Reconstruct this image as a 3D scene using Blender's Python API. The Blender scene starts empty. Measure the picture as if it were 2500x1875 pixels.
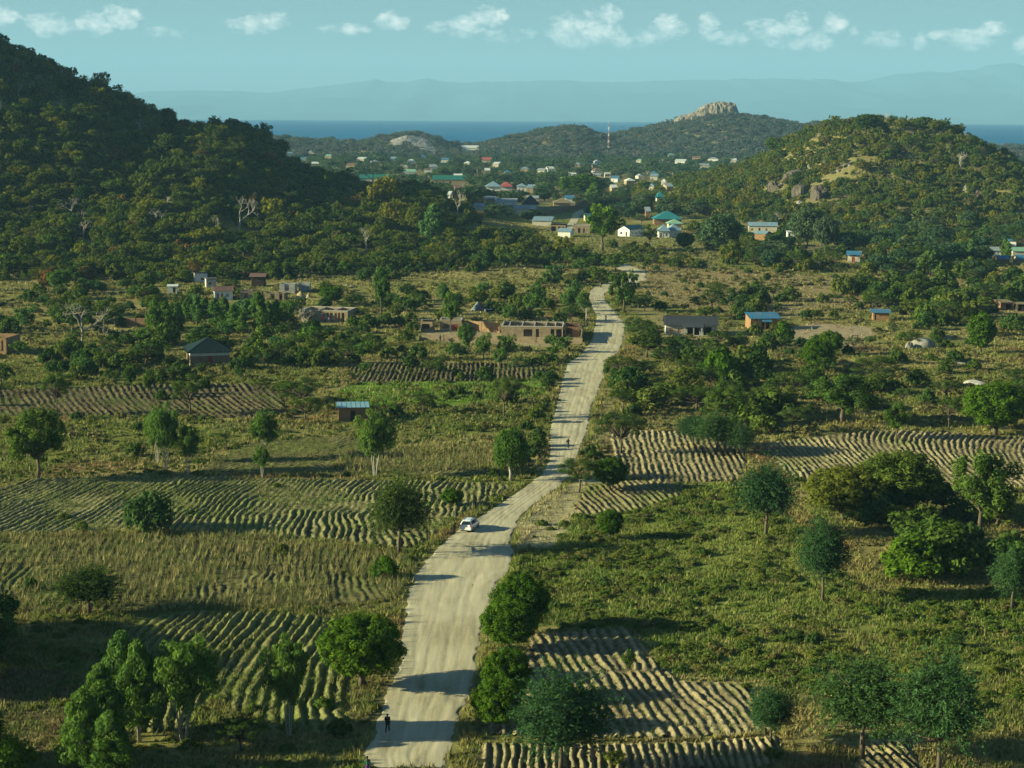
import bpy, math, random
import numpy as np
from mathutils import Vector, Matrix

# ------------------------------------------------------------------ camera
SC = bpy.context.scene
COL = SC.collection
CAMH = 57.0
FPX = 4500.0                      # focal length in pixels of the 2500 px wide photograph
PITCH = math.atan((937.5 - 261.0) / FPX)
ROLL = math.radians(0.33)
cam_data = bpy.data.cameras.new('camera')
cam_data.sensor_width = 36.0
cam_data.lens = FPX / 2500.0 * 36.0
cam_data.clip_start = 1.0
cam_data.clip_end = 200000.0
cam = bpy.data.objects.new('camera', cam_data)
COL.objects.link(cam)
CAM_R = (Matrix.Rotation(math.pi / 2 - PITCH, 3, 'X') @ Matrix.Rotation(ROLL, 3, 'Z'))
cam.matrix_world = Matrix.Translation((0, 0, CAMH)) @ CAM_R.to_4x4()
SC.camera = cam

# ------------------------------------------------------------------ exposure
SC.view_settings.view_transform = 'Standard'
SC.view_settings.look = 'None'
SC.view_settings.gamma = 1.0
SC.view_settings.use_curve_mapping = False
SC.view_settings.exposure = 1.36
SC.cycles.max_bounces = 5
SC.cycles.diffuse_bounces = 2
SC.cycles.glossy_bounces = 2
SC.cycles.transmission_bounces = 3
SC.cycles.transparent_max_bounces = 6
SC.cycles.volume_bounces = 0
SC.cycles.use_adaptive_sampling = True
SC.cycles.adaptive_threshold = 0.02
SC.cycles.use_denoising = True

# ------------------------------------------------------------------ sun
SUN_EL = math.radians(17.5)
SUN_BEHIND = math.radians(8.0)   # the sun stands to the left and a little behind the camera
sun_dir = Vector((-math.cos(SUN_BEHIND) * math.cos(SUN_EL), -math.sin(SUN_BEHIND) * math.cos(SUN_EL), math.sin(SUN_EL)))
sd = bpy.data.lights.new('sun', 'SUN')
sd.energy = 5.0
sd.angle = math.radians(0.5)
sd.color = (1.0, 0.98, 0.62)
sun = bpy.data.objects.new('sun', sd)
sun.rotation_euler = (-sun_dir).to_track_quat('-Z', 'Y').to_euler()
COL.objects.link(sun)

# ------------------------------------------------------------------ world: Nishita sky with a row of small clouds
world = bpy.data.worlds.new('World')
SC.world = world
world.use_nodes = True
world.cycles.sampling_method = 'MANUAL'
world.cycles.sample_map_resolution = 512


class NT:
    """small helper for building node trees"""
    def __init__(self, tree):
        self.t = tree
        self.t.nodes.clear()

    def n(self, kind, **kw):
        nd = self.t.nodes.new(kind)
        for k, v in kw.items():
            setattr(nd, k, v)
        return nd

    def l(self, a, b):
        self.t.links.new(a, b)

    def m(self, op, a, b=None, c=None, clamp=False):
        nd = self.t.nodes.new('ShaderNodeMath')
        nd.operation = op
        nd.use_clamp = clamp
        for i, v in enumerate((a, b, c)):
            if v is None:
                continue
            if isinstance(v, (int, float)):
                nd.inputs[i].default_value = v
            else:
                self.t.links.new(v, nd.inputs[i])
        return nd.outputs[0]

    def mix(self, fac, a, b, blend='MIX'):
        nd = self.t.nodes.new('ShaderNodeMix')
        nd.data_type = 'RGBA'
        nd.blend_type = blend
        for s, v in ((nd.inputs[0], fac), (nd.inputs[6], a), (nd.inputs[7], b)):
            if isinstance(v, (int, float)):
                s.default_value = v
            elif isinstance(v, tuple):
                s.default_value = (*v, 1) if len(v) == 3 else v
            else:
                self.t.links.new(v, s)
        return nd.outputs[2]

    def noise(self, scale, detail=2, rough=0.5, vec=None, w=None):
        nd = self.t.nodes.new('ShaderNodeTexNoise')
        nd.inputs['Scale'].default_value = scale
        nd.inputs['Detail'].default_value = detail
        nd.inputs['Roughness'].default_value = rough
        if vec is not None:
            self.t.links.new(vec, nd.inputs['Vector'])
        return nd

    def ramp(self, fac, stops, interp='LINEAR'):
        nd = self.t.nodes.new('ShaderNodeValToRGB')
        cr = nd.color_ramp
        cr.interpolation = interp
        while len(cr.elements) < len(stops):
            cr.elements.new(0.5)
        for e, (p, c) in zip(cr.elements, stops):
            e.position = p
            e.color = (*c, 1) if len(c) == 3 else c
        self.t.links.new(fac, nd.inputs[0])
        return nd.outputs[0]


def pix_dir(px, py):
    v = CAM_R @ Vector(((px - 1250.0) / FPX, -(py - 937.5) / FPX, -1.0))
    return v.normalized()


CLOUDS = [  # centre and half sizes as angles seen from the camera (photo pixels)
    (15, 42, 34, 20, 1), (120, 60, 62, 24, .9), (235, 58, 50, 24, .95), (300, 42, 52, 26, 1), (395, 80, 40, 12, .45),
    (610, 64, 60, 18, .8), (665, 50, 36, 20, 1), (800, 70, 22, 9, .7), (870, 72, 36, 13, .8), (955, 55, 36, 21, 1),
    (1068, 70, 26, 15, .8), (1140, 64, 44, 24, .9), (1195, 40, 42, 24, 1), (1225, 85, 60, 14, .35), (1395, 75, 56, 34, 1), (1450, 72, 56, 38, 1),
    (1485, 38, 28, 24, 1), (1505, 100, 60, 15, .6), (1590, 88, 46, 20, .9), (1640, 62, 36, 28, 1), (1728, 60, 22, 24, 1),
    (1778, 92, 48, 17, .9), (1880, 76, 50, 26, 1), (1945, 60, 32, 26, 1), (1925, 105, 60, 12, .5), (1998, 98, 36, 20, 1),
    (2032, 62, 30, 26, 1), (2085, 79, 13, 13, .8), (2160, 96, 40, 19, .8), (2245, 100, 18, 18, .9), (2290, 85, 24, 10, .8),
    (2365, 96, 56, 24, 1), (2425, 72, 34, 18, 1), (2492, 110, 20, 20, 1), (2560, 90, 40, 20, 1), (2680, 80, 60, 26, 1),
    (-80, 60, 50, 20, 1), (-190, 45, 60, 26, 1), (2820, 95, 50, 18, 1), (-330, 70, 60, 20, 1)]

w = NT(world.node_tree)
w_out = w.n('ShaderNodeOutputWorld')
w_bg = w.n('ShaderNodeBackground')
sky = w.n('ShaderNodeTexSky', sky_type='NISHITA')
sky.sun_disc = False
sky.sun_elevation = SUN_EL
sky.sun_rotation = math.atan2(sun_dir.x, sun_dir.y)
sky.altitude = 500
sky.air_density = 1.2
sky.dust_density = 1.0
sky.ozone_density = 2.5
SKY_TINT = (0.60, 0.83, 1.08)
tint = w.mix(1.0, sky.outputs[0], SKY_TINT, 'MULTIPLY')
tc = w.n('ShaderNodeTexCoord')
sep = w.n('ShaderNodeSeparateXYZ')
w.l(tc.outputs['Generated'], sep.inputs[0])
az = w.m('ARCTAN2', sep.outputs[0], sep.outputs[1])
el = sep.outputs[2]
comb = w.n('ShaderNodeCombineXYZ')
w.l(az, comb.inputs[0])
w.l(w.m('MULTIPLY', el, 1.5), comb.inputs[1])
nz = w.noise(95.0, 6, 0.6, comb.outputs[0])
nz2 = w.noise(260.0, 4, 0.6, comb.outputs[0])
nsum = w.m('ADD', w.m('SUBTRACT', nz.outputs[0], 0.5), w.m('MULTIPLY', w.m('SUBTRACT', nz2.outputs[0], 0.5), 0.5))
nwarp = w.m('MULTIPLY', nsum, 3.4)
best = None
for (cx, cy, hw, hh, st) in CLOUDS:
    d = pix_dir(cx, cy)
    a0 = math.atan2(d.x, d.y)
    a = w.m('MULTIPLY', w.m('SUBTRACT', az, a0), FPX / (hw * 1.15))
    dz = w.m('SUBTRACT', el, d.z)
    b = w.m('MULTIPLY', dz, FPX / (hh * 1.15))
    r2 = w.m('MULTIPLY_ADD', a, a, w.m('MULTIPLY', b, b))
    v = w.m('MULTIPLY', w.m('SUBTRACT', 1.0, r2), st)
    best = v if best is None else w.m('MAXIMUM', best, v)
# the same band of clouds goes on all round the horizon outside the view
band_n = w.noise(34.0, 4, 0.55, comb.outputs[0])
band = w.m('SUBTRACT', w.m('MULTIPLY', band_n.outputs[0], 5.0), 2.9)
bd = w.m('MULTIPLY', w.m('SUBTRACT', el, 0.041), 90.0)
band = w.m('SUBTRACT', band, w.m('MULTIPLY', bd, bd))
side = w.m('MULTIPLY', w.m('SUBTRACT', w.m('ABSOLUTE', az), 0.42), 8.0, clamp=True)
band = w.m('ADD', band, w.m('MULTIPLY', w.m('SUBTRACT', side, 1.0), 4.0))
best = w.m('MAXIMUM', best, band)
cl = w.m('ADD', best, nwarp)
mask = w.m('MULTIPLY', w.m('SUBTRACT', cl, -0.05), 0.62, clamp=True)
mask = w.m('MULTIPLY', w.m('SMOOTH_MIN', mask, 0.9, 0.3), 0.95)
cloud_col = w.mix(w.m('MULTIPLY_ADD', nsum, 1.4, 0.6, clamp=True), (14.0, 14.5, 14.2), (27.0, 23.0, 19.0))
final = w.mix(mask, tint, cloud_col)
w.l(final, w_bg.inputs[0])
w_bg.inputs[1].default_value = 0.036
w.l(w_bg.outputs[0], w_out.inputs[0])

# ------------------------------------------------------------------ helpers
rng = np.random.default_rng(7)
random.seed(7)


def smooth(a, b, x):
    t = np.clip((np.asarray(x, float) - a) / (b - a), 0, 1)
    return t * t * (3 - 2 * t)


def vnoise(x, y, seed=0):
    """smooth value noise in [0, 1]"""
    x = np.asarray(x, float); y = np.asarray(y, float)
    xi = np.floor(x).astype(np.int64); yi = np.floor(y).astype(np.int64)
    xf = x - xi; yf = y - yi

    def h(a, b):
        n = (a * 374761393 + b * 668265263 + seed * 1442695041) & 0x7fffffff
        n = ((n ^ (n >> 13)) * 1274126177) & 0x7fffffff
        return ((n ^ (n >> 16)) & 0xffff) / 65535.0
    u = xf * xf * (3 - 2 * xf); v = yf * yf * (3 - 2 * yf)
    return (h(xi, yi) * (1 - u) + h(xi + 1, yi) * u) * (1 - v) + (h(xi, yi + 1) * (1 - u) + h(xi + 1, yi + 1) * u) * v


def fbm(x, y, seed=0, oct=3):
    s = 0; a = 1; t = 0
    for i in range(oct):
        s = s + a * vnoise(np.asarray(x) * 2 ** i, np.asarray(y) * 2 ** i, seed + i * 17); t += a; a *= 0.5
    return s / t


CAM_RN = np.array(CAM_R)


def project(x, y, z):
    """world -> photo pixels (2500 wide)"""
    p = np.stack([np.asarray(x, float) + 0 * np.asarray(y), np.asarray(y, float) + 0 * np.asarray(x), np.asarray(z, float) + 0 * np.asarray(x) - CAMH], -1)
    c = p @ CAM_RN
    d = np.maximum(-c[..., 2], 1e-3)
    return 1250 + FPX * c[..., 0] / d, 937.5 - FPX * c[..., 1] / d


# left hill, right hill and the far hills as crest profiles (x, height)
HL = np.array([(-520, 200), (-420, 160), (-335, 121), (-268, 88), (-230, 69), (-199, 58), (-186, 50), (-174, 43.5), (-160, 42), (-146, 44), (-133, 40), (-114, 25), (-94, 16), (-62, 12), (-30, 6), (-5, 2), (18, 0), (600, 0)])  # unseen left end raised to deepen the shade on the hillside
HR = np.array([(-300, 0), (62, 0), (100, 3.5), (135, 11), (152, 17), (166, 24), (181, 36), (192, 43), (208, 47), (225, 47.5), (240, 46), (256, 46), (270, 42), (281, 36), (299, 25), (319, 17), (345, 12), (400, 7), (520, 2), (700, 0)])
HF = np.array([(-1200, 10), (-500, 16), (-376, 17), (-318, 15), (-260, 12), (-214, 11), (-179, 20), (-144, 27), (-115, 20), (-92, 11), (-58, 7), (-40, 11), (12, 23), (46, 31), (81, 36), (110, 29), (133, 21), (150, 18), (600, 12), (1000, 8)])
HG = np.array([(-400, 0), (60, 0), (110, 12), (156, 25), (218, 37), (249, 44), (268, 48), (274, 51), (286, 53), (305, 55), (322, 55), (334, 54), (340, 53), (373, 50), (404, 43), (442, 38), (498, 45), (541, 36), (600, 16), (680, 2), (1200, 0)])
REFF = 2.4e6                     # the lake's surface curves away below the horizon


def crest(P, x):
    return np.interp(x, P[:, 0], P[:, 1])


def gz(x, y):
    x = np.asarray(x, float); y = np.asarray(y, float)
    z = -10.0 * smooth(850, 3000, y)
    z = z + 0.5 * (vnoise(x / 55, y / 55, 3) - 0.5) * smooth(330, 420, y)
    hl = crest(HL, x) * np.where(y < 950, smooth(625, 955, y) ** 1.15, 1 - smooth(950, 1200, y))
    hl = hl + np.where(hl > 0, np.minimum(hl, 8) / 8, 0) * 4.0 * (fbm(x / 38, y / 38, 5, 3) - 0.5)
    hr = crest(HR, x) * np.where(y < 1150, smooth(840, 1155, y), 1 - smooth(1150, 1600, y))
    hr = hr + np.minimum(np.maximum(hr, 0), 8) / 8 * 9.0 * (fbm(x / 26, y / 26, 9, 3) - 0.5)
    hf = crest(HF, x) * np.where(y < 2600, smooth(2250, 2600, y), 1 - smooth(2600, 2950, y))
    hg = crest(HG, x) * np.where(y < 2800, smooth(2150, 2800, y) ** 1.2, 1 - smooth(2800, 3150, y))
    hfn = np.minimum(np.maximum(hf, hg), 10) / 10 * 5.0 * (fbm(x / 60, y / 60, 11, 3) - 0.5)
    z = z + hl + hr + np.maximum(hf, hg) + hfn
    shore = 3150 + 60 * np.sin(x / 140.0) - 380 * smooth(430, 700, x)
    z = z - 14 * smooth(shore - 60, shore + 120, y)
    return z


_D = np.geomspace(90, 6000, 1400)


def hit(px, py, plain=False):
    """where the view ray through a photo pixel meets the terrain"""
    d = CAM_RN @ np.array([(px - 1250.0) / FPX, -(py - 937.5) / FPX, -1.0])
    t = _D / d[1]
    X = d[0] * t; Z = CAMH + d[2] * t
    g = gz(X, _D) if not plain else -10.0 * smooth(850, 3000, _D)
    below = np.nonzero(Z <= g)[0]
    if len(below) == 0:
        i = len(_D) - 1
        return X[i], _D[i], float(g[i])
    i = below[0]
    if i == 0:
        return X[0], _D[0], float(g[0])
    f0 = Z[i - 1] - g[i - 1]; f1 = Z[i] - g[i]
    k = f0 / (f0 - f1 + 1e-9)
    x = X[i - 1] + (X[i] - X[i - 1]) * k; y = _D[i - 1] + (_D[i] - _D[i - 1]) * k
    return float(x), float(y), float(gz(x, y))


def in_poly(px, py, poly):
    px = np.asarray(px); py = np.asarray(py)
    r = np.zeros(px.shape, bool)
    n = len(poly)
    j = n - 1
    for i in range(n):
        xi, yi = poly[i]; xj, yj = poly[j]
        c = ((yi > py) != (yj > py)) & (px < (xj - xi) * (py - yi) / ((yj - yi) if yj != yi else 1e-9) + xi)
        r ^= c
        j = i
    return r


def mesh_np(name, verts, faces, mats=(), mat_idx=None, col=None, fcol=None, smooth_shade=False):
    """faces: (n,k) int array, k = 3 or 4"""
    me = bpy.data.meshes.new(name)
    verts = np.asarray(verts, np.float32).reshape(-1, 3)
    faces = np.asarray(faces, np.int32)
    n, k = faces.shape
    me.vertices.add(len(verts))
    me.vertices.foreach_set('co', verts.ravel())
    me.loops.add(n * k)
    me.loops.foreach_set('vertex_index', faces.ravel())
    me.polygons.add(n)
    me.polygons.foreach_set('loop_start', np.arange(0, n * k, k, dtype=np.int32))
    me.polygons.foreach_set('loop_total', np.full(n, k, np.int32))
    for m in mats:
        me.materials.append(m)
    if mat_idx is not None:
        me.polygons.foreach_set('material_index', np.asarray(mat_idx, np.int32))
    me.polygons.foreach_set('use_smooth', np.full(n, smooth_shade, bool))
    me.update(calc_edges=True)
    if col is not None:
        a = me.attributes.new('col', 'FLOAT_COLOR', 'POINT')
        c = np.ones((len(verts), 4), np.float32); c[:, :3] = col
        a.data.foreach_set('color', c.ravel())
    if fcol is not None:
        a = me.attributes.new('tone', 'FLOAT', 'POINT')
        a.data.foreach_set('value', np.asarray(fcol, np.float32).ravel())
    return me


class MB:
    """collects boxes, bars and tubes into one mesh"""
    def __init__(self):
        self.v = []; self.f = []; self.mi = []

    def quad(self, pts, mi=0):
        b = len(self.v)
        self.v += [tuple(p) for p in pts]
        self.f.append(tuple(range(b, b + len(pts)))); self.mi.append(mi)

    def box(self, x0, x1, y0, y1, z0, z1, mi=0, M=None):
        b = len(self.v)
        P = [(x, y, z) for z in (z0, z1) for y in (y0, y1) for x in (x0, x1)]
        if M is not None:
            P = [tuple(M @ Vector(p)) for p in P]
        self.v += P
        for q in ((0, 2, 3, 1), (4, 5, 7, 6), (0, 1, 5, 4), (2, 6, 7, 3), (0, 4, 6, 2), (1, 3, 7, 5)):
            self.f.append(tuple(b + i for i in q)); self.mi.append(mi)

    def tube(self, pts, radii, n=6, mi=0, cap=True):
        pts = [Vector(p) for p in pts]
        if isinstance(radii, (int, float)):
            radii = [radii] * len(pts)
        b = len(self.v)
        for i, p in enumerate(pts):
            d = (pts[min(i + 1, len(pts) - 1)] - pts[max(i - 1, 0)])
            if d.length < 1e-6:
                d = Vector((0, 0, 1))
            d.normalize()
            u = d.cross(Vector((0.13, 0.97, 0.2)))
            if u.length < 0.1:
                u = d.cross(Vector((1, 0, 0)))
            u.normalize(); w_ = d.cross(u)
            for k in range(n):
                a = 2 * math.pi * k / n
                self.v.append(tuple(p + (u * math.cos(a) + w_ * math.sin(a)) * radii[i]))
        for i in range(len(pts) - 1):
            for k in range(n):
                k2 = (k + 1) % n
                self.f.append((b + i * n + k, b + i * n + k2, b + (i + 1) * n + k2, b + (i + 1) * n + k)); self.mi.append(mi)
        if cap:
            self.f.append(tuple(b + k for k in range(n))[::-1]); self.mi.append(mi)
            self.f.append(tuple(b + (len(pts) - 1) * n + k for k in range(n))); self.mi.append(mi)

    def mesh(self, name, mats, smooth_shade=False):
        me = bpy.data.meshes.new(name)
        me.from_pydata(self.v, [], self.f)
        for m in (mats if isinstance(mats, (list, tuple)) else [mats]):
            me.materials.append(m)
        me.polygons.foreach_set('material_index', self.mi)
        if smooth_shade:
            me.polygons.foreach_set('use_smooth', [True] * len(self.f))
        me.update()
        return me

    def build(self, name, mats, parent=None, smooth_shade=False, bevel=0):
        o = bpy.data.objects.new(name, self.mesh(name, mats, smooth_shade))
        COL.objects.link(o)
        if parent is not None:
            o.parent = parent
        if bevel:
            md = o.modifiers.new('bevel', 'BEVEL'); md.width = bevel; md.segments = 2; md.limit_method = 'ANGLE'
        return o


def link(name, me, parent=None):
    o = bpy.data.objects.new(name, me)
    COL.objects.link(o)
    if parent is not None:
        o.parent = parent
    return o


def tag(o, label=None, cat=None, group=None, kind=None):
    if label: o['label'] = label
    if cat: o['category'] = cat
    if group: o['group'] = group
    if kind: o['kind'] = kind
    return o


def empty(name, loc, rz=0.0):
    o = bpy.data.objects.new(name, None)
    o.empty_display_size = 0.5
    o.location = loc; o.rotation_euler = (0, 0, rz)
    COL.objects.link(o)
    return o


# ------------------------------------------------------------------ materials
def new_mat(name):
    m = bpy.data.materials.new(name)
    m.use_nodes = True
    return m, NT(m.node_tree)


def plain_mat(name, col, rough=0.8, spec=0.2, var=0.25, scale=3.0, bump=0.0, metal=0.0, stain=None, coord='Object'):
    m, t = new_mat(name)
    out = t.n('ShaderNodeOutputMaterial'); b = t.n('ShaderNodeBsdfPrincipled')
    c = t.n('ShaderNodeTexCoord')
    nz = t.noise(scale, 4, 0.6, c.outputs[coord])
    nf = t.noise(scale * 9, 3, 0.6, c.outputs[coord])
    f = t.m('ADD', t.m('MULTIPLY', nz.outputs[0], 0.65), t.m('MULTIPLY', nf.outputs[0], 0.35))
    lo = tuple(v * (1 - var) for v in col); hi = tuple(min(1, v * (1 + var)) for v in col)
    cc = t.ramp(f, [(0.3, lo), (0.7, hi)])
    if stain:
        n2 = t.noise(scale * 0.6, 5, 0.65, c.outputs[coord])
        cc = t.mix(t.ramp(n2.outputs[0], [(0.52, (0, 0, 0)), (0.66, (1, 1, 1))]), cc, stain)
    t.l(cc, b.inputs['Base Color'])
    b.inputs['Roughness'].default_value = rough
    b.inputs['Specular IOR Level'].default_value = spec
    b.inputs['Metallic'].default_value = metal
    if bump:
        bp = t.n('ShaderNodeBump'); bp.inputs['Strength'].default_value = bump; bp.inputs['Distance'].default_value = 0.05
        t.l(nf.outputs[0], bp.inputs['Height']); t.l(bp.outputs[0], b.inputs['Normal'])
    t.l(b.outputs[0], out.inputs[0])
    return m


def brick_mat(name, col, col2, mortar, sx=0.25, sy=0.1):
    m, t = new_mat(name)
    out = t.n('ShaderNodeOutputMaterial'); b = t.n('ShaderNodeBsdfPrincipled')
    c = t.n('ShaderNodeTexCoord'); s = t.n('ShaderNodeSeparateXYZ'); k = t.n('ShaderNodeCombineXYZ')
    t.l(c.outputs['Object'], s.inputs[0])
    t.l(t.m('ADD', s.outputs[0], s.outputs[1]), k.inputs[0]); t.l(s.outputs[2], k.inputs[1])
    br = t.n('ShaderNodeTexBrick')
    br.inputs['Scale'].default_value = 1.0
    br.inputs['Brick Width'].default_value = sx; br.inputs['Row Height'].default_value = sy
    br.inputs['Mortar Size'].default_value = 0.014
    br.inputs['Color1'].default_value = (*col, 1); br.inputs['Color2'].default_value = (*col2, 1); br.inputs['Mortar'].default_value = (*mortar, 1)
    t.l(k.outputs[0], br.inputs['Vector'])
    nz = t.noise(1.1, 5, 0.65, c.outputs['Object'])
    cc = t.mix(1.0, br.outputs[0], t.ramp(nz.outputs[0], [(0.3, (.62, .6, .58)), (0.7, (1.25, 1.2, 1.15))]), 'MULTIPLY')
    t.l(cc, b.inputs['Base Color']); b.inputs['Roughness'].default_value = 0.9; b.inputs['Specular IOR Level'].default_value = 0.1
    t.l(b.outputs[0], out.inputs[0])
    return m


def leaf_mat(name, stops, trans=0.3, rand='object'):
    m, t = new_mat(name)
    out = t.n('ShaderNodeOutputMaterial')
    oi = t.n('ShaderNodeObjectInfo')
    at = t.n('ShaderNodeAttribute'); at.attribute_name = 'tone'
    cc = t.ramp(oi.outputs['Random'], stops)
    tn = t.m('MULTIPLY_ADD', at.outputs['Fac'], 0.95, 0.5)
    # dry or young leaves: the lightest tones turn towards yellow
    mul = t.n('ShaderNodeVectorMath', operation='SCALE')
    t.l(cc, mul.inputs[0]); t.l(tn, mul.inputs['Scale'])
    col = t.mix(t.m('MULTIPLY', t.m('SUBTRACT', at.outputs['Fac'], 0.72), 1.3, clamp=True), mul.outputs[0], (0.17, 0.15, 0.035))
    d = t.n('ShaderNodeBsdfDiffuse'); tr = t.n('ShaderNodeBsdfTranslucent'); mx = t.n('ShaderNodeMixShader')
    t.l(col, d.inputs[0])
    tcol = t.n('ShaderNodeVectorMath', operation='MULTIPLY'); tcol.inputs[1].default_value = (1.1, 1.25, 0.5)
    t.l(col, tcol.inputs[0]); t.l(tcol.outputs[0], tr.inputs[0])
    mx.inputs[0].default_value = trans
    t.l(d.outputs[0], mx.inputs[1]); t.l(tr.outputs[0], mx.inputs[2]); t.l(mx.outputs[0], out.inputs[0])
    return m


def col_mat(name, var_scale=2.0, lo=0.6, hi=1.4, trans=0.0, fine=18.0, bump=0.0, bump_d=0.15, patches=None):
    """colour comes from the mesh's own colour attribute times fine variation"""
    m, t = new_mat(name)
    out = t.n('ShaderNodeOutputMaterial')
    at = t.n('ShaderNodeAttribute'); at.attribute_name = 'col'
    g = t.n('ShaderNodeNewGeometry')
    nz = t.noise(var_scale, 5, 0.65, g.outputs['Position'])
    nf = t.noise(fine, 3, 0.6, g.outputs['Position'])
    f = t.m('ADD', t.m('MULTIPLY', nz.outputs[0], 0.55), t.m('MULTIPLY', nf.outputs[0], 0.45))
    k = t.ramp(f, [(0.3, (lo, lo, lo)), (0.7, (hi, hi, hi))])
    cc = t.mix(1.0, at.outputs[0], k, 'MULTIPLY')
    if patches:
        pn = t.noise(patches[0], 5, 0.7, g.outputs['Position'])
        cc = t.mix(t.ramp(pn.outputs[0], [(patches[1], (0, 0, 0)), (patches[1] + .09, (1, 1, 1))]), cc, patches[2])
    d = t.n('ShaderNodeBsdfDiffuse'); t.l(cc, d.inputs[0])
    if bump:
        bp = t.n('ShaderNodeBump'); bp.inputs['Strength'].default_value = bump; bp.inputs['Distance'].default_value = bump_d
        t.l(f, bp.inputs['Height']); t.l(bp.outputs[0], d.inputs['Normal'])
    if trans:
        tr = t.n('ShaderNodeBsdfTranslucent'); mx = t.n('ShaderNodeMixShader'); t.l(cc, tr.inputs[0]); mx.inputs[0].default_value = trans
        t.l(d.outputs[0], mx.inputs[1]); t.l(tr.outputs[0], mx.inputs[2]); t.l(mx.outputs[0], out.inputs[0])
    else:
        t.l(d.outputs[0], out.inputs[0])
    return m

# ------------------------------------------------------------------ the zones of the land
ROAD_L = [(903, 1875), (890, 1842), (917, 1800), (929, 1740), (941, 1698), (979, 1621), (979, 1563), (993, 1505), (993, 1466), (1018, 1401), (1056, 1351), (1114, 1300), (1150, 1275), (1211, 1238), (1276, 1194), (1322, 1160), (1343, 1125), (1343, 1082), (1344, 1044), (1361, 986), (1371, 940), (1386, 889), (1419, 866), (1446, 831), (1458, 774), (1440, 735), (1437, 716), (1452, 700), (1500, 686), (1533, 676), (1530, 664), (1470, 640), (1400, 620), (1345, 607), (1338, 598), (1372, 570), (1392, 540), (1400, 520), (1432, 508)]
ROAD_R = [(1083, 1875), (1086, 1852), (1110, 1790), (1120, 1740), (1143, 1700), (1153, 1659), (1160, 1610), (1172, 1550), (1190, 1482), (1214, 1420), (1243, 1389), (1252, 1350), (1246, 1320), (1262, 1274), (1275, 1258), (1300, 1235), (1360, 1192), (1390, 1160), (1406, 1125), (1420, 1085), (1433, 1055), (1443, 994), (1464, 947), (1476, 912), (1486, 885), (1517, 847), (1528, 793), (1502, 762), (1478, 735), (1476, 716), (1500, 706), (1545, 698), (1578, 684), (1577, 664), (1520, 640), (1440, 618), (1378, 607), (1376, 599), (1400, 572), (1408, 545), (1418, 524), (1442, 509)]


def resample(P, n):
    W = np.array([hit(*p)[:2] for p in P])
    s = np.concatenate([[0], np.cumsum(np.hypot(*np.diff(W, axis=0).T))]); s /= s[-1]
    u = np.linspace(0, 1, n)
    return np.stack([np.interp(u, s, W[:, 0]), np.interp(u, s, W[:, 1])], 1)


def resample_y(P, ys):
    W = np.array([hit(*p)[:2] for p in P])
    return np.stack([np.interp(ys, W[:, 1], W[:, 0]), ys], 1)


_i1 = 26
RL0 = np.array([hit(*p)[:2] for p in ROAD_L[:_i1 + 1]]); RR0 = np.array([hit(*p)[:2] for p in ROAD_R[:26]])
road_poly_px = ROAD_L + ROAD_R[::-1]

P_GREEN = [(830, 960), (860, 935), (1000, 925), (1320, 925), (1340, 965), (1200, 985), (1040, 990), (880, 1000), (835, 985)]
P_GREEN2 = [(905, 985), (1330, 960), (1345, 1060), (1200, 1060), (1000, 1080), (900, 1040)]
P_WEED = [(1250, 1350), (1330, 1270), (1480, 1230), (1640, 1180), (1800, 1180), (1960, 1290), (2100, 1450), (2500, 1440), (2560, 1700), (2400, 1730), (2240, 1740), (1950, 1690), (1870, 1665), (1620, 1640), (1560, 1540), (1290, 1530), (1200, 1430)]
P_WEED_DRY = [(1900, 1480), (2560, 1560), (2560, 1740), (2300, 1720), (1900, 1690)]
P_TAN = [(1540, 650), (1640, 640), (1900, 668), (2500, 690), (2500, 770), (2100, 760), (1800, 780), (1640, 740), (1560, 715)]
P_YARD = [(1920, 800), (2010, 790), (2135, 800), (2140, 825), (2080, 850), (1980, 850), (1930, 825)]
P_YARD2 = [(1030, 800), (1400, 806), (1415, 832), (1380, 850), (1100, 838), (1030, 825)]
P_SHOULDER = [(1300, 1240), (1420, 1165), (1480, 1175), (1495, 1210), (1410, 1235), (1390, 1290), (1340, 1340), (1258, 1350), (1262, 1280)]
P_SHOULDER2 = [(1500, 745), (1570, 770), (1600, 830), (1560, 870), (1520, 905), (1478, 960), (1450, 1050), (1440, 1120), (1470, 1110), (1500, 980), (1530, 905), (1640, 860), (1620, 760), (1560, 740)]
P_VILLAGE = [(1420, 565), (1700, 575), (2100, 600), (2060, 640), (1700, 640), (1440, 640)]
P_DRYGRASS = [(0, 760), (380, 790), (700, 800), (1000, 790), (1320, 760), (1440, 700), (1430, 640), (1000, 640), (600, 690), (0, 700)]
P_MAIZE = [(-80, 1310), (380, 1300), (700, 1310), (930, 1350), (1030, 1370), (1010, 1400), (985, 1460), (860, 1480), (500, 1490), (200, 1500), (-80, 1500)]
P_BROWN = [(-80, 1640), (160, 1640), (170, 1790), (60, 1880), (-80, 1880)]
P_PLOT = [(1925, 605), (2040, 600), (2050, 628), (1985, 640), (1930, 630)]
P_FARTAN = [(826, 370), (910, 372), (912, 383), (830, 384)]
P_ROCKL = [(950, 350), (985, 336), (1030, 338), (1050, 350), (1066, 372), (1060, 388), (1040, 378), (1008, 362), (980, 360), (962, 368)]

TAN = np.array((.27, .225, .085)); OLIVE = np.array((.165, .17, .042)); GREEN = np.array((.105, .18, .022)); SOIL = np.array((.22, .17, .10))
REDS = np.array((.23, .13, .065)); BROWN = np.array((.135, .105, .05)); DKGRASS = np.array((.09, .10, .035)); YARD = np.array((.33, .26, .16)); WEED = np.array((.155, .205, .034))


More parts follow.
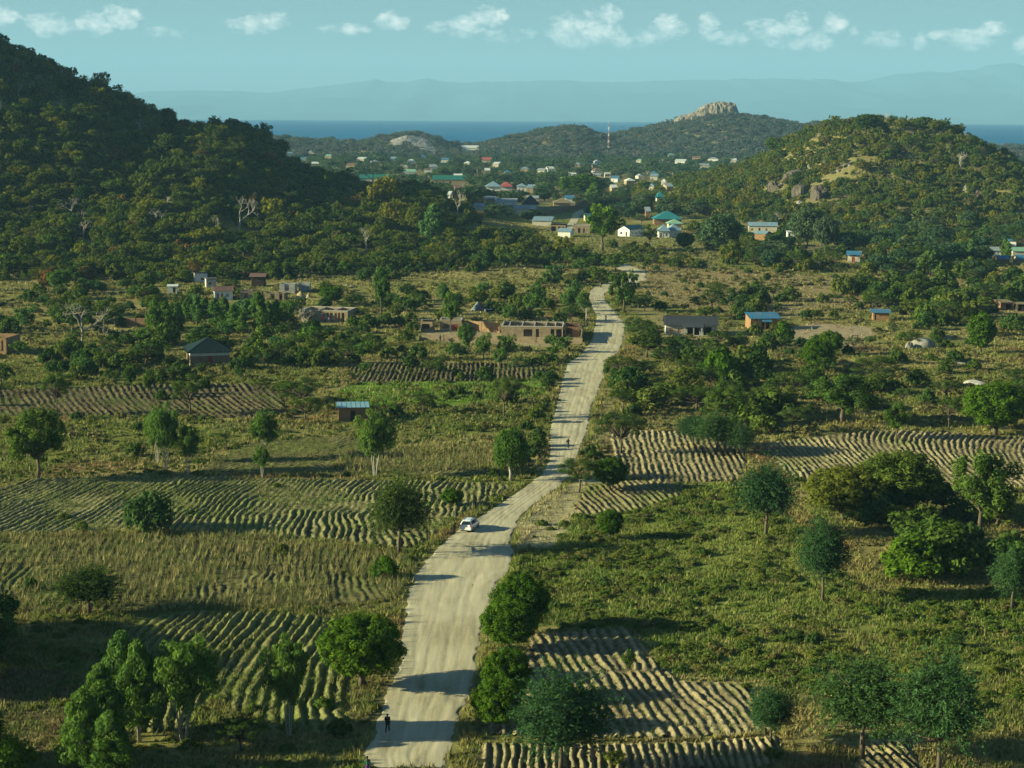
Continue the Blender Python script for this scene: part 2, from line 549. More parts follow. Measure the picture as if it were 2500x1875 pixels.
def zone_col(x, y, z):
    """ground and grass colour of the land itself at a world position"""
    px, py = project(x, y, z)
    j = 14 * (vnoise(x / 3.0, y / 3.0, 31) - 0.5)
    px = px + j; py = py + j * 0.35
    n1 = fbm(x / 26, y / 26, 41, 4); n2 = fbm(x / 7, y / 7, 43, 3); n3 = vnoise(x / 60, y / 60, 47)
    k = np.clip((n1 - 0.38) * 3.2, 0, 1)[:, None]
    c = OLIVE * (1 - k) + TAN * k
    k = (np.clip((n2 - 0.58) * 5, 0, 1) * 0.6)[:, None]
    c = c * (1 - k) + DKGRASS * k
    k = (np.clip((fbm(x / 14, y / 22, 53, 3) - 0.66) * 7, 0, 1) * 0.8)[:, None]
    c = c * (1 - k) + REDS * k

    def put(poly, col, a=1.0):
        nonlocal c
        m = in_poly(px, py, poly)
        c = np.where(m[:, None], c * (1 - a) + np.asarray(col) * a, c)
    put(P_DRYGRASS, TAN, 0.45)
    put(P_TAN, (.26, .195, .10), 0.75)
    put(P_VILLAGE, (.17, .165, .06), 0.7)
    put(P_GREEN2, (.13, .14, .035), 0.6)
    put(P_GREEN, GREEN * 1.15, 0.85)
    put(P_WEED, WEED, 0.7)
    put(P_WEED_DRY, (.17, .15, .045), 0.5)
    put(P_MAIZE, (.13, .125, .045), 0.7)
    put(P_BROWN, (.16, .115, .06), 0.8)
    put(P_YARD, YARD, 0.9); put(P_YARD2, YARD, 0.8)
    put(P_SHOULDER, (.38, .32, .17), 0.95); put(P_SHOULDER2, (.25, .21, .10), 0.7)
    put(P_ROCKL, (.33, .28, .21), 1); put(P_PLOT, (.24, .19, .11), 0.9); put(P_FARTAN, (.3, .24, .14), 1)
    hill = np.clip((crest(HR, x) * smooth(850, 1150, y)) / 6, 0, 1) * (y < 1800) * (y > 800)
    c = c * (1 - hill[:, None] * .7) + np.array((.20, .165, .075)) * hill[:, None] * .7
    town = (smooth(1000, 1150, y) * (hill < .3))[:, None]
    c = c * (1 - town * 0.6) + np.array((.2, .175, .1)) * town * 0.6
    return np.clip(c, 0.01, 1)


# ------------------------------------------------------------------ ground
ys = np.geomspace(42, 3420, 620)
ts = np.linspace(-1, 1, 300)
gy, gt = np.meshgrid(ys, ts, indexing='ij')
gx = gt * (0.40 * gy + 60)
X = gx.ravel(); Y = gy.ravel(); Z = gz(X, Y)
ii, jj = np.meshgrid(np.arange(len(ys) - 1), np.arange(len(ts) - 1), indexing='ij')
b = (ii * len(ts) + jj).ravel()
F = np.stack([b, b + 1, b + 1 + len(ts), b + len(ts)], 1)
M_GROUND = col_mat('dry_grass_ground', 0.5, 0.55, 1.4, fine=5.0, bump=0.9, bump_d=0.35)
gcol = zone_col(X, Y, Z)
# bare rock where the far hills and the right hill show it
px_, py_ = project(X, Y, Z)
M_ROCK = None
ground = link('ground', mesh_np('ground', np.stack([X, Y, Z], 1), F, [M_GROUND], col=gcol, smooth_shade=True))
tag(ground, kind='structure')


# ------------------------------------------------------------------ road: a pale dirt sheet on the ground
def strip(name, Lp, Rp, n, m, mat, dz=0.035, ragged=0.28, seed=1, col=None, camber=0.0):
    A = resample(Lp, n); B = resample(Rp, n)
    u = np.linspace(0, 1, m)[None, :, None]
    P = A[:, None, :] * (1 - u) + B[:, None, :] * u
    # ragged edges
    e = (fbm(P[:, 0, 0] / .9, P[:, 0, 1] / 1.3, seed, 3) - .5) * 3.4 * ragged
    e2 = (fbm(P[:, -1, 0] / .9, P[:, -1, 1] / 1.3, seed + 5, 3) - .5) * 3.4 * ragged
    P[:, 0, 0] += e; P[:, -1, 0] += e2
    x = P[..., 0].ravel(); y = P[..., 1].ravel()
    rut = 0.03 * (fbm(x / .9, y / 9.0, 77, 3) - 0.5) + .05 * (fbm(x / 3.5, y / 4.5, 79, 3) - .5)
    uu = np.tile(u[0, :, 0], (n, 1)).ravel()
    rut = rut - .025 * np.clip((fbm(x / 2.2, y / 4.5, 83, 3) - .62) * 5, 0, 1) + .05 * np.clip((fbm(x / 2.2, y / 5.0, 85, 3) - .6) * 6, 0, 1)
    for c0 in (.24, .40, .58, .74):      # worn wheel tracks wandering along the road
        cc = c0 + .05 * np.sin(y / 23.0 + c0 * 9)
        rut = rut - .022 * np.exp(-((uu - cc) / .028) ** 2)
    edge = np.minimum(u, 1 - u)[0, :, 0]
    prof = np.tile(np.clip(edge * 8, 0, 1) * camber, (n, 1)).ravel()
    z = gz(x, y) + dz + .01 + rut * np.clip(np.minimum(uu, 1 - uu) * 10, 0, 1) + prof - .03 * (np.minimum(uu, 1 - uu) < .01)
    b = (np.arange(n - 1)[:, None] * m + np.arange(m - 1)[None, :]).ravel()
    F = np.stack([b, b + 1, b + 1 + m, b + m], 1)
    o = link(name, mesh_np(name, np.stack([x, y, z], 1), F, [mat], smooth_shade=True))
    return o


def road_mat():
    m, t = new_mat('pale_dirt_road')
    out = t.n('ShaderNodeOutputMaterial'); d = t.n('ShaderNodeBsdfDiffuse')
    g = t.n('ShaderNodeNewGeometry')
    mp = t.n('ShaderNodeMapping'); mp.inputs['Rotation'].default_value = (0, 0, math.radians(-9)); mp.inputs['Scale'].default_value = (1.3, 0.10, 1)
    t.l(g.outputs['Position'], mp.inputs[0])
    streak = t.noise(0.9, 6, 0.7, mp.outputs[0])
    big = t.noise(0.10, 4, 0.6, g.outputs['Position'])
    fine = t.noise(3.0, 5, 0.7, g.outputs['Position'])
    f = t.m('ADD', t.m('MULTIPLY', streak.outputs[0], 0.5), t.m('ADD', t.m('MULTIPLY', big.outputs[0], 0.3), t.m('MULTIPLY', fine.outputs[0], 0.2)))
    c = t.ramp(f, [(0.32, (.24, .195, .11)), (0.43, (.36, .31, .195)), (0.52, (.45, .395, .26)), (0.66, (.51, .455, .31))])
    t.l(c, d.inputs[0])
    bp = t.n('ShaderNodeBump'); bp.inputs['Strength'].default_value = 0.5; bp.inputs['Distance'].default_value = 0.06
    t.l(t.m('ADD', streak.outputs[0], t.m('MULTIPLY', fine.outputs[0], 0.35)), bp.inputs['Height']); t.l(bp.outputs[0], d.inputs['Normal'])
    t.l(d.outputs[0], out.inputs[0])
    return m


M_ROAD = road_mat()
road = tag(strip('road', ROAD_L, ROAD_R, 1600, 44, M_ROAD, camber=0.02), kind='structure')

# ------------------------------------------------------------------ ploughed fields: real ridges and furrows
M_SOILF = col_mat('ridged_soil', 1.2, 0.55, 1.4, fine=5.0, bump=1.0, bump_d=0.3)


def field(name, poly, line, spacing, amp, ca, cb, res=(0.17, 0.4), bend=0.0, bendL=22.0, fan=0.0, ph=0.0, breaks=None, wob=0.25, green=None, seed=0, wear=0.0):
    """poly: outline in photo pixels (put on the ground); line: one sample ridge; ca: crest colour, cb: furrow colour"""
    W = np.array([hit(*p, True)[:2] for p in poly])
    (x0, y0), (x1, y1) = [hit(*p, True)[:2] for p in line]
    th = math.atan2(x1 - x0, y1 - y0)
    mnx, mny = W.min(0) - .5; mxx, mxy = W.max(0) + .5
    nx = int((mxx - mnx) / res[0]) + 2; ny = int((mxy - mny) / res[1]) + 2
    xs = np.linspace(mnx, mxx, nx); yy = np.linspace(mny, mxy, ny)
    Yg, Xg = np.meshgrid(yy, xs, indexing='ij')
    X = Xg.ravel(); Y = Yg.ravel()
    inside = in_poly(X, Y, [tuple(w_) for w_ in W])
    # ridge phase
    yc = Y - W[:, 1].mean(); xc = X - W[:, 0].mean()
    ph_ = xc * math.cos(th) - yc * math.sin(th)
    ph_ = ph_ + bend * np.sin(yc / bendL + xc / (bendL * 2.3) + ph) + fan * (xc * yc) / 60.0
    ph_ = ph_ + wob * (fbm(X / 5.0, Y / 7.0, seed + 3, 2) - .5) * 2 + .20 * spacing * (vnoise(X / 1.1, Y / 2.3, seed + 33) - .5) * 2
    r = ph_ / spacing
    PH_AT[name + str(seed)] = (th, spacing, W[:, 1].mean(), W[:, 0].mean(), bend, bendL, fan, ph, wob, seed)
    idx = np.floor(r)
    fr = r - idx
    h = 0.5 - 0.5 * np.cos(2 * np.pi * fr)
    h = h ** 0.8
    hn = vnoise(X / .55, Y / .7, seed + 9); hid = vnoise(idx * 3.7, Y / 9.0, seed + 21)
    amp_l = amp * (0.55 + 0.8 * hid) * (0.7 + 0.6 * hn)
    if breaks:
        bw, per = breaks
        yb = (yc + 2.5 * vnoise(X / 18, Y * 0, seed + 8) + bw) % per
        amp_l = amp_l * (0.25 + 0.75 * smooth(0.2, 0.7, np.abs(yb - per / 2)))
    if wear:
        amp_l = amp_l * (1 - wear + wear * np.clip(fbm(X / 7, Y / 10, seed + 71, 3) * 4 - 1.45, 0, 1))
    Zb = gz(X, Y) + 0.03
    # taper at the border
    dist = np.full(X.shape, 1e9)
    for i in range(len(W)):
        a = W[i]; b2 = W[(i + 1) % len(W)]
        ab = b2 - a; L2 = (ab ** 2).sum() + 1e-9
        tt = np.clip(((X - a[0]) * ab[0] + (Y - a[1]) * ab[1]) / L2, 0, 1)
        dist = np.minimum(dist, np.hypot(X - a[0] - tt * ab[0], Y - a[1] - tt * ab[1]))
    ragged = dist + 1.4 * (vnoise(X / 1.3, Y / 1.8, seed + 55) - .5)
    inside &= ragged > 0.1
    Z = Zb + h * amp_l * smooth(0, 0.9, dist) + 0.24 * (fbm(X / .45, Y / .5, seed + 2, 3) - .5)
    keep = inside.reshape(ny, nx)
    ii, jj = np.meshgrid(np.arange(ny - 1), np.arange(nx - 1), indexing='ij')
    ok = (keep[:-1, :-1] & keep[1:, :-1] & keep[:-1, 1:] & keep[1:, 1:])
    b = (ii * nx + jj)[ok]
    F = np.stack([b, b + 1, b + 1 + nx, b + nx], 1)
    used = np.unique(F)
    remap = np.zeros(len(X), np.int64); remap[used] = np.arange(len(used))
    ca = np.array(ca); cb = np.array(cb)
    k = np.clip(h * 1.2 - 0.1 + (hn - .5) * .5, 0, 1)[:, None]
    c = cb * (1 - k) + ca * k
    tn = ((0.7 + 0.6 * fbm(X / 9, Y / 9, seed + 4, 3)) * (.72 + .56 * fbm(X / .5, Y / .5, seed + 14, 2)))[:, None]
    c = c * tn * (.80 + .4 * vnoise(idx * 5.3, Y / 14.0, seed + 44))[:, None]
    if green is not None:
        g = np.clip((fbm(X / 5.5, Y / 8, seed + 61, 3) - green[1]) * 6, 0, 1)[:, None] * (0.35 + 0.65 * (1 - k))
        c = c * (1 - g) + np.array(green[0]) * g
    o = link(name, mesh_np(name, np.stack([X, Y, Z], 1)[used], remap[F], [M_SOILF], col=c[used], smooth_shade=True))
    tag(o, kind='structure')
    FIELDS.append(poly)
    PHASE.append((poly, th, spacing, W))
    return o


FIELDS = []; PHASE = []; PH_AT = {}


def snap(key, x, y, jit, r):
    """move points sideways onto the ridge crests of a field"""
    th, sp, my, mx, bend, bl, fan, ph, wob, seed = PH_AT[key]
    yc = y - my; xc = x - mx
    p = xc * math.cos(th) - yc * math.sin(th) + bend * np.sin(yc / bl + xc / (bl * 2.3) + ph) + fan * (xc * yc) / 60.0 + wob * (fbm(x / 5.0, y / 7.0, seed + 3, 2) - .5) * 2
    q = p / sp
    return x + ((np.floor(q) + .5) - q) * sp / math.cos(th) * .95 + r.normal(size=len(x)) * jit
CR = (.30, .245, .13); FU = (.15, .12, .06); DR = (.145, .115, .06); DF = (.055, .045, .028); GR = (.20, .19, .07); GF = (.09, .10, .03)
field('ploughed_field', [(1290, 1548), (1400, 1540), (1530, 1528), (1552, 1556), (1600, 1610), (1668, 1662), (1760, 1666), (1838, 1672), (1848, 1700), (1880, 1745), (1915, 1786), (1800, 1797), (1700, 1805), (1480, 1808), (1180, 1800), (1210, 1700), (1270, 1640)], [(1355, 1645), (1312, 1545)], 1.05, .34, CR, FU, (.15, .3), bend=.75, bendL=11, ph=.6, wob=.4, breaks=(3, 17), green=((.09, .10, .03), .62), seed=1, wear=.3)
field('ploughed_field', [(1170, 1812), (1480, 1816), (1700, 1812), (1905, 1795), (1915, 1880), (1160, 1890)], [(1188, 1875), (1191, 1816)], 0.78, .36, CR, FU, (.12, .3), bend=.15, green=((.09, .11, .03), .58), seed=2)
field('ploughed_field', [(2115, 1808), (2215, 1800), (2260, 1890), (2070, 1890)], [(2230, 1880), (2160, 1810)], 0.8, .3, CR, FU, (.12, .3), bend=.1, seed=3)
field('ploughed_field', [(330, 1510), (480, 1492), (720, 1500), (900, 1520), (870, 1600), (850, 1700), (870, 1760), (830, 1810), (560, 1740), (520, 1690), (440, 1790), (300, 1800), (260, 1690), (250, 1600)], [(565, 1733), (600, 1590)], 1.15, .45, GR, GF, (.17, .35), bend=2.6, bendL=15, ph=2.2, fan=0.35, breaks=(3, 26), green=((.11, .135, .03), .5), seed=4, wear=.55)
field('ploughed_field', [(60, 1172), (330, 1160), (640, 1168), (860, 1172), (1060, 1176), (1240, 1180), (1252, 1190), (1170, 1238), (1100, 1268), (1060, 1310), (1005, 1345), (800, 1318), (500, 1300), (330, 1296), (60, 1306), (-60, 1300), (-60, 1210)], [(560, 1250), (640, 1190)], 1.0, .33, (.255, .23, .10), (.12, .115, .045), (.19, .42), bend=3.0, bendL=17, ph=1.0, fan=0.42, wob=.8, green=((.125, .15, .038), .50), seed=5, wear=.85)
field('ploughed_field', [(600, 1085), (830, 1060), (960, 1090), (1200, 1150), (1210, 1165), (900, 1160), (640, 1158), (480, 1150)], [(600, 1140), (760, 1095)], 1.0, .18, (.19, .17, .07), (.11, .105, .035), (.24, .5), bend=1.5, bendL=30, green=((.12, .14, .035), .45), seed=6, wear=.8)
field('ploughed_field', [(1480, 1062), (1560, 1052), (1700, 1056), (1810, 1072), (1824, 1120), (1812, 1176), (1600, 1180), (1498, 1150)], [(1766, 1171), (1739, 1101)], 1.02, .34, CR, FU, (.17, .4), bend=.35, bendL=20, breaks=(2, 11), seed=7, wear=.4)
field('ploughed_field', [(1430, 1182), (1560, 1172), (1680, 1184), (1670, 1212), (1560, 1250), (1400, 1262), (1395, 1235)], [(1480, 1245), (1440, 1200)], 1.0, .26, (.24, .2, .10), FU, (.18, .4), bend=.8, bendL=15, green=((.10, .12, .03), .5), seed=8)
field('ploughed_field', [(1860, 1082), (2060, 1058), (2200, 1052), (2420, 1062), (2580, 1072), (2580, 1190), (2300, 1192), (2120, 1190), (1960, 1186), (1905, 1150), (1880, 1112)], [(2000, 1170), (2030, 1090)], 1.0, .32, CR, FU, (.2, .42), bend=4.2, bendL=17, ph=.3, fan=-.25, seed=9, wear=.6, green=((.13, .14, .045), .56))
field('ploughed_field', [(-60, 955), (120, 948), (400, 940), (660, 938), (692, 965), (705, 1012), (640, 1025), (380, 1015), (150, 1018), (-60, 1015)], [(420, 985), (385, 945)], 1.3, .42, DR, DF, (.28, .55), bend=3.2, bendL=24, ph=1.2, fan=.12, breaks=(2, 30), seed=10, wear=.5, green=((.08, .10, .03), .55))
field('ploughed_field', [(845, 895), (980, 885), (1200, 888), (1300, 892), (1345, 905), (1320, 925), (1150, 932), (980, 934), (860, 935)], [(1100, 930), (1130, 895)], 1.05, .36, DR, DF, (.22, .5), bend=2.2, bendL=22, seed=11, wear=.5, green=((.08, .10, .03), .55))

field('maize_field', [(-60, 1318), (380, 1312), (700, 1322), (920, 1358), (1000, 1380), (980, 1455), (860, 1476), (500, 1486), (200, 1496), (-60, 1496)], [(560, 1470), (620, 1340)], 1.0, .22, (.17, .155, .06), (.095, .09, .035), (.2, .45), bend=1.4, bendL=16, ph=.4, fan=.1, wob=.7, green=((.10, .125, .032), .5), seed=12, wear=.8)

# ------------------------------------------------------------------ lake and the mountains on its far shore
def lake():
    yy = np.concatenate([np.linspace(2300, 6000, 12), np.linspace(6600, 24000, 60)])
    tt = np.linspace(-1, 1, 41)
    Y, T = np.meshgrid(yy, tt, indexing='ij'); X = T * (0.55 * Y + 400)
    Zl = -12.0 - (X ** 2 + Y ** 2) / (2 * REFF)
    m = len(tt)
    b = (np.arange(len(yy) - 1)[:, None] * m + np.arange(m - 1)[None, :]).ravel()
    F = np.stack([b, b + 1, b + 1 + m, b + m], 1)
    mt, t = new_mat('lake_water')
    out = t.n('ShaderNodeOutputMaterial'); bs = t.n('ShaderNodeBsdfPrincipled')
    g = t.n('ShaderNodeNewGeometry'); mp = t.n('ShaderNodeMapping'); mp.inputs['Scale'].default_value = (0.012, 0.0022, 1)
    t.l(g.outputs['Position'], mp.inputs[0])
    nz = t.noise(1.0, 6, 0.65, mp.outputs[0])
    t.l(t.ramp(nz.outputs[0], [(0.3, (.000, .085, .20)), (0.7, (.0, .115, .25))]), bs.inputs['Base Color'])
    bs.inputs['Roughness'].default_value = 0.55; bs.inputs['Specular IOR Level'].default_value = 0.12
    bs.inputs['IOR'].default_value = 1.2
    nz2 = t.noise(0.35, 3, 0.6, g.outputs['Position'])
    bp = t.n('ShaderNodeBump'); bp.inputs['Strength'].default_value = 0.5; bp.inputs['Distance'].default_value = 0.6
    t.l(nz2.outputs[0], bp.inputs['Height']); t.l(bp.outputs[0], bs.inputs['Normal'])
    t.l(bs.outputs[0], out.inputs[0])
    o = link('lake', mesh_np('lake', np.stack([X.ravel(), Y.ravel(), Zl.ravel()], 1), F, [mt], smooth_shade=True))
    tag(o, kind='structure')


lake()

MT = np.array([(-600, 236), (-200, 232), (300, 232), (380, 224), (450, 220), (560, 222), (650, 228), (760, 215), (830, 208), (880, 201), (915, 194), (945, 203), (985, 201), (1040, 193), (1075, 197), (1120, 205), (1180, 201), (1250, 199), (1330, 196), (1420, 201), (1500, 201), (1600, 199), (1700, 197), (1790, 195), (1880, 192), (1960, 196), (2010, 194), (2060, 202), (2100, 199), (2160, 184), (2250, 177), (2300, 178), (2330, 173), (2360, 172), (2390, 162), (2430, 157), (2460, 158), (2490, 170), (2540, 182), (2640, 178), (2760, 190), (3000, 200), (3400, 210)])


def mountains():
    D = 30000.0
    nx = 500
    pxs = np.linspace(-600, 3300, nx)
    top = np.interp(pxs, MT[:, 0], MT[:, 1]) - 6 * (fbm(pxs / 45, pxs * 0, 3, 4) - .5)
    rows = 26
    V = []
    for r in range(rows):
        k = r / (rows - 1)
        d = D + (k - 0.72) * 14000 if k <= 0.72 else D + (k - 0.72) * 20000
        prof = (k / 0.72) ** 1.15 if k <= 0.72 else 1 - (k - 0.72) / 0.28 * 0.8
        x = (pxs - 1250) / FPX * D
        yh = 261 + (pxs - 1250) * math.tan(ROLL)
        H = CAMH + (yh - top) / FPX * D
        z = -240 + (H + 240) * prof
        z = z + (fbm(x / 900, np.full_like(x, d / 900), 8, 4) - .5) * 260 * math.sin(math.pi * min(1, k / 0.72)) * (k < .72)
        V.append(np.stack([x, np.full_like(x, d), z], 1))
    V = np.concatenate(V)
    b = (np.arange(rows - 1)[:, None] * nx + np.arange(nx - 1)[None, :]).ravel()
    F = np.stack([b, b + 1, b + 1 + nx, b + nx], 1)
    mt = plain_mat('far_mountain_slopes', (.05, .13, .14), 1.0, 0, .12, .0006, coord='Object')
    o = link('mountains', mesh_np('mountains', V, F, [mt], smooth_shade=True))
    tag(o, kind='structure')


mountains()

# ------------------------------------------------------------------ haze: even air round everything
hz = MB(); hz.box(-46000, 46000, -1500, 48000, -262, 1200)
mh = bpy.data.materials.new('haze_air'); mh.use_nodes = True
th_ = NT(mh.node_tree); ho = th_.n('ShaderNodeOutputMaterial'); pv = th_.n('ShaderNodeVolumePrincipled')
pv.inputs['Color'].default_value = (0.34, 0.655, 0.95, 1)
pv.inputs['Density'].default_value = 6.0e-5
pv.inputs['Anisotropy'].default_value = 0.0
th_.l(pv.outputs[0], ho.inputs['Volume'])
haze = tag(hz.build('haze', mh), kind='stuff')
haze['label'] = 'pale blue haze filling the air over the plain and lake'

# ------------------------------------------------------------------ trees
def unit(v):
    return v / (np.linalg.norm(v, axis=-1, keepdims=True) + 1e-9)


def leaf_cloud(C, N, size, asp, r, tdir=None, tone=None):
    """rhombus leaves at C facing N"""
    n = len(C)
    if tdir is None:
        tdir = r.normal(size=(n, 3))
    t = unit(np.cross(N, np.cross(tdir, N)))
    b = np.cross(N, t)
    s = size * (0.65 + 0.7 * r.random((n, 1)))
    l = t * s; w_ = b * s * asp
    V = np.stack([C - l, C + w_, C + l, C - w_], 1).reshape(-1, 3)
    F = np.arange(n * 4).reshape(n, 4)
    if tone is None:
        tone = r.random(n)
    return V, F, np.repeat(tone, 4)


def fib(n, r):
    i = np.arange(n) + 0.5
    ph = np.arccos(1 - 2 * i / n); th = math.pi * (1 + 5 ** .5) * i + r.random() * 6
    return np.stack([np.cos(th) * np.sin(ph), np.sin(th) * np.sin(ph), np.cos(ph)], 1)


def clumps_to_leaves(CC, CR_, n_per, size, asp, r, flat=1.0, updir=0.35, spread=0.9, hang=0.0, tonev=0.25):
    """CC: clump centres, CR_: radii; leaves lie on and inside each clump"""
    k = len(CC)
    d = unit(r.normal(size=(k, n_per, 3)))
    rad = (0.45 + 0.55 * r.random((k, n_per, 1)) ** 0.5)
    off = d * rad * CR_[:, None, None]
    off[..., 2] *= flat
    C = CC[:, None, :] + off
    N = unit(d + np.array([0, 0, updir * .8]) + r.normal(size=d.shape) * spread * .33)
    ct = r.random((k, 1)) * tonev * 2 + (0.5 - tonev)
    tone = np.clip(ct + (r.random((k, n_per)) - .5) * .55, 0, 1)
    td = None
    if hang:
        td = np.tile(np.array([0, 0, -1.0]), (k * n_per, 1)) * hang + r.normal(size=(k * n_per, 3)) * .35
        N = unit(N * np.array([1, 1, 0.2]))
    return leaf_cloud(C.reshape(-1, 3), N.reshape(-1, 3), size, asp, r, td, tone.ravel())


def limbs(mb, base_r, fork, targets, r, n=5, bend=.25, r0=None, rtip=.03, mi=0, trunk=True):
    f = Vector(fork)
    if trunk:
        j = Vector((r.normal() * .08, r.normal() * .08, fork[2] * .5)) + Vector((fork[0] * .5, fork[1] * .5, 0))
        mb.tube([(0, 0, -.25), j, f], [base_r * 1.25, base_r, base_r * .8], n + 1, mi)
    r0 = r0 or base_r * .55
    for t in targets:
        t = Vector(t)
        m = f.lerp(t, .5) + Vector(r.normal(size=3)) * bend * (t - f).length * .3 + Vector((0, 0, (t - f).length * .08))
        mb.tube([f, m, t], [r0, r0 * .6, rtip], n - 1, mi, cap=False)


LODN = {'H': 1.0, 'M': 0.28, 'L': 0.06}
LODS = {'H': 1.0, 'M': 1.75, 'L': 3.2}


def tree_proto(kind, lod, seed):
    """-> trunk MB, (V, F, tone) of the crown; nominal width and height"""
    r = np.random.default_rng(seed)
    k = LODN[lod]; ls = LODS[lod]
    mb = MB()
    lo = lod == 'L'
    if kind == 'mango':
        W, H = 7.0, 7.4
        n = int((190 if not lo else 40))
        d = fib(n, r); d = unit(d + r.normal(size=d.shape) * .12)
        C = d * np.array([2.95, 2.95, 2.65]) * (0.83 + .2 * r.random((n, 1))) + np.array([0, 0, 4.3])
        C = C[C[:, 2] > 1.55]
        R_ = .40 + .30 * r.random(len(C)); C = C + unit(C - np.array([0, 0, 4.3])) * (r.random((len(C), 1)) < .3) * .3
        if lo: R_ *= 1.4
        V, F, T = clumps_to_leaves(C, R_, max(5, int(95 * k * (2.2 if lo else 1))), .13 * ls, .48, r, updir=.5)
        n2 = int(1500 * k); d2 = unit(r.normal(size=(n2, 3)))
        C2 = d2 * np.array([2.5, 2.5, 2.3]) * r.random((n2, 1)) ** .4 + np.array([0, 0, 4.3])
        V2, F2, T2 = leaf_cloud(C2, unit(r.normal(size=(n2, 3))), .3 * ls, .6, r, tone=r.random(n2) * .3)
        F = np.concatenate([F, F2 + len(V)]); V = np.concatenate([V, V2]); T = np.concatenate([T, T2])
        limbs(mb, .24, (0.05, 0, 1.9), [tuple(c) for c in C[::14] * .8 + np.array([0, 0, .8])], r)
    elif kind == 'acacia':
        W, H = 9.0, 6.4
        n = 34 if not lo else 14
        a = r.random(n) * 6.283; q = np.sqrt(r.random(n)) * 3.7
        zz = 5.7 - (q / 3.7) ** 2 * 1.3 + r.normal(size=n) * .35 - (r.random(n) < .3) * 1.1
        C = np.stack([np.cos(a) * q, np.sin(a) * q, zz], 1)
        R_ = .8 + .5 * r.random(n)
        if lo: R_ *= 1.35
        V, F, T = clumps_to_leaves(C, R_, max(8, int(300 * k * (1.6 if lo else 1))), .1 * ls, .42, r, flat=.34, updir=1.4)
        limbs(mb, .19, (r.normal() * .2, r.normal() * .2, 2.3), [tuple(c - np.array([0, 0, .2])) for c in (C if not lo else C[::3])], r, r0=.1, rtip=.025)
    elif kind == 'feathery':
        W, H = 9.0, 8.8
        n = {'H': 520, 'M': 170, 'L': 40}[lod]
        d = fib(n, r); d = d[d[:, 2] > -.72]; n = len(d)
        tip = d * np.array([4.3, 4.3, 3.9]) * (.60 + .5 * r.random((n, 1)) ** 1.6) * (1 + .22 * np.sin(3 * np.arctan2(d[:, 1:2], d[:, 0:1]) + seed)) + np.array([0, 0, 4.9])
        org = d * np.array([1.5, 1.5, 1.2]) + np.array([0, 0, 4.5])
        m = {'H': 46, 'M': 20, 'L': 8}[lod]
        s = (r.random((n, m, 1))) ** .75
        C = org[:, None] * (1 - s) + tip[:, None] * s
        C[..., 2] += (np.sin(s[..., 0] * 2.6) * .45 - s[..., 0] ** 2 * .35)
        C = C + r.normal(size=C.shape) * np.array([.15, .15, .1])
        dirv = unit(tip - org)[:, None] + np.zeros((n, m, 3))
        N = unit(np.array([0, 0, 1.0]) + r.normal(size=(n, m, 3)) * .55 + dirv * .25)
        tone = np.clip(r.random((n, 1)) * .5 + .2 + (r.random((n, m)) - .5) * .4, 0, 1)
        V, F, T = leaf_cloud(C.reshape(-1, 3), N.reshape(-1, 3), .16 * ls ** .85, .33, r, (dirv + r.normal(size=dirv.shape) * .5).reshape(-1, 3), tone.ravel())
        limbs(mb, .2, (0.1, 0, 2.6), [tuple(c) for c in tip[::(9 if lod == 'H' else 14)] * .85 + np.array([0, 0, .6])], r, r0=.11, rtip=.02)
    elif kind == 'euc':
        W, H = 3.6, 9.5
        n = {'H': 110, 'M': 75, 'L': 30}[lod]
        h = r.random(n) ** .85
        q = np.clip((1.02 - h), 0, 1) ** .75 * np.clip(h * 5 + .35, 0, 1) * 1.9 * (.3 + .7 * r.random(n))
        a = r.random(n) * 6.283
        C = np.stack([np.cos(a) * q, np.sin(a) * q, 2.0 + h * 7.0], 1)
        R_ = (.34 + .3 * r.random(n)) * (1.1 - .45 * h)
        V, F, T = clumps_to_leaves(C, R_ * (1.3 if lo else 1), max(6, int(150 * k * (1.5 if lo else 1))), .15 * ls, .3, r, flat=1.5, hang=1.0)
        mb.tube([(0, 0, -.2), (.08, .03, 3), (0, .05, 6), (.03, 0, 9)], [.13, .1, .07, .02], 6)
        for c in C[::6]:
            mb.tube([(0.02, .02, c[2] - .8), tuple(c)], [.04, .015], 4, cap=False)
    elif kind == 'weeping':
        W, H = 4.8, 7.0
        n = {'H': 120, 'M': 90, 'L': 30}[lod]
        d = fib(n, r); d = d[d[:, 2] > -.7]
        C = d * np.array([1.85, 1.85, 2.4]) * (.5 + .5 * r.random((len(d), 1)) ** .5) + np.array([0, 0, 4.2])
        R_ = .5 + .25 * r.random(len(C))
        V, F, T = clumps_to_leaves(C, R_, max(6, int(130 * k)), .17 * ls, .26, r, flat=1.4, hang=1.4)
        limbs(mb, .2, (.1, 0, 1.8), [tuple(c) for c in C[::9]], r)
    elif kind == 'airy':
        W, H = 4.8, 8.5
        n = {'H': 95, 'M': 70, 'L': 26}[lod]
        d = fib(n, r); d = unit(d + r.normal(size=d.shape) * .25)
        lob = 1 + .3 * (vnoise(d[:, 0] * 1.6 + 5, d[:, 1] * 1.6 + d[:, 2] * 2, seed)[:, None] - .5) * 2
        C = d * np.array([1.9, 1.9, 2.5]) * (.35 + .65 * r.random((n, 1)) ** .7) * lob + np.array([0, 0, 5.7])
        R_ = .32 + .32 * r.random(n)
        V, F, T = clumps_to_leaves(C, R_ * (1.25 if lo else 1), max(6, int(105 * k * (1.5 if lo else 1))), .15 * ls, .33, r, flat=1.2, hang=.8)
        for q in range(4):
            a = q * 1.6 + r.random(); t = C[int(r.integers(0, n))]
            mb.tube([(math.cos(a) * .12, math.sin(a) * .12, -.2), (math.cos(a) * .4, math.sin(a) * .35, 2.4), (t[0] * .6, t[1] * .6, 4.6), tuple(t)], [.06, .045, .03, .015], 5, cap=False)
    elif kind == 'broadleaf':
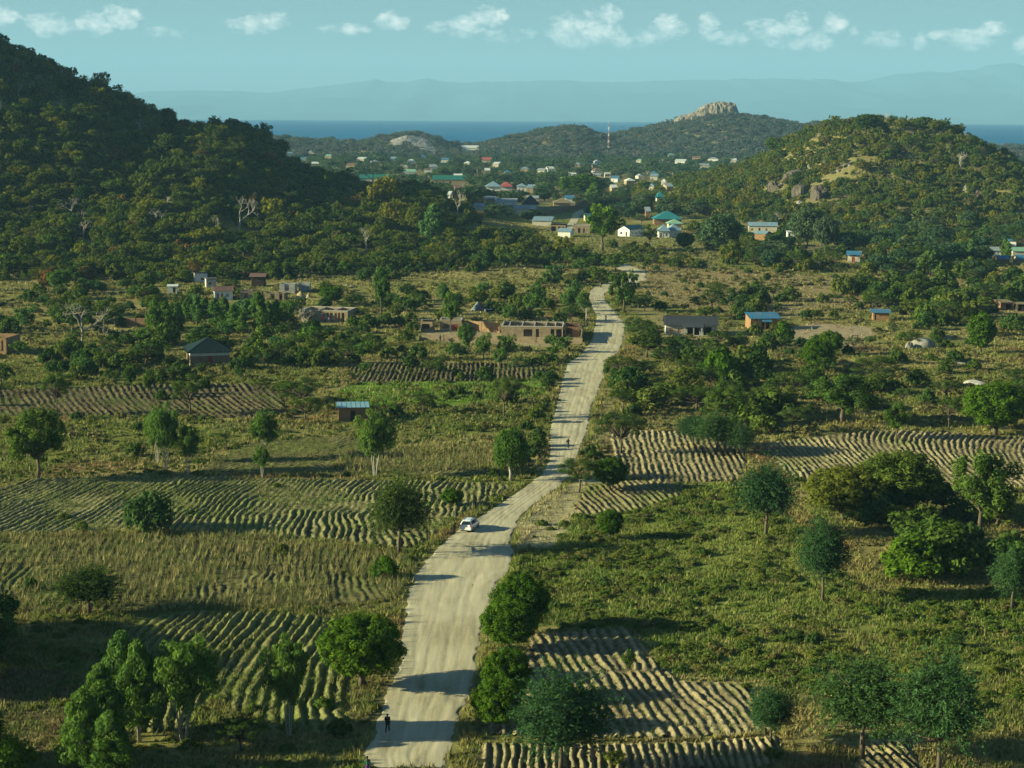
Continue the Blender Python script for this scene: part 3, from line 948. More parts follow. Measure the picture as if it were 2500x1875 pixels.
        W, H = 6.5, 6.8
        n = 62 if not lo else 22
        d = fib(n, r); d = unit(d + r.normal(size=d.shape) * .25)
        lob = 1 + .38 * (vnoise(d[:, 0] * 1.4 + 5, d[:, 1] * 1.4 + d[:, 2] * 1.7, seed)[:, None] - .5) * 2
        C = d * np.array([2.6, 2.6, 2.3]) * (.5 + .5 * r.random((n, 1))) * lob + np.array([(r.random() - .5) * .8, 0, 4.1])
        C = C[C[:, 2] > 1.5]
        R_ = .42 + .42 * r.random(len(C))
        V, F, T = clumps_to_leaves(C, R_ * (1.25 if lo else 1), max(6, int(115 * k * (1.7 if lo else 1))), .15 * ls, .5, r, updir=.45)
        limbs(mb, .17, (r.normal() * .15, r.normal() * .1, 1.9), [tuple(c) for c in C[::(3 if not lo else 6)]], r, rtip=.025)
    elif kind == 'bush':
        W, H = 4.0, 2.6
        n = 40 if not lo else 14
        a = r.random(n) * 6.283; q = np.sqrt(r.random(n)) * 1.55
        zt = (1 - (q / 1.9) ** 2) * 1.9
        zt = zt * (.55 + .75 * vnoise(np.cos(a) * q * .9 + 7, np.sin(a) * q * .9, seed))
        C = np.stack([np.cos(a) * q * (1 + .25 * np.sin(2 * a + seed)), np.sin(a) * q, .3 + zt * (.45 + .55 * r.random(n))], 1)
        R_ = .28 + .30 * r.random(n)
        V, F, T = clumps_to_leaves(C, R_ * (1.3 if lo else 1), max(7, int(110 * k * (1.9 if lo else 1))), .12 * ls, .5, r, updir=.4)
        if not lo:
            for c in C[::5]:
                mb.tube([(0, 0, -.1), tuple(c)], [.05, .015], 4, cap=False)
        else:
            mb.tube([(0, 0, -.1), (0, 0, 1.2)], [.05, .03], 3)
    elif kind == 'bare':
        W, H = 7.0, 7.5
        tips = []

        def grow(p, d, L, rad, dep):
            q = p + d * L
            m = (p + q) / 2 + Vector(r.normal(size=3)) * L * .07
            mb.tube([p, m, q], [rad, rad * .85, rad * .68], 5 if dep > 2 else 3, 0, cap=False)
            tips.append(q)
            if dep == 0:
                return
            for _ in range(2 if r.random() < .45 else 3):
                nd = (d + Vector(r.normal(size=3)) * .52 + Vector((0, 0, .12))).normalized()
                grow(q, nd, L * (.66 + .2 * r.random()), rad * .62, dep - 1)
        grow(Vector((0, 0, -.2)), Vector((.04, .02, 1)).normalized(), 2.3, .21, 5 if not lo else 3)
        V = np.zeros((0, 3)); F = np.zeros((0, 4), int); T = np.zeros(0)
    if len(V):
        rad = np.hypot(V[:, 0], V[:, 1])
        W = 2 * float(np.percentile(rad, 93)); H = float(np.percentile(V[:, 2], 99.3))
    return mb, V, F, T, W, H


# crown colours (albedo), dark teal greens as the place has them, save the hazed far hills
LM = {
    'mango': leaf_mat('leaf_mango', [(0, (.050, .105, .008)), (.5, (.066, .13, .010)), (1, (.084, .15, .012))], .25),
    'acacia': leaf_mat('leaf_acacia', [(0, (.048, .085, .018)), (.35, (.068, .105, .020)), (.7, (.060, .11, .032)), (1, (.092, .12, .024))], .28),
    'feathery': leaf_mat('leaf_feathery', [(0, (.045, .10, .036)), (.5, (.056, .12, .042)), (1, (.068, .125, .036))], .28),
    'euc': leaf_mat('leaf_eucalyptus', [(0, (.075, .14, .030)), (.5, (.09, .16, .030)), (1, (.075, .15, .05))], .32),
    'airy': leaf_mat('leaf_airy_tree', [(0, (.075, .135, .03)), (.5, (.095, .16, .03)), (1, (.085, .15, .045))], .32),
    'weeping': leaf_mat('leaf_weeping', [(0, (.06, .12, .018)), (1, (.075, .14, .022))], .3),
    'broadleaf': leaf_mat('leaf_broadleaf', [(0, (.042, .085, .020)), (.3, (.065, .115, .020)), (.6, (.10, .135, .020)), (.85, (.055, .10, .028)), (1, (.13, .145, .022))], .28),
    'bush': leaf_mat('leaf_bush', [(0, (.042, .085, .018)), (.3, (.07, .11, .02)), (.55, (.05, .10, .028)), (.8, (.11, .13, .024)), (1, (.08, .13, .02))], .25),
    'hill': leaf_mat('leaf_hillside', [(0, (.04, .072, .018)), (.2, (.065, .10, .018)), (.36, (.12, .135, .018)), (.5, (.06, .11, .02)), (.62, (.17, .165, .016)), (.72, (.15, .16, .02)), (.82, (.05, .085, .02)), (.965, (.085, .095, .03)), (.985, (.15, .095, .03)), (1, (.15, .095, .03))], .3),
    'hillr': leaf_mat('leaf_rocky_hill', [(0, (.05, .09, .022)), (.25, (.085, .12, .02)), (.5, (.14, .145, .02)), (.62, (.06, .11, .028)), (.8, (.18, .165, .02)), (.92, (.12, .11, .04)), (1, (.08, .12, .02))], .28),
    'town': leaf_mat('leaf_town_trees', [(0, (.04, .085, .045)), (.4, (.055, .10, .048)), (.7, (.08, .125, .05)), (1, (.07, .10, .055))], .25),
    'far': leaf_mat('leaf_far_hills_hazed', [(0, (.09, .115, .095)), (.3, (.07, .11, .09)), (.5, (.13, .13, .12)), (.7, (.075, .105, .09)), (1, (.16, .15, .14))], .25),  # grey brown of bare trees, with distance haze mixed into the colour
    'orange': leaf_mat('leaf_orange', [(0, (.20, .10, .03)), (1, (.17, .11, .03))], .3),
    'yellow': leaf_mat('leaf_yellow', [(0, (.16, .15, .018)), (1, (.13, .135, .02))], .3),
}
BARK = plain_mat('bark_brown', (.11, .085, .06), .95, .05, .35, 2.5)
BARKW = plain_mat('bark_pale', (.34, .30, .24), .9, .1, .25, 2.0)

PROTO = {}


def proto(kind, lod, var, leaf=None, bark=None):
    key = (kind, lod, var, leaf, bark)
    if key in PROTO:
        return PROTO[key]
    gk = (kind, lod, var)
    if ('geo',) + gk not in PROTO:
        PROTO[('geo',) + gk] = tree_proto(kind, lod, 1000 + var * 31 + (hash_s(kind) % 97) * 7)
    mb, V, F, T, W, H = PROTO[('geo',) + gk]
    lm = LM[leaf or kind] if kind != 'bare' else None
    bm_ = bark or (BARKW if kind in ('bare', 'weeping', 'euc', 'airy') else BARK)
    tm = mb.mesh('trunk', [bm_], smooth_shade=True)
    cm = mesh_np('crown', V, F, [lm], fcol=T) if len(V) else None
    PROTO[key] = (tm, cm, W, H)
    return PROTO[key]


def hash_s(s):
    h = 0
    for ch in s:
        h = (h * 131 + ord(ch)) & 0xffffff
    return h


def joined(kind, lod, var, leaf=None):
    """one mesh with crown and trunk, for trees too small to show their parts"""
    key = ('j', kind, lod, var, leaf)
    if key in PROTO:
        return PROTO[key]
    tm, cm, W, H = proto(kind, lod, var, leaf)
    mb, V, F, T, _, _ = PROTO[('geo', kind, lod, var)]
    tv = np.array(mb.v); tf = [f for f in mb.f if len(f) == 4]
    tf = np.array(tf).reshape(-1, 4)
    VV = np.concatenate([V, tv]) if len(V) else tv
    FF = np.concatenate([F, tf + len(V)]) if len(V) else tf
    mi = np.concatenate([np.zeros(len(F), int), np.ones(len(tf), int)])
    TT = np.concatenate([T, np.full(len(tv), .5)])
    mats = [LM[leaf or kind] if kind != 'bare' else BARKW, BARK if kind not in ('bare', 'euc') else BARKW]
    me = mesh_np(kind + '_tree', VV, FF, mats, mat_idx=mi, fcol=TT)
    PROTO[key] = (me, W, H)
    return PROTO[key]


KNAME = {'mango': 'mango_tree', 'acacia': 'acacia_tree', 'feathery': 'feathery_tree', 'euc': 'eucalyptus_tree', 'weeping': 'weeping_tree', 'airy': 'eucalyptus_tree', 'broadleaf': 'leafy_tree', 'bush': 'bush', 'bare': 'bare_tree'}
KCAT = {'bush': 'bush'}
N_PLACED = []


def place_tree(kind, x, y, z, w_m, h_m, label, group=None, s=10.0, var=None, leaf=None, parts=None, name=None, rz=None):
    lod = 'H' if s > 10.5 else ('M' if s > 3.6 else 'L')
    v = int(rng.integers(0, 5 if kind in ('broadleaf', 'bush', 'acacia') else 3)) if var is None else var
    r_ = float(rng.random() * 6.283) if rz is None else rz
    nm = name or KNAME[kind]
    if parts is None:
        parts = s > 5.5
    if parts:
        tm, cm, W, H = proto(kind, lod, v, leaf)
        root = empty(nm, (x, y, z), r_)
        root.scale = (w_m / W, w_m / W, h_m / H)
        tag(root, label, KCAT.get(kind, 'tree'), group)
        if kind == 'bare':
            link('branches', tm, root)
        else:
            if kind == 'bush':
                link('stems', tm, root)
            else:
                link('trunk', tm, root)
            link('crown', cm, root)
    else:
        me, W, H = joined(kind, lod, v, leaf)
        root = link(nm, me)
        root.location = (x, y, z); root.rotation_euler = (0, 0, r_); root.scale = (w_m / W, w_m / W, h_m / H)
        tag(root, label, KCAT.get(kind, 'tree'), group)
    N_PLACED.append((x, y, w_m * .4))
    return root


def hero(kind, bx, by, wpx, top, label, **kw):
    x, y, z = hit(bx, by)
    s = FPX / y
    return place_tree(kind, x, y, z, wpx / s, max(1.0, (by - top) / s * 1.0), label, s=s, **kw)


HERO = [
    ('mango', 883, 1676, 204, 1492, 'large round dark mango tree on the left edge of the dirt road'),
    ('mango', 1272, 1548, 148, 1402, 'rear of the two mango trees overlapping right of the road'),
    ('mango', 1243, 1590, 138, 1462, 'front mango tree of the overlapping pair right of the road'),
    ('mango', 1236, 1716, 118, 1580, 'light green mango tree behind the bluish feathery tree'),
    ('mango', 1218, 1788, 132, 1648, 'slim trunked mango tree at the right edge of the road, nearest the camera'),
    ('feathery', 1368, 1896, 240, 1622, 'bluish feathery tree standing over the ridges by the road'),
    ('feathery', 2105, 1852, 224, 1590, 'feathery tree with a bare trunk standing over the small ridge patch'),
    ('feathery', 2290, 1905, 212, 1572, 'tall dense feathery tree in the bottom right corner'),
    ('feathery', 1881, 1818, 116, 1664, 'small feathery tree at the corner of the ridged field'),
    ('feathery', 2008, 1468, 124, 1252, 'slender feathery tree in the middle of the green weedy field'),
    ('feathery', 1870, 1310, 136, 1118, 'feathery tree with thin trunk at the top of the weedy field'),
    ('feathery', 2470, 1490, 110, 1330, 'feathery tree cut by the right edge of the picture'),
    ('bush', 2235, 1412, 175, 1300, 'dark round bush in front of the thicket on the right', {'leaf': 'mango'}),
    ('bush', 2300, 1400, 190, 1262, 'wide yellow green bush of the thicket on the right'),
    ('broadleaf', 2395, 1308, 160, 1098, 'leafy tree with a pale trunk at the right end of the thicket'),
    ('mango', 2060, 1272, 190, 1140, 'left round crown of the big leafy clump below the curved ridges', {'leaf': 'broadleaf'}),
    ('mango', 2190, 1262, 200, 1100, 'tallest round crown of the big leafy clump below the curved ridges', {'leaf': 'broadleaf'}),
    ('bush', 2120, 1280, 150, 1180, 'low front bush of the big leafy clump'),
    ('broadleaf', 2059, 1034, 156, 914, 'large yellow tinged leafy tree above the curved ridges'),
    ('mango', 2430, 1062, 156, 932, 'large dark glossy tree at the right edge above the curved ridges'),
    ('mango', 1995, 910, 72, 828, 'egg shaped dark green tree in the dry grass'),
    ('mango', 2028, 868, 58, 808, 'small mango tree behind the egg shaped tree'),
    ('acacia', 2132, 948, 110, 862, 'flat topped acacia right of the egg shaped tree'),
    ('bush', 1756, 940, 100, 850, 'broad dark green tree clump standing left of the dry grass strip', {'leaf': 'mango'}),
    ('bush', 1850, 940, 92, 856, 'bushy tree beside the broad dark clump'),
    ('acacia', 1680, 926, 66, 864, 'acacia at the left end of the dark tree row'),
    ('broadleaf', 1885, 1012, 140, 940, 'dark leafy tree over the top of the curved ridges'),
    ('acacia', 1935, 1056, 82, 990, 'low acacia left of the yellow tinged leafy tree'),
    ('broadleaf', 1770, 1030, 110, 950, 'dark leafy tree behind the grey green feathery tree'),
    ('acacia', 1700, 1010, 130, 940, 'wide acacia above the straight ridges'),
    ('feathery', 1751, 1106, 120, 1006, 'grey green feathery tree rising from the straight ridges'),
    ('feathery', 1800, 1112, 90, 1030, 'smaller grey green feathery tree beside the straight ridges'),
    ('feathery', 1692, 1090, 76, 1010, 'pale feathery tree at the back edge of the straight ridges'),
    ('mango', 2394, 862, 66, 762, 'tall oval dark tree right of the boulders'),
    ('broadleaf', 2189, 1074, 64, 976, 'small leafy tree on the upper edge of the curved ridges'),
    ('acacia', 2317, 1048, 66, 966, 'brownish thin crowned acacia with slanting trunk'),
    ('bush', 1908, 834, 62, 784, 'round bush in front of the blue roofed orange house', {'leaf': 'mango'}),
    ('bush', 1846, 820, 32, 790, 'small bright bush at the corner of the orange house'),
    ('acacia', 1414, 1203, 106, 1116, 'flat topped acacia where the path leaves the road'),
    ('mango', 1489, 1195, 82, 1116, 'dark round mango tree beside the flat topped acacia'),
    ('acacia', 1516, 1110, 126, 1006, 'large acacia in front of the straight ridges'),
    ('bush', 1440, 1120, 52, 1086, 'low bush on the road edge near the cyclist'),
    ('weeping', 1246, 1174, 80, 1044, 'weeping bright green tree with a white trunk left of the road'),
    ('airy', 916, 1164, 92, 1004, 'tall pale stemmed eucalyptus in the middle of the left fields'),
    ('feathery', 975, 1352, 142, 1160, 'dark acacia left of the parked car', {'leaf': 'acacia'}),
    ('mango', 1104, 1236, 54, 1192, 'small round tree in the ridged field by the road'),
    ('acacia', 1230, 1022, 86, 916, 'thin umbrella acacia in the green grass'),
    ('acacia', 1033, 1010, 58, 952, 'small umbrella acacia in the green grass'),
    ('broadleaf', 1521, 762, 72, 664, 'tall leafy tree at the bend of the road'),
    ('acacia', 1557, 834, 72, 774, 'flat topped acacia left of the grey house'),
    ('bush', 1586, 826, 38, 796, 'small bush under the flat topped acacia'),
    ('bush', 1494, 918, 50, 876, 'round grey green bush on the right shoulder of the road'),
    ('mango', 1490, 1318, 62, 1242, 'small round tree on a thin stem in the dry grass'),
    ('bush', 940, 1414, 66, 1356, 'dark round bush in the dead maize by the road', {'leaf': 'mango'}),
    ('broadleaf', 1534, 1642, 34, 1584, 'sapling at the edge of the ridged field'),
    ('euc', 300, 1800, 124, 1530, 'tallest pointed eucalyptus of the bottom left grove'),
    ('euc', 340, 1812, 104, 1548, 'second pointed eucalyptus close behind the tallest one'),
    ('euc', 250, 1850, 116, 1610, 'middle eucalyptus of the bottom left grove'),
    ('euc', 205, 1895, 124, 1672, 'short blue green eucalyptus at the left of the grove'),
    ('airy', 448, 1812, 166, 1548, 'broad topped eucalyptus right of the grove'),
    ('euc', 270, 1910, 116, 1725, 'frontmost eucalyptus of the grove at the picture bottom'),
    ('airy', 706, 1800, 112, 1540, 'thin airy eucalyptus between the grove and the mango tree'),
    ('acacia', 588, 1836, 136, 1738, 'dark spreading acacia in the shade at the bottom left'),
    ('bush', 30, 1900, 120, 1790, 'dark bush in the bottom left corner', {'leaf': 'mango'}),
    ('feathery', 218, 1502, 162, 1378, 'wide dark acacia in the dead maize on the left', {'leaf': 'acacia'}),
    ('bush', 365, 1298, 126, 1198, 'large rounded bushy acacia in the left ridged field', {'leaf': 'acacia'}),
    ('broadleaf', 91, 1172, 138, 994, 'big dark tree wrapped in creeper at the left'),
    ('airy', 405, 1154, 76, 985, 'bright eucalyptus clump in the left fields'),
    ('airy', 385, 1130, 60, 990, 'eucalyptus leaning left behind the bright clump'),
    ('airy', 460, 1158, 52, 1034, 'slim eucalyptus at the right of the bright clump'),
    ('airy', 645, 1120, 68, 1000, 'light green airy tree beside the dark ridges'),
    ('airy', 640, 1166, 38, 1090, 'young eucalyptus on the bank above the ridged field'),
    ('acacia', 139, 1014, 78, 906, 'acacia on the left end of the dark ridges'),
    ('acacia', 465, 1012, 84, 910, 'acacia standing in the middle of the dark ridges'),
    ('broadleaf', 321, 952, 42, 886, 'young tree with slim stem behind the dark ridges'),
    ('broadleaf', 366, 967, 30, 900, 'thin sapling behind the dark ridges'),
    ('acacia', 742, 1000, 110, 920, 'spreading acacia above the blue roofed shed'),
    ('acacia', 745, 1030, 86, 966, 'acacia left of the blue roofed shed'),
    ('acacia', 700, 980, 80, 930, 'light green acacia at the end of the dark ridges'),
    ('mango', 810, 742, 56, 700, 'round dark mango tree right of the sand heaps'),
    ('bush', 762, 842, 62, 796, 'dark bush below the bare grey tree', {'leaf': 'mango'}),
    ('bare', 200, 834, 110, 722, 'big dead grey tree on the left of the plain'),
    ('bare', 745, 808, 80, 746, 'bare spreading tree behind the dark bush'),
    ('bare', 912, 470, 84, 376, 'tall white barked bare tree on the spur of the wooded hill'),
    ('bare', 205, 590, 56, 530, 'white dead tree low on the wooded hillside'),
    ('bare', 175, 530, 50, 474, 'bare grey tree above the white dead tree'),
    ('bare', 585, 565, 110, 472, 'large rounded leafless tree on the wooded hillside'),
    ('bare', 895, 612, 72, 545, 'grey leafless tree at the foot of the wooded hill'),
    ('bare', 1118, 524, 62, 466, 'pale leafless tree at the end of the hill spur'),
    ('bare', 520, 590, 40, 520, 'slim white branched tree on the wooded hillside'),
    ('bare', 286, 236, 96, 164, 'leafless tree on the skyline of the wooded hill'),
    ('bare', 340, 262, 60, 196, 'second leafless tree on the skyline of the wooded hill'),
    ('yellow', 0, 0, 0, 0, ''),
]
for h in HERO:
    if h[0] == 'yellow':
        continue
    kw = h[6] if len(h) > 6 else {}
    hero(*h[:6], **kw)

hero('broadleaf', 940, 520, 84, 430, 'glowing yellow green tree on the spur below the white bare tree', leaf='yellow')
hero('broadleaf', 965, 560, 60, 492, 'round yellow tree lower on the hill spur', leaf='yellow')
hero('euc', 1060, 600, 60, 500, 'tall pale green pointed tree at the foot of the spur')
hero('broadleaf', 658, 418, 60, 370, 'orange tinged tree on the crest of the wooded hill', leaf='orange')
hero('broadleaf', 280, 640, 36, 602, 'orange leaved tree in the yellow scrub', leaf='orange')
hero('broadleaf', 118, 712, 40, 660, 'rust coloured tree left in the yellow scrub', leaf='orange')
hero('mango', 1890, 372, 46, 336, 'round green tree alone on the left slope of the rocky hill', leaf='broadleaf')
hero('bare', 2160, 305, 34, 272, 'leafless tree standing clear on top of the rocky hill')
hero('bare', 2086, 305, 34, 272, 'leafless tree left of the dark crown on the hilltop')
hero('mango', 2115, 322, 56, 280, 'dark round crown on the top of the rocky hill', leaf='broadleaf')
hero('mango', 2255, 320, 44, 286, 'dark crown at the right of the rocky hilltop', leaf='broadleaf')
hero('bare', 2345, 420, 56, 370, 'grey leafless tree on the right slope of the rocky hill')
hero('broadleaf', 1470, 612, 90, 500, 'big dark tree in front of the white gable house', leaf='mango')
hero('acacia', 1584, 608, 46, 548, 'grey green acacia in front of the pyramid roofed house')
hero('mango', 1672, 610, 44, 568, 'dark round tree right of the pyramid roofed house')
hero('mango', 1760, 620, 92, 524, 'large dark bushy tree between the village houses', leaf='town')
hero('mango', 1968, 606, 84, 508, 'largest blue green tree right of the brick shed', leaf='town')
hero('mango', 2015, 612, 60, 530, 'blue green tree at the edge of the small ploughed plot', leaf='town')
hero('euc', 1452, 500, 40, 446, 'light green pointed tree among the town trees')
hero('mango', 1420, 480, 110, 426, 'huge dark spreading tree in the town', leaf='mango')
hero('mango', 1905, 590, 26, 560, 'small dark tree in front of the brick shed')
ORDN = ['leftmost', 'second', 'third', 'fourth', 'fifth', 'sixth', 'seventh', 'eighth', 'ninth', 'tenth', 'eleventh', 'twelfth', 'thirteenth', 'rightmost']
for i, (bx, by, wp, tp) in enumerate([(380, 812, 40, 728), (405, 806, 34, 736), (432, 806, 34, 740), (456, 792, 34, 730), (480, 796, 32, 722), (500, 790, 34, 728), (525, 806, 36, 728), (548, 798, 34, 724), (570, 812, 34, 742), (590, 816, 30, 770), (630, 806, 44, 712), (655, 800, 34, 736), (675, 806, 34, 732), (600, 790, 26, 740)]):
    hero('euc', bx, by, wp, tp, ORDN[i] + ' slim bright eucalyptus of the row below the white cottage', group='eucalyptus trees below the white cottage')
for i, (bx, by, wp, tp) in enumerate([(930, 770, 40, 652), (1100, 812, 40, 712), (1085, 760, 30, 690), (1140, 860, 44, 790), (1180, 880, 40, 812), (1235, 880, 50, 818), (1345, 850, 32, 816), (1370, 860, 50, 822), (1390, 760, 40, 700), (1405, 735, 36, 680), (1425, 770, 38, 712), (1110, 880, 44, 836)]):
    hero('broadleaf', bx, by, wp, tp, ['tall young tree far behind the compound', 'young tree over the red door shop', 'young tree behind the compound shop', 'young tree before the middle of the compound wall', 'front tree below the long roofless house', 'second front tree below the long roofless house', 'slim tree at the right end of the compound wall', 'wide tree at the corner of compound and road', 'pointed tree on the verge behind the compound', 'farthest pointed tree on that verge', 'pointed tree beside the white dead trunk', 'low tree below the compound shop'][i] + ' left of the road', group='young trees around the brick compound', leaf='euc')
for i, (bx, by, wp, tp) in enumerate([(2345, 640, 26, 590), (2370, 642, 24, 584), (2352, 632, 20, 588), (2452, 634, 26, 584), (2460, 638, 20, 590)]):
    hero('euc', bx, by, wp, tp, ORDN[i] + ' upright bright tree among the scattered houses on the far right', group='upright trees by the far right houses')
for a_ in (('broadleaf', 1466, 702, 56, 650, 'leafy tree hiding the far bend of the road'), ('broadleaf', 1502, 664, 60, 620, 'leafy tree between the two visible stretches of the far road'), ('bush', 1455, 646, 60, 618, 'bush in front of the last visible stretch of road'), ('broadleaf', 1412, 640, 60, 594, 'round tree beside the last bend before the village'), ('acacia', 1432, 662, 60, 628, 'acacia at the vanishing point of the near road'), ('broadleaf', 1393, 648, 46, 604, 'leafy tree left of the last road bend')):
    hero(*a_)
# trees just outside the left and bottom edges, whose long shadows fall into the view
for (bx, by, wp, tp) in [(-90, 1650, 260, 1440), (-180, 1600, 260, 1400), (-60, 1580, 200, 1430), (-230, 1690, 240, 1480), (-100, 1880, 220, 1700), (-170, 1560, 220, 1390)]:
    hero('mango', bx, by, wp, tp, 'dark shade tree beyond the left edge, ' + {-90: 'nearest the field', -180: 'middle of its row', -60: 'closest behind the maize', -230: 'farthest left', -100: 'beside the bottom corner', -170: 'at the back of its row'}[bx], group='shade trees beyond the left edge', leaf='broadleaf')
for (bx, by, wp, tp) in [(640, 2030, 200, 1880), (760, 2040, 220, 1885), (870, 2050, 150, 1900), (1640, 2060, 220, 1890), (1850, 2080, 260, 1895), (520, 2030, 180, 1885)]:
    hero('mango', bx, by, wp, tp, 'dark tree below the bottom edge, ' + {640: 'under the dark acacia', 760: 'left of the road shadow', 870: 'beside the road', 1640: 'below the vertical ridges', 1850: 'below the small feathery tree', 520: 'below the grove'}[bx], group='shade trees below the bottom edge', leaf='broadleaf')

# ------------------------------------------------------------------ buildings
BR = brick_mat('burnt_brick', (.25, .135, .065), (.33, .19, .09), (.28, .22, .15))
BRT = brick_mat('tan_brick', (.28, .205, .12), (.35, .265, .16), (.32, .27, .19))
BRO = brick_mat('orange_brick', (.27, .14, .06), (.32, .18, .08), (.26, .18, .11))
BRD = brick_mat('earth_brick', (.19, .10, .06), (.25, .14, .08), (.2, .15, .1))
BLOCK = brick_mat('grey_block', (.42, .41, .36), (.5, .48, .43), (.33, .32, .29), .45, .2)
WHITEW = plain_mat('white_limewash', (.68, .66, .58), .9, .1, .08, .8, stain=(.52, .47, .38))
CREAMW = plain_mat('cream_plaster', (.55, .48, .35), .9, .1, .1, .8, stain=(.42, .35, .24))
CONC = plain_mat('concrete', (.42, .39, .33), .9, .1, .15, 1.5)
WOOD = plain_mat('timber', (.20, .13, .07), .85, .1, .3, 3)
DARKW = plain_mat('dark_timber', (.05, .035, .025), .85, .1, .3, 3)
DOORB = plain_mat('door_brown', (.30, .13, .05), .6, .3, .15, 2)
DOORR = plain_mat('door_red', (.30, .05, .035), .6, .3, .15, 2)
BOARD = plain_mat('orange_board', (.42, .22, .07), .8, .1, .15, 2)
FLOORM = plain_mat('earth_floor', (.24, .17, .10), .95, 0, .25, 1)


def roofmat(name, col, rough=.5, spec=.4, var=.15, stain=None):
    m, t = new_mat(name)
    out = t.n('ShaderNodeOutputMaterial'); b = t.n('ShaderNodeBsdfPrincipled')
    c = t.n('ShaderNodeTexCoord'); mp = t.n('ShaderNodeMapping'); mp.inputs['Scale'].default_value = (1.4, .35, .35)
    t.l(c.outputs['Object'], mp.inputs[0])
    nz = t.noise(1.0, 5, 0.65, mp.outputs[0]); n2 = t.noise(.35, 4, .6, c.outputs['Object'])
    f = t.m('ADD', t.m('MULTIPLY', nz.outputs[0], .6), t.m('MULTIPLY', n2.outputs[0], .4))
    cc = t.ramp(f, [(.3, tuple(v * (1 - var) for v in col)), (.7, tuple(min(1, v * (1 + var)) for v in col))])
    if stain:
        cc = t.mix(t.ramp(n2.outputs[0], [(.55, (0, 0, 0)), (.68, (1, 1, 1))]), cc, stain)
    t.l(cc, b.inputs['Base Color']); b.inputs['Roughness'].default_value = rough; b.inputs['Specular IOR Level'].default_value = spec
    t.l(b.outputs[0], out.inputs[0])
    return m


R_BLUE = roofmat('roof_blue_sheet', (.045, .15, .25), .6, .25, .3, stain=(.16, .15, .13))
R_LBLUE = roofmat('roof_pale_blue_sheet', (.17, .26, .31), .6, .25, .3, stain=(.24, .19, .14))
R_SHED = roofmat('roof_weathered_blue_sheet', (.19, .33, .38), .45, stain=(.04, .19, .33))
R_GREY = roofmat('roof_zinc_sheet', (.24, .27, .28), .6, .3, .3, stain=(.25, .16, .10))
R_DGREEN = roofmat('roof_dark_green_sheet', (.010, .022, .024), .8, .1)
R_GREEN = roofmat('roof_green_sheet', (.02, .13, .10), .5)
R_LGREEN = roofmat('roof_light_green_sheet', (.20, .36, .24), .5)
R_BROWN = roofmat('roof_brown_sheet', (.16, .09, .07), .6, .2)
R_TILE = roofmat('roof_charcoal_tile', (.045, .05, .058), .7, .2)
R_RED = roofmat('roof_red_sheet', (.34, .08, .06), .6, .2)
R_BLACK = roofmat('roof_black_sheet', (.03, .03, .035), .6, .2)
R_TEAL = roofmat('roof_teal_sheet', (.02, .16, .17), .5)
R_WHITE = roofmat('roof_whitish_sheet', (.55, .56, .52), .5)
R_THATCH = roofmat('roof_thatch', (.20, .16, .10), .95, 0, .3)
GLASS = plain_mat('window_dark_glass', (.015, .02, .022), .15, .5, .1, 1)
INSIDE = plain_mat('room_inside', (.09, .07, .05), .9, 0, .2, 1)


def wall_panel(mb, origin, ux, L, H, th, ops, mi=0, top=None):
    """an upright wall with real openings. ux: unit direction along the wall (2D), thickness goes to the left of ux"""
    ox, oy = origin[0], origin[1]; z0 = origin[2]
    nx_, ny_ = -ux[1], ux[0]
    ops = [(max(0.02, a), min(L - .02, b_), max(0, c), min(H - .02, d)) for (a, b_, c, d) in ops if b_ > a]
    us = sorted({0, L} | {v for o in ops for v in o[:2]}); zs = sorted({0, H} | {v for o in ops for v in o[2:4]})
    def P(u, w_, z): return (ox + ux[0] * u + nx_ * w_, oy + ux[1] * u + ny_ * w_, z0 + z)
    nU, nZ = len(us) - 1, len(zs) - 1
    sol = [[not any(o[0] <= (us[i] + us[i + 1]) / 2 <= o[1] and o[2] <= (zs[j] + zs[j + 1]) / 2 <= o[3] for o in ops) for j in range(nZ)] for i in range(nU)]
    def S(i, j): return 0 <= i < nU and 0 <= j < nZ and sol[i][j]
    for i in range(nU):
        for j in range(nZ):
            if not sol[i][j]:
                continue
            a, b_, c, d = us[i], us[i + 1], zs[j], zs[j + 1]
            mb.quad([P(a, 0, c), P(b_, 0, c), P(b_, 0, d), P(a, 0, d)], mi)
            mb.quad([P(b_, th, c), P(a, th, c), P(a, th, d), P(b_, th, d)], mi)
            if not S(i - 1, j): mb.quad([P(a, th, c), P(a, 0, c), P(a, 0, d), P(a, th, d)], mi)
            if not S(i + 1, j): mb.quad([P(b_, 0, c), P(b_, th, c), P(b_, th, d), P(b_, 0, d)], mi)
            if not S(i, j - 1): mb.quad([P(a, th, c), P(b_, th, c), P(b_, 0, c), P(a, 0, c)], mi)
            if not S(i, j + 1): mb.quad([P(a, 0, d), P(b_, 0, d), P(b_, th, d), P(a, th, d)], mi)


def slab(mb, q, th, mi=0, ribs=0.0, ribh=.035):
    """a roof sheet: quad q = eave left, eave right, top right, top left; with raised seams up the slope"""
    q = [Vector(p) for p in q]
    n = (q[1] - q[0]).cross(q[3] - q[0])
    if n.length < 1e-6:
        n = (q[1] - q[0]).cross(q[2] - q[0])
    n.normalize()
    if n.z < 0: n = -n
    up = n * th
    t = [p + up for p in q]
    b = len(mb.v)
    mb.v += [tuple(p) for p in q + t]
    for f in ((4, 5, 6, 7), (3, 2, 1, 0), (0, 1, 5, 4), (1, 2, 6, 5), (2, 3, 7, 6), (3, 0, 4, 7)):
        mb.f.append(tuple(b + i for i in f)); mb.mi.append(mi)


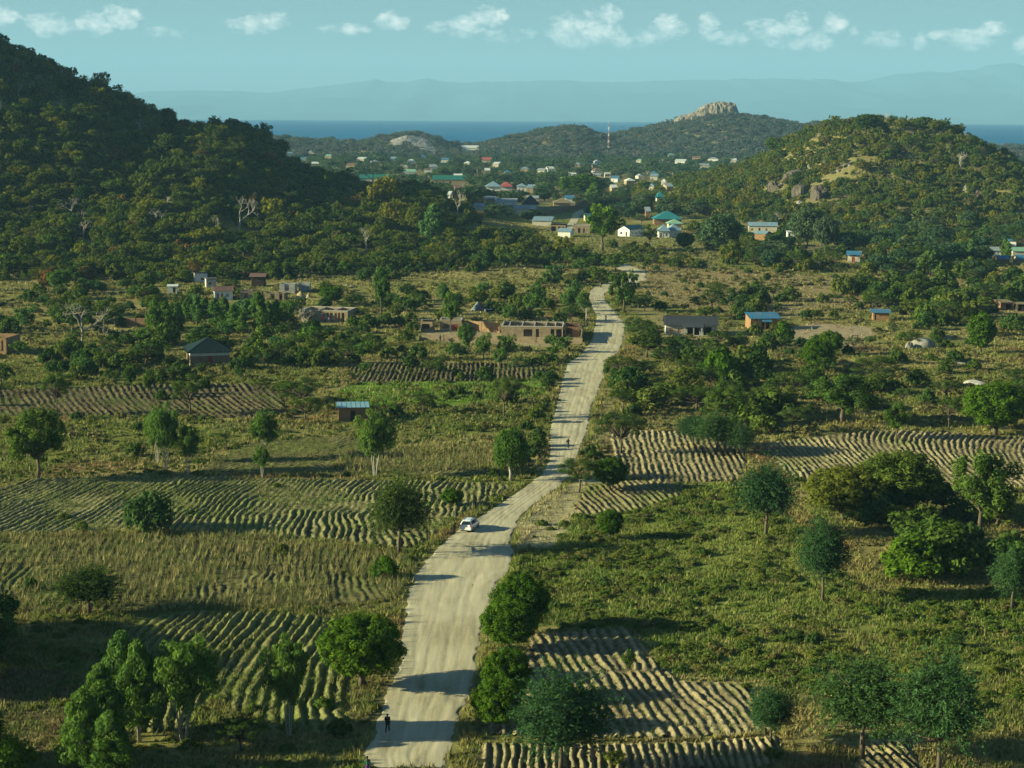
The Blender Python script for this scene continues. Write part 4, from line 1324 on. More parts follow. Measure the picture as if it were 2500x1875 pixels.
def seams(q, th, step, h=.04, w=.05):
    q = [Vector(p) for p in q]
    n = (q[1] - q[0]).cross(q[3] - q[0] if (q[3] - q[0]).length > .1 else q[2] - q[0]).normalized()
    if n.z < 0: n = -n
    L = (q[1] - q[0]).length
    mb = MB()
    k = int(L / step)
    e = (q[1] - q[0]).normalized()
    base_top = q[3]
    for i in range(1, k):
        s = i / k
        a = q[0].lerp(q[1], s) + n * th
        # run straight up the slope until the top edge or a hip
        u = (q[3].lerp(q[2], s) + n * th)
        if (q[2] - q[3]).length < L * .95:
            d0 = (q[3] - q[0]); d1 = (q[2] - q[1])
            off0 = d0.dot(e); off1 = L + d1.dot(e)
            upv = (d0 - e * off0)
            x = s * L
            fr = 1.0
            if x < off0: fr = x / off0
            elif x > off1: fr = (L - x) / max(1e-3, L - off1)
            u = a + upv * fr
        if (u - a).length < .2: continue
        mb.quad([a - e * w / 2, a + e * w / 2, u + e * w / 2, u - e * w / 2])
        m = len(mb.v)
        A = [a - e * w / 2, a + e * w / 2, u + e * w / 2, u - e * w / 2]
        B = [p + n * h for p in A]
        mb.v = mb.v[:-4]; mb.f.pop(); mb.mi.pop()
        b = len(mb.v); mb.v += [tuple(p) for p in A + B]
        for f in ((4, 5, 6, 7), (0, 1, 5, 4), (1, 2, 6, 5), (2, 3, 7, 6), (3, 0, 4, 7)):
            mb.f.append(tuple(b + j for j in f)); mb.mi.append(0)
    return mb


BLD = []       # (x, y, radius, px, py, s, label)


def building(name, label, x0, x1, by, depth, wh, yaw=0, roof='gable', rh=1.2, wall=None, rm=None, ops=(), cat='house', group=None, over=.35, sides=(), plinth=None, band=None, detail=True, th=.2, back_ops=(), dz=0.0, wallmats=None, seam=.0, frame=None, posts=(), inner=(), ring=None):
    """front wall seen between photo columns x0 and x1, its foot at row by. ops: (u0, u1, z0, z1, kind) with u as a share of the front"""
    xa, ya, za = hit(x0, by); xb, yb, zb = hit(x1, by)
    Wd = abs(xb - xa) / max(.3, math.cos(math.radians(yaw))) if True else 0
    cx = (xa + xb) / 2; cy = (ya + yb) / 2
    a = math.radians(yaw)
    # local frame: x along the front to the right, y away from the camera; origin at the middle of the front foot
    zz = float(min(gz(cx, cy), gz(cx, cy + depth))) - .05 + dz
    view = math.atan2(cx, cy)
    root = empty(name, (cx, cy, zz), a)
    tag(root, label, cat, group)
    hw = Wd / 2
    BLD.append((cx - math.sin(a) * depth / 2, cy + math.cos(a) * depth / 2, max(Wd, depth) / 2 + 1.2, (x0 + x1) / 2, by, FPX / cy, label, x0, x1))
    wall = wall or BR
    fops = []
    for o in ops:
        fops.append((o[0] * Wd, o[1] * Wd, o[2], o[3]))
    names = 'wall'
    def gable_h(yloc):
        return 0
    # front, back, sides
    mb = MB(); wall_panel(mb, (-hw, 0, 0), (1, 0), Wd, wh, th, fops); front = mb.build('front_wall', wall, root)
    hback = wh if roof != 'mono' else wh + rh
    mb = MB(); wall_panel(mb, (-hw, depth - th, 0), (1, 0), Wd, hback, th, [(o[0] * Wd, o[1] * Wd, o[2], o[3]) for o in back_ops]); mb.build('back_wall', wall, root)
    for s in (-1, 1):
        so = [(o[1] * (depth - 2 * th), o[2] * (depth - 2 * th), o[3], o[4]) for o in sides if o[0] == s]
        mb = MB()
        if s < 0: wall_panel(mb, (-hw + th, th, 0), (0, 1), depth - 2 * th, wh, th, so)
        else: wall_panel(mb, (hw, th, 0), (0, 1), depth - 2 * th, wh, th, so)
        xo0, xo1 = (-hw, -hw + th) if s < 0 else (hw - th, hw)
        if roof == 'gable':      # ridge along the front: gable triangles on the sides
            for xx in (xo0, xo1):
                mb.quad([(xx, th * .0, wh), (xx, depth, wh), (xx, depth / 2, wh + rh - .06)])
        if roof == 'mono':
            mb.quad([(xo0, th, wh), (xo0, depth - th, wh), (xo0, depth - th, wh + rh * .96), ]); mb.quad([(xo1, th, wh), (xo1, depth - th, wh), (xo1, depth - th, wh + rh * .96)])
        mb.build('side_wall', wall, root)
    if roof == 'gabley':         # ridge runs away from the camera: gable triangle on the front
        mb = MB()
        for yy in (0, th, depth - th, depth):
            mb.quad([(-hw, yy, wh), (hw, yy, wh), (0, yy, wh + rh - .06)])
        mb.build('gable', wall, root)
    mb = MB(); mb.box(-hw + th + .01, hw - th - .01, th + .01, depth - th - .01, -.2, .12); mb.build('floor', FLOORM, root)
    for (u, v0, v1) in inner:    # partition walls
        mb = MB()
        mb.box(-hw + u * Wd - .08, -hw + u * Wd + .08, th + .005 + v0 * (depth - 2 * th), depth - th - .005 - (1 - v1) * (depth - 2 * th), .12, wh - .04); mb.build('partition_wall', wall, root)
    # openings
    for o, f in zip(ops, fops):
        kind = o[4]
        u0, u1, z0, z1 = f[0] - hw, f[1] - hw, f[2], f[3]
        if kind == 'hole':
            continue
        if kind.startswith('door'):
            mb = MB(); mb.box(u0 + .03, u1 - .03, th * .45, th * .45 + .05, z0 + .02, z1 - .03)
            d = mb.build('door', {'door': DOORB, 'doorr': DOORR, 'doorw': WHITEW, 'doord': DARKW}[kind], root)
            if detail:
                mb = MB(); mb.box(u0, u0 + .03, th * .3, th * .8, z0, z1 - .005); mb.box(u1 - .03, u1, th * .3, th * .8, z0, z1 - .005); mb.box(u0 + .03, u1 - .03, th * .3, th * .8, z1 - .035, z1 - .005); mb.build('door_frame', frame or WOOD, d)
        elif kind == 'board':
            mb = MB(); mb.box(u0 + .01, u1 - .01, th * .3, th * .3 + .04, z0 + .01, z1 - .01); mb.build('window_board', BOARD, root)
        else:
            mb = MB(); mb.box(u0 + .05, u1 - .05, th * .5, th * .5 + .02, z0 + .05, z1 - .05); wd = mb.build('window', GLASS if kind != 'winb' else R_LBLUE, root)
            if detail:
                mb = MB()
                mb.box(u0, u0 + .05, th * .35, th * .75, z0, z1); mb.box(u1 - .05, u1, th * .35, th * .75, z0, z1)
                mb.box(u0 + .05, u1 - .05, th * .35, th * .75, z1 - .05, z1); mb.box(u0 + .05, u1 - .05, th * .35, th * .75, z0, z0 + .05)
                mb.box((u0 + u1) / 2 - .025, (u0 + u1) / 2 + .025, th * .3, th * .8, z0 + .05, z1 - .05)
                mb.build('window_frame', frame or WHITEW, wd)
    if plinth:
        mb = MB(); mb.box(-hw - .12, hw + .12, -.12, -.003, -.3, .45); mb.box(-hw - .12, -hw - .003, .0, depth, -.3, .45); mb.box(hw + .003, hw + .12, .0, depth, -.3, .45); mb.build('plinth', plinth, root)
    if band:
        z0, z1, bm_ = band
        mb = MB(); mb.box(-hw - .03, hw + .03, -.03, -.003, z0, z1); mb.box(-hw - .03, -hw - .003, 0, depth, z0, z1); mb.box(hw + .003, hw + .03, 0, depth, z0, z1); mb.build('ring_beam', bm_, root)
    if ring:
        mb = MB(); z = wh + .003
        mb.box(-hw - .04, hw + .04, -.04, th + .04, z, z + ring); mb.box(-hw - .04, hw + .04, depth - th - .04, depth + .04, z, z + ring)
        mb.box(-hw - .04, -hw + th + .04, th + .045, depth - th - .045, z, z + ring); mb.box(hw - th - .04, hw + .04, th + .045, depth - th - .045, z, z + ring)
        for (u, v0, v1) in inner:
            if v0 < .02 and v1 > .98:
                mb.box(-hw + u * Wd - .09, -hw + u * Wd + .09, th + .045, depth - th - .045, z, z + ring * .9)
        mb.build('ring_beam', CONC, root)
    # roof
    o = over
    quads = []
    if roof == 'gable':
        e = rh * o / (depth / 2)
        quads = [[(-hw - o, -o, wh - e), (hw + o, -o, wh - e), (hw + o, depth / 2, wh + rh), (-hw - o, depth / 2, wh + rh)], [(hw + o, depth + o, wh - e), (-hw - o, depth + o, wh - e), (-hw - o, depth / 2 + .002, wh + rh), (hw + o, depth / 2 + .002, wh + rh)]]
    elif roof == 'gabley':
        e = rh * o / hw
        quads = [[(-hw - o, depth + o, wh - e), (-hw - o, -o, wh - e), (0, -o, wh + rh), (0, depth + o, wh + rh)], [(hw + o, -o, wh - e), (hw + o, depth + o, wh - e), (.002, depth + o, wh + rh), (.002, -o, wh + rh)]]
    elif roof == 'mono':
        e = rh * o / depth
        quads = [[(-hw - o, -o, wh - e), (hw + o, -o, wh - e), (hw + o, depth + o, wh + rh + e), (-hw - o, depth + o, wh + rh + e)]]
    elif roof == 'monof':
        quads = [[(hw + o, depth + o, wh + .02), (-hw - o, depth + o, wh + .02), (-hw - o, -o, wh + rh), (hw + o, -o, wh + rh)]]
    elif roof in ('hip', 'pyramid'):
        W2, D2 = hw + o, depth / 2 + o
        e = 0
        m = max(0.0, W2 - D2) if roof == 'hip' else 0.0
        cyy = depth / 2
        m2 = max(0.0, D2 - W2) if roof == 'hip' else 0.0
        A = (-W2, -o, wh); B = (W2, -o, wh); C_ = (W2, depth + o, wh); D_ = (-W2, depth + o, wh)
        r1 = (-m, cyy - m2, wh + rh); r2 = (m, cyy - m2, wh + rh); r3 = (m, cyy + m2, wh + rh); r4 = (-m, cyy + m2, wh + rh)
        quads = [[A, B, r2, r1], [B, C_, r3, r2], [C_, D_, r4, r3], [D_, A, r1, r4]]
    if quads and rm:
        mb = MB()
        for q in quads:
            if roof in ('hip', 'pyramid'):
                b = len(mb.v); pts = [Vector(p) for p in q]
                mb.v += [tuple(p) for p in pts]
                if (pts[2] - pts[3]).length < .01: mb.f.append((b, b + 1, b + 2))
                else: mb.f.append((b, b + 1, b + 2, b + 3))
                mb.mi.append(0)
            else:
                slab(mb, q, .05)
        if roof in ('hip', 'pyramid'):
            b = len(mb.v); W2 = hw + o
            mb.v += [(-W2, -o, wh), (W2, -o, wh), (W2, depth + o, wh), (-W2, depth + o, wh), (-W2, -o, wh - .12), (W2, -o, wh - .12), (W2, depth + o, wh - .12), (-W2, depth + o, wh - .12)]
            for f in ((4, 5, 1, 0), (5, 6, 2, 1), (6, 7, 3, 2), (7, 4, 0, 3), (7, 6, 5, 4)):
                mb.f.append(tuple(b + i for i in f)); mb.mi.append(0)
        ro = mb.build('roof', rm, root)
        if seam:
            allm = MB()
            for q in quads[:2 if roof != 'mono' else 1]:
                s_ = seams(q, .05 if roof not in ('hip', 'pyramid') else 0.0, seam)
                b = len(allm.v); allm.v += s_.v; allm.f += [tuple(b + i for i in f) for f in s_.f]; allm.mi += s_.mi
            if allm.f:
                allm.build('sheet_seams', rm, ro)
        if roof in ('hip', 'pyramid', 'gable') and detail and FPX / cy > 6:
            mb = MB()
            if roof == 'gable': mb.tube([(-hw - o, depth / 2, wh + rh + .06), (hw + o, depth / 2, wh + rh + .06)], .07, 6)
            else:
                mb.tube([r1, r3] if r1 != r3 else [r1, (r1[0] + .05, r1[1], r1[2])], .07, 6)
                for p, q in ((A, r1), (B, r2), (C_, r3), (D_, r4)): mb.tube([p, q], .06, 5)
            mb.build('ridge_cap', rm, ro)
    for (u, yl, h) in posts:
        mb = MB(); mb.box(-hw + u * Wd - .1, -hw + u * Wd + .1, yl - .1, yl + .1, -.1, h); mb.build('column', CONC, root)
    root['_w'] = Wd
    return root, hw, wh


def loc_box(root, name, mat, *b, parent=None):
    mb = MB(); mb.box(*b)
    return mb.build(name, mat, parent or root)


W1 = (.12, .22, 1.0, 2.0, 'win')
# --- left plain
g, hw, wh = building('brick_house', 'brick house with dark green hipped roof and white band under the eaves', 467, 560, 891, 9.5, 3.0, yaw=15, roof='hip', rh=2.7, wall=BR, rm=R_DGREEN, ops=[(.44, .56, .3, 2.3, 'doorr')], over=.75, band=(2.15, 3.0, WHITEW), plinth=CONC, seam=.9, sides=[(1, .2, .35, 1, 2), (1, .6, .75, 1, 2)])
g, hw, wh = building('cottage', 'white cottage with brown roof and orange doors behind the row of eucalyptus', 524, 568, 733, 6, 2.9, yaw=12, roof='gable', rh=1.0, wall=WHITEW, rm=R_BROWN, ops=[(.12, .25, .1, 2.1, 'door'), (.36, .48, .1, 2.1, 'door'), (.62, .8, .9, 2.0, 'winb')], seam=.8)
building('shed', 'pale flat roofed shed with a dark blue side, highest on the left slope', 476, 506, 690, 5, 3.0, yaw=14, roof='monof', rh=.5, wall=WHITEW, rm=R_LBLUE, ops=[(.5, .8, .8, 1.6, 'win')])
building('shed', 'grey shed with slanting pale roof right of the pale flat roofed shed', 504, 528, 702, 5, 2.6, yaw=14, roof='monof', rh=.4, wall=BLOCK, rm=R_GREY, ops=[(.2, .5, .9, 1.7, 'win')])
building('outhouse', 'tiny white outhouse among bushes at the far left of the cottages', 410, 432, 716, 2.2, 2.2, yaw=5, roof='mono', rh=.3, wall=WHITEW, rm=R_WHITE, ops=[(.55, .85, .1, 1.8, 'doord')])
building('unfinished_house', 'roofless tan brick house shell beside the white cottage', 586, 640, 732, 6, 2.6, yaw=4, roof='none', wall=BRT, ops=[(.2, .35, .1, 2.1, 'hole'), (.6, .75, .9, 1.9, 'hole')], inner=[(.5, 0, 1)])
building('unfinished_house', 'low broken tan walls right of the roofless shell', 646, 694, 733, 5, 2.1, yaw=-2, roof='none', wall=BRT, ops=[(.3, .5, .1, 2.0, 'hole'), (.75, .9, .1, 2.0, 'hole')], inner=[(.6, 0, 1)])
building('hut', 'dark hut with a brown roof half hidden under the trees', 614, 644, 700, 5, 3.4, roof='gable', rh=.7, wall=DARKW, rm=R_BROWN, over=.7)
building('unfinished_house', 'grey block wall with a gap beside the sand heaps', 682, 720, 716, 5, 2.9, roof='none', wall=BLOCK, ops=[(.33, .62, .8, 2.9, 'hole')])
building('unfinished_house', 'second grey block shell behind the sand heaps', 729, 756, 712, 4, 2.6, roof='none', wall=BLOCK, ops=[(.0, .0, 0, 0, 'hole')])
g, hw, wh = building('unfinished_house', 'long roofless brick shell with a row of thin columns and hanging clothes', 734, 850, 786, 9, 3.0, yaw=-10, roof='none', wall=BRT, ring=.22, ops=[(.12, .22, 1.0, 2.1, 'hole'), (.45, .52, .1, 2.6, 'hole'), (.54, .60, .1, 2.6, 'hole'), (.62, .68, .1, 2.6, 'hole'), (.72, .77, .1, 2.6, 'hole'), (.79, .84, .1, 2.6, 'hole'), (.87, .93, .1, 2.6, 'hole')], inner=[(.35, 0, 1), (.7, 0, 1)])
WALLL = tag(MB().build('brick_wall', BR), None)
bpy.data.objects.remove(WALLL)


def free_wall(name, label, x0, y0, x1, y1, h, mat, th=.25, cat='wall', coping=True, dz=0):
    xa, ya, za = hit(x0, y0); xb, yb, zb = hit(x1, y1)
    L = math.hypot(xb - xa, yb - ya)
    root = empty(name, (xa, ya, min(za, zb) - .05 + dz), math.atan2(yb - ya, xb - xa))
    tag(root, label, cat)
    mb = MB(); n = max(2, int(L / 2.5))
    r = np.random.default_rng(int(x0))
    for i in range(n):
        mb.box(L * i / n, L * (i + 1) / n, 0, th, -.2, h + (r.random() - .5) * .08)
    mb.build('wall_face', mat, root)
    k = max(2, int(L / 5))
    for i in range(k + 1):
        mb = MB(); xx = L * i / k
        mb.box(xx - .18, xx + .18, -.06, th + .06, -.2, h + .12); mb.build('pier', mat, root)
    BLD.append(((xa + xb) / 2, (ya + yb) / 2, 1.0, (x0 + x1) / 2, max(y0, y1), FPX / ya, label, x0, x1))
    return root


free_wall('brick_wall', 'low red brown wall standing alone in the dry grass on the left', 291, 798, 366, 799, 2.4, BR)
building('unfinished_house', 'red brick roofless building cut by the left edge', -60, 18, 866, 8, 4.0, yaw=-8, roof='none', wall=BR, ops=[(.72, .78, .9, 3.4, 'hole'), (.84, .9, .9, 3.4, 'hole')])
g, hw, wh = building('shed', 'small brick shed with a weathered blue sheet roof in the left fields', 827, 898, 1028, 3.6, 2.6, yaw=7, roof='mono', rh=.35, wall=BRO, rm=R_SHED, ops=[(.4, .58, .1, 2.0, 'doord')], seam=.75, over=.3)
# --- brick compound
free_wall('compound_wall', 'front wall of the brick compound left of the road', 1025, 832, 1420, 842, 1.6, BRT)
free_wall('compound_wall', 'brown back wall of the compound in half shade', 1130, 806, 1218, 812, 2.6, BR)
free_wall('compound_wall', 'end wall of the compound beside the road', 1420, 839, 1424, 812, 2.2, BRT)
g, hw, wh = building('unfinished_house', 'long roofless brick house with a pale beam in the compound', 1224, 1374, 823, 10, 2.65, yaw=-3, roof='none', wall=BRT, ring=.25, ops=[(.36, .5, .3, 2.1, 'hole'), (.56, .61, .1, 2.2, 'hole'), (.80, .86, .1, 2.2, 'hole'), (.89, .98, .1, 2.2, 'hole')], inner=[(.12, 0, 1), (.33, 0, 1), (.53, 0, 1), (.72, 0, 1), (.87, 0, 1), (.25, 0, .5)])
building('unfinished_house', 'dark roofless room at the road end of the compound', 1378, 1415, 823, 9, 2.7, yaw=-3, roof='none', wall=BRD, ops=[(.1, .5, .1, 2.3, 'hole')])
g, hw, wh = building('hut', 'small brick hut with a slanting pale blue roof in the compound', 1027, 1056, 810, 4, 2.7, yaw=-6, roof='monof', rh=.5, wall=BRT, rm=R_LBLUE, ops=[(.1, .75, .9, 2.1, 'hole')], over=.25)
g, hw, wh = building('shop', 'small flat topped brick shop with a red door beside the blue roofed hut', 1074, 1127, 809, 5, 2.9, yaw=-2, roof='none', wall=BRT, ring=.2, ops=[(.17, .42, .9, 1.9, 'hole'), (.55, .85, .5, 1.9, 'doorr')])
# --- right of the road
g, hw, wh = building('house', 'grey block house with a wide charcoal tiled roof right of the road', 1626, 1749, 820, 8, 2.9, yaw=-2, roof='gable', rh=1.7, wall=BLOCK, rm=R_TILE, ops=[(.07, .15, .8, 2.0, 'board'), (.235, .31, .8, 1.9, 'board'), (.42, .66, .25, 2.2, 'hole'), (.74, .90, .25, 2.3, 'hole')], over=.5, seam=.6, inner=[(.37, 0, .5), (.7, 0, .5)])
mb = MB(); slab(mb, [(-hw + .32 * 2 * hw, -1.5, 2.35), (-hw + .74 * 2 * hw, -1.5, 2.35), (-hw + .74 * 2 * hw, .6, 3.2), (-hw + .32 * 2 * hw, .6, 3.2)], .06); mb.build('porch_roof', R_TILE, g)
for u in (.36, .54, .70):
    loc_box(g, 'porch_column', CONC, -hw + u * 2 * hw - .12, -hw + u * 2 * hw + .12, -1.45, -1.2, -.1, 2.28)
g, hw, wh = building('house', 'orange brick house with a bright blue roof behind a round bush', 1832, 1906, 805, 6, 3.0, yaw=6, roof='mono', rh=.9, wall=BRO, rm=R_BLUE, ops=[(.36, .46, .1, 2.1, 'doord'), (.52, .62, .1, 2.1, 'hole')], over=.3, seam=.8)
mb = MB(); slab(mb, [(-hw + .36 * 2 * hw, -1.3, 2.2), (-hw + .68 * 2 * hw, -1.3, 2.2), (-hw + .68 * 2 * hw, .5, 2.95), (-hw + .36 * 2 * hw, .5, 2.95)], .05); mb.build('porch_roof', R_BLUE, g)
building('hut', 'low orange hut with a blue roof right of the bare yard', 2132, 2170, 783, 4, 2.3, yaw=-6, roof='mono', rh=.4, wall=BRO, rm=R_BLUE, ops=[(.1, .2, .1, 1.9, 'doord')], over=.6)
g = tag(empty('latrine', (*hit(2205, 767)[:2], 0)), 'small dark grass latrine in the scrub right of the blue roofed hut', 'outhouse')
mb = MB(); mb.tube([(0, 0, 0), (0, 0, 2.1)], [1.1, .85], 6); mb.build('grass_wall', DARKW, g)
for k in range(6): loc_box(g, 'pole', WOOD, math.cos(k * 1.05) * 1.06 - .05, math.cos(k * 1.05) * 1.06 + .05, math.sin(k * 1.05) * 1.06 - .05, math.sin(k * 1.05) * 1.06 + .05, 0, 2.25)
building('hut', 'mud hut with a ragged thatched roof near the right edge', 2442, 2472, 758, 4.5, 2.4, yaw=8, roof='mono', rh=.3, wall=BRD, rm=R_THATCH, ops=[(.45, .9, .1, 1.9, 'hole')])
building('hut', 'open pole shelter cut by the right edge', 2484, 2512, 760, 3.5, 2.1, roof='mono', rh=.2, wall=DARKW, rm=R_THATCH, ops=[(.1, .4, .1, 1.8, 'hole'), (.55, .9, .1, 1.8, 'hole')])
g, hw, wh = building('house', 'small white house with a blue roof and brown door beyond the dry grass', 2070, 2098, 641, 7, 3.0, yaw=-12, roof='gable', rh=1.1, wall=CREAMW, rm=R_BLUE, ops=[(.35, .6, .2, 2.2, 'doorr')], over=.6)
# --- village
building('house', 'white gabled house with a green roof facing the meadow', 1509, 1536, 577, 12, 3.2, yaw=-38, roof='gabley', rh=1.6, wall=WHITEW, rm=R_GREEN, ops=[(.2, .38, .9, 2.1, 'win'), (.66, .8, .2, 2.2, 'doord')], sides=[(1, .15, .22, 1, 2), (1, .4, .47, 1, 2), (1, .62, .69, 1, 2)])
building('house', 'white house with pale blue pyramid roof, left wing', 1608, 1634, 581, 7, 3.2, yaw=0, roof='pyramid', rh=2.7, wall=WHITEW, rm=R_LBLUE, ops=[(.15, .3, .2, 2.3, 'hole'), (.42, .5, .2, 2.3, 'hole'), (.65, .85, .8, 2.1, 'win')], over=.5)
building('house', 'white house with pale blue pyramid roof, right wing', 1634, 1662, 580, 8, 3.2, yaw=8, roof='pyramid', rh=2.8, wall=WHITEW, rm=R_LBLUE, ops=[(.5, .6, .9, 2.0, 'win')], over=.6)
building('house', 'house with light green pyramid roof behind the pale blue roofs', 1632, 1664, 562, 8, 3.2, roof='pyramid', rh=1.9, wall=CREAMW, rm=R_LGREEN, over=.8)
building('house', 'house with large dark green many sided roof', 1598, 1664, 549, 12, 3.0, roof='hip', rh=3.6, wall=BR, rm=R_TEAL, over=.8)
building('house', 'long cream house with a blue grey roof under the rocky hill', 1828, 1896, 568, 7, 3.2, yaw=-6, roof='gable', rh=1.5, wall=CREAMW, rm=R_LBLUE, ops=[(.1, .17, .9, 2, 'win'), (.35, .42, .2, 2.2, 'doord'), (.6, .67, .9, 2, 'win')])
building('shed', 'orange brick shed with dark right side in front of the long cream house', 1843, 1868, 586, 6, 2.9, yaw=-28, roof='gable', rh=1.0, wall=BRO, rm=R_LBLUE)
building('outhouse', 'small white outhouse under the large blue green tree', 1922, 1938, 580, 3, 2.6, roof='mono', rh=.3, wall=WHITEW, rm=R_WHITE, ops=[(.2, .5, .1, 2, 'doord')])
building('house', 'white two storey looking house with a blue roof at the far right', 2462, 2479, 616, 6, 4.6, yaw=-14, roof='mono', rh=.4, wall=WHITEW, rm=R_BLUE, ops=[(.2, .4, 1.2, 2.4, 'win')])
building('house', 'long low white house with pale roof at the far right', 2412, 2446, 625, 6, 2.3, roof='gable', rh=1.1, wall=WHITEW, rm=R_GREY, ops=[(.1, .18, .8, 1.8, 'win'), (.4, .48, .8, 1.8, 'win'), (.7, .78, .8, 1.8, 'win')])
building('house', 'house with a light green roof at the right edge', 2472, 2530, 626, 6, 2.2, roof='gable', rh=1.2, wall=CREAMW, rm=R_LGREEN)
building('house', 'low house with a blue roof sunk among bushes at the far right', 2438, 2464, 645, 6, 2.0, roof='gable', rh=1.0, wall=BRO, rm=R_BLUE)
building('house', 'blue roofed house cut by the right edge', 2484, 2530, 645, 6, 2.0, roof='gable', rh=1.2, wall=BRT, rm=R_BLUE)
building('house', 'house with a black pyramid roof behind the dark compound wall', 1276, 1314, 510, 10, 2.8, roof='pyramid', rh=5.0, wall=WHITEW, rm=R_BLACK, over=.8)
building('house', 'cream house with grey roof in front of the black pyramid roof', 1256, 1292, 522, 8, 2.8, yaw=4, roof='gable', rh=1.6, wall=CREAMW, rm=R_GREY)
building('house', 'long brick house with a grey blue roof and columns, near the meadow', 1342, 1380, 565, 12, 3.0, yaw=-6, roof='monof', rh=.8, wall=BRT, rm=R_LBLUE, ops=[(.1, .4, .2, 2.4, 'hole'), (.55, .7, .2, 2.4, 'hole'), (.8, .93, .2, 2.4, 'hole')])
building('house', 'row of flat grey blue roofs left of the long brick house', 1300, 1345, 552, 12, 2.6, yaw=-6, roof='mono', rh=1.4, wall=CREAMW, rm=R_LBLUE)
building('house', 'brown roofless house with pale doorway beside the big dark tree', 1398, 1440, 570, 9, 3.6, yaw=-5, roof='none', wall=BRT, ring=.2, ops=[(.3, .45, .2, 2.5, 'hole'), (.6, .7, .2, 2.5, 'hole')])
building('house', 'bright blue gabled roof showing above the trees', 1430, 1452, 540, 7, 2.2, yaw=6, roof='gable', rh=1.5, wall=CREAMW, rm=R_BLUE)
building('house', 'small white house in the shade at the end of the spur', 1362, 1392, 579, 8, 2.6, yaw=-14, roof='gable', rh=1.2, wall=WHITEW, rm=R_LBLUE)
building('house', 'thatched grey roof in the walled compound', 1352, 1392, 504, 10, 2.2, roof='hip', rh=2.6, wall=BRT, rm=R_THATCH, over=.8)
building('house', 'pale blue roof behind the thatched roof', 1380, 1402, 494, 8, 2.6, roof='gable', rh=1.6, wall=WHITEW, rm=R_BLUE)
building('house', 'tan house with grey roof, leftmost of the town row', 1185, 1209, 497, 8, 3.0, roof='mono', rh=1.0, wall=BRT, rm=R_GREY, ops=[(.2, .3, 1, 2, 'win')])
building('house', 'long low white house with grey roof in the town row', 1212, 1262, 500, 9, 2.2, roof='mono', rh=1.4, wall=WHITEW, rm=R_GREY, ops=[(.1, .14, .8, 1.8, 'win'), (.3, .34, .8, 1.8, 'win')])
building('house', 'grey roofed house behind the black pyramid roof', 1286, 1314, 493, 8, 2.4, roof='gable', rh=1.4, wall=CREAMW, rm=R_GREY)
building('house', 'roofless brick house at the left end of the town row', 1150, 1184, 498, 8, 3.0, roof='none', wall=BR, ops=[(.3, .4, .2, 2, 'hole'), (.6, .7, .2, 2, 'hole')])
building('house', 'cream house half hidden behind the bare tree on the spur', 1160, 1184, 517, 8, 2.8, yaw=10, roof='gable', rh=1.4, wall=CREAMW, rm=R_GREY)
building('house', 'white house with pale blue hipped roof among town trees', 1186, 1222, 469, 12, 4.0, roof='hip', rh=3.4, wall=WHITEW, rm=R_LBLUE, ops=[(.15, .25, 1, 2.2, 'win'), (.5, .6, 1, 2.2, 'win')], over=.8)
building('house', 'house with a red hipped roof in the town', 1222, 1250, 465, 12, 3.0, roof='hip', rh=3.2, wall=WHITEW, rm=R_RED, over=.8)
building('house', 'white house with pale roof right of the red roof', 1262, 1286, 468, 9, 3.8, roof='hip', rh=2.0, wall=WHITEW, rm=R_LBLUE, ops=[(.2, .3, 1, 2.2, 'win'), (.6, .7, 1, 2.2, 'win')])
building('house', 'white block house in front of the huge dark tree', 1370, 1390, 449, 8, 4.4, roof='mono', rh=.4, wall=WHITEW, rm=R_WHITE)
building('house', 'white roofed house above the white block house', 1388, 1406, 436, 9, 2.8, roof='gable', rh=2.2, wall=CREAMW, rm=R_WHITE)
building('house', 'cream house left of the two storey town house', 1448, 1466, 438, 9, 3.6, roof='mono', rh=1.2, wall=CREAMW, rm=R_GREY)
building('house', 'two storey cream town house', 1476, 1490, 439, 8, 5.2, roof='mono', rh=.6, wall=CREAMW, rm=R_WHITE, ops=[(.1, .9, .4, 1.8, 'hole'), (.1, .9, 3.0, 4.2, 'hole')])
building('house', 'red brown roofed house deep in the town', 1176, 1200, 397, 12, 3.0, roof='gable', rh=3.0, wall=CREAMW, rm=R_RED)
building('hall', 'long white hall roof far off in front of the lake', 1127, 1168, 366, 14, 5.0, roof='gable', rh=3.0, wall=WHITEW, rm=R_WHITE)
building('house', 'teal pyramid roof among the trees below the rocky hill', 1602, 1622, 492, 10, 2.5, roof='pyramid', rh=4.0, wall=CREAMW, rm=R_TEAL, over=.8)
building('house', 'grey roofed brick house left of the dark green roof', 1576, 1588, 532, 8, 3.5, roof='mono', rh=1.8, wall=BR, rm=R_GREY)
building('school', 'long school block with a green roof behind the hill spur, left', 878, 958, 443, 9, 2.6, roof='gable', rh=3.0, wall=CREAMW, rm=R_GREEN)
building('school', 'long school block with a green roof and brick walls, right', 1056, 1136, 448, 9, 3.2, roof='gable', rh=3.0, wall=BRT, rm=R_GREEN, ops=[(.1, .16, .8, 2, 'win'), (.3, .36, .8, 2, 'win'), (.5, .56, .8, 2, 'win')])
building('house', 'white walled house with green roof above the school', 986, 1014, 428, 9, 3.4, roof='gable', rh=2.0, wall=WHITEW, rm=R_LGREEN)
building('house', 'white house with brown roof trim above the school', 1036, 1052, 423, 8, 3.4, roof='mono', rh=.8, wall=WHITEW, rm=R_BROWN)
building('house', 'white market roof beyond the school', 1108, 1128, 437, 9, 2.4, roof='gable', rh=2.0, wall=CREAMW, rm=R_WHITE)
free_wall('compound_wall', 'long dark brick wall running back beside the village track', 1322, 528, 1436, 506, 2.6, BRD)
free_wall('compound_wall', 'tan brick wall in front of the thatched roof', 1312, 514, 1400, 512, 2.4, BRT)
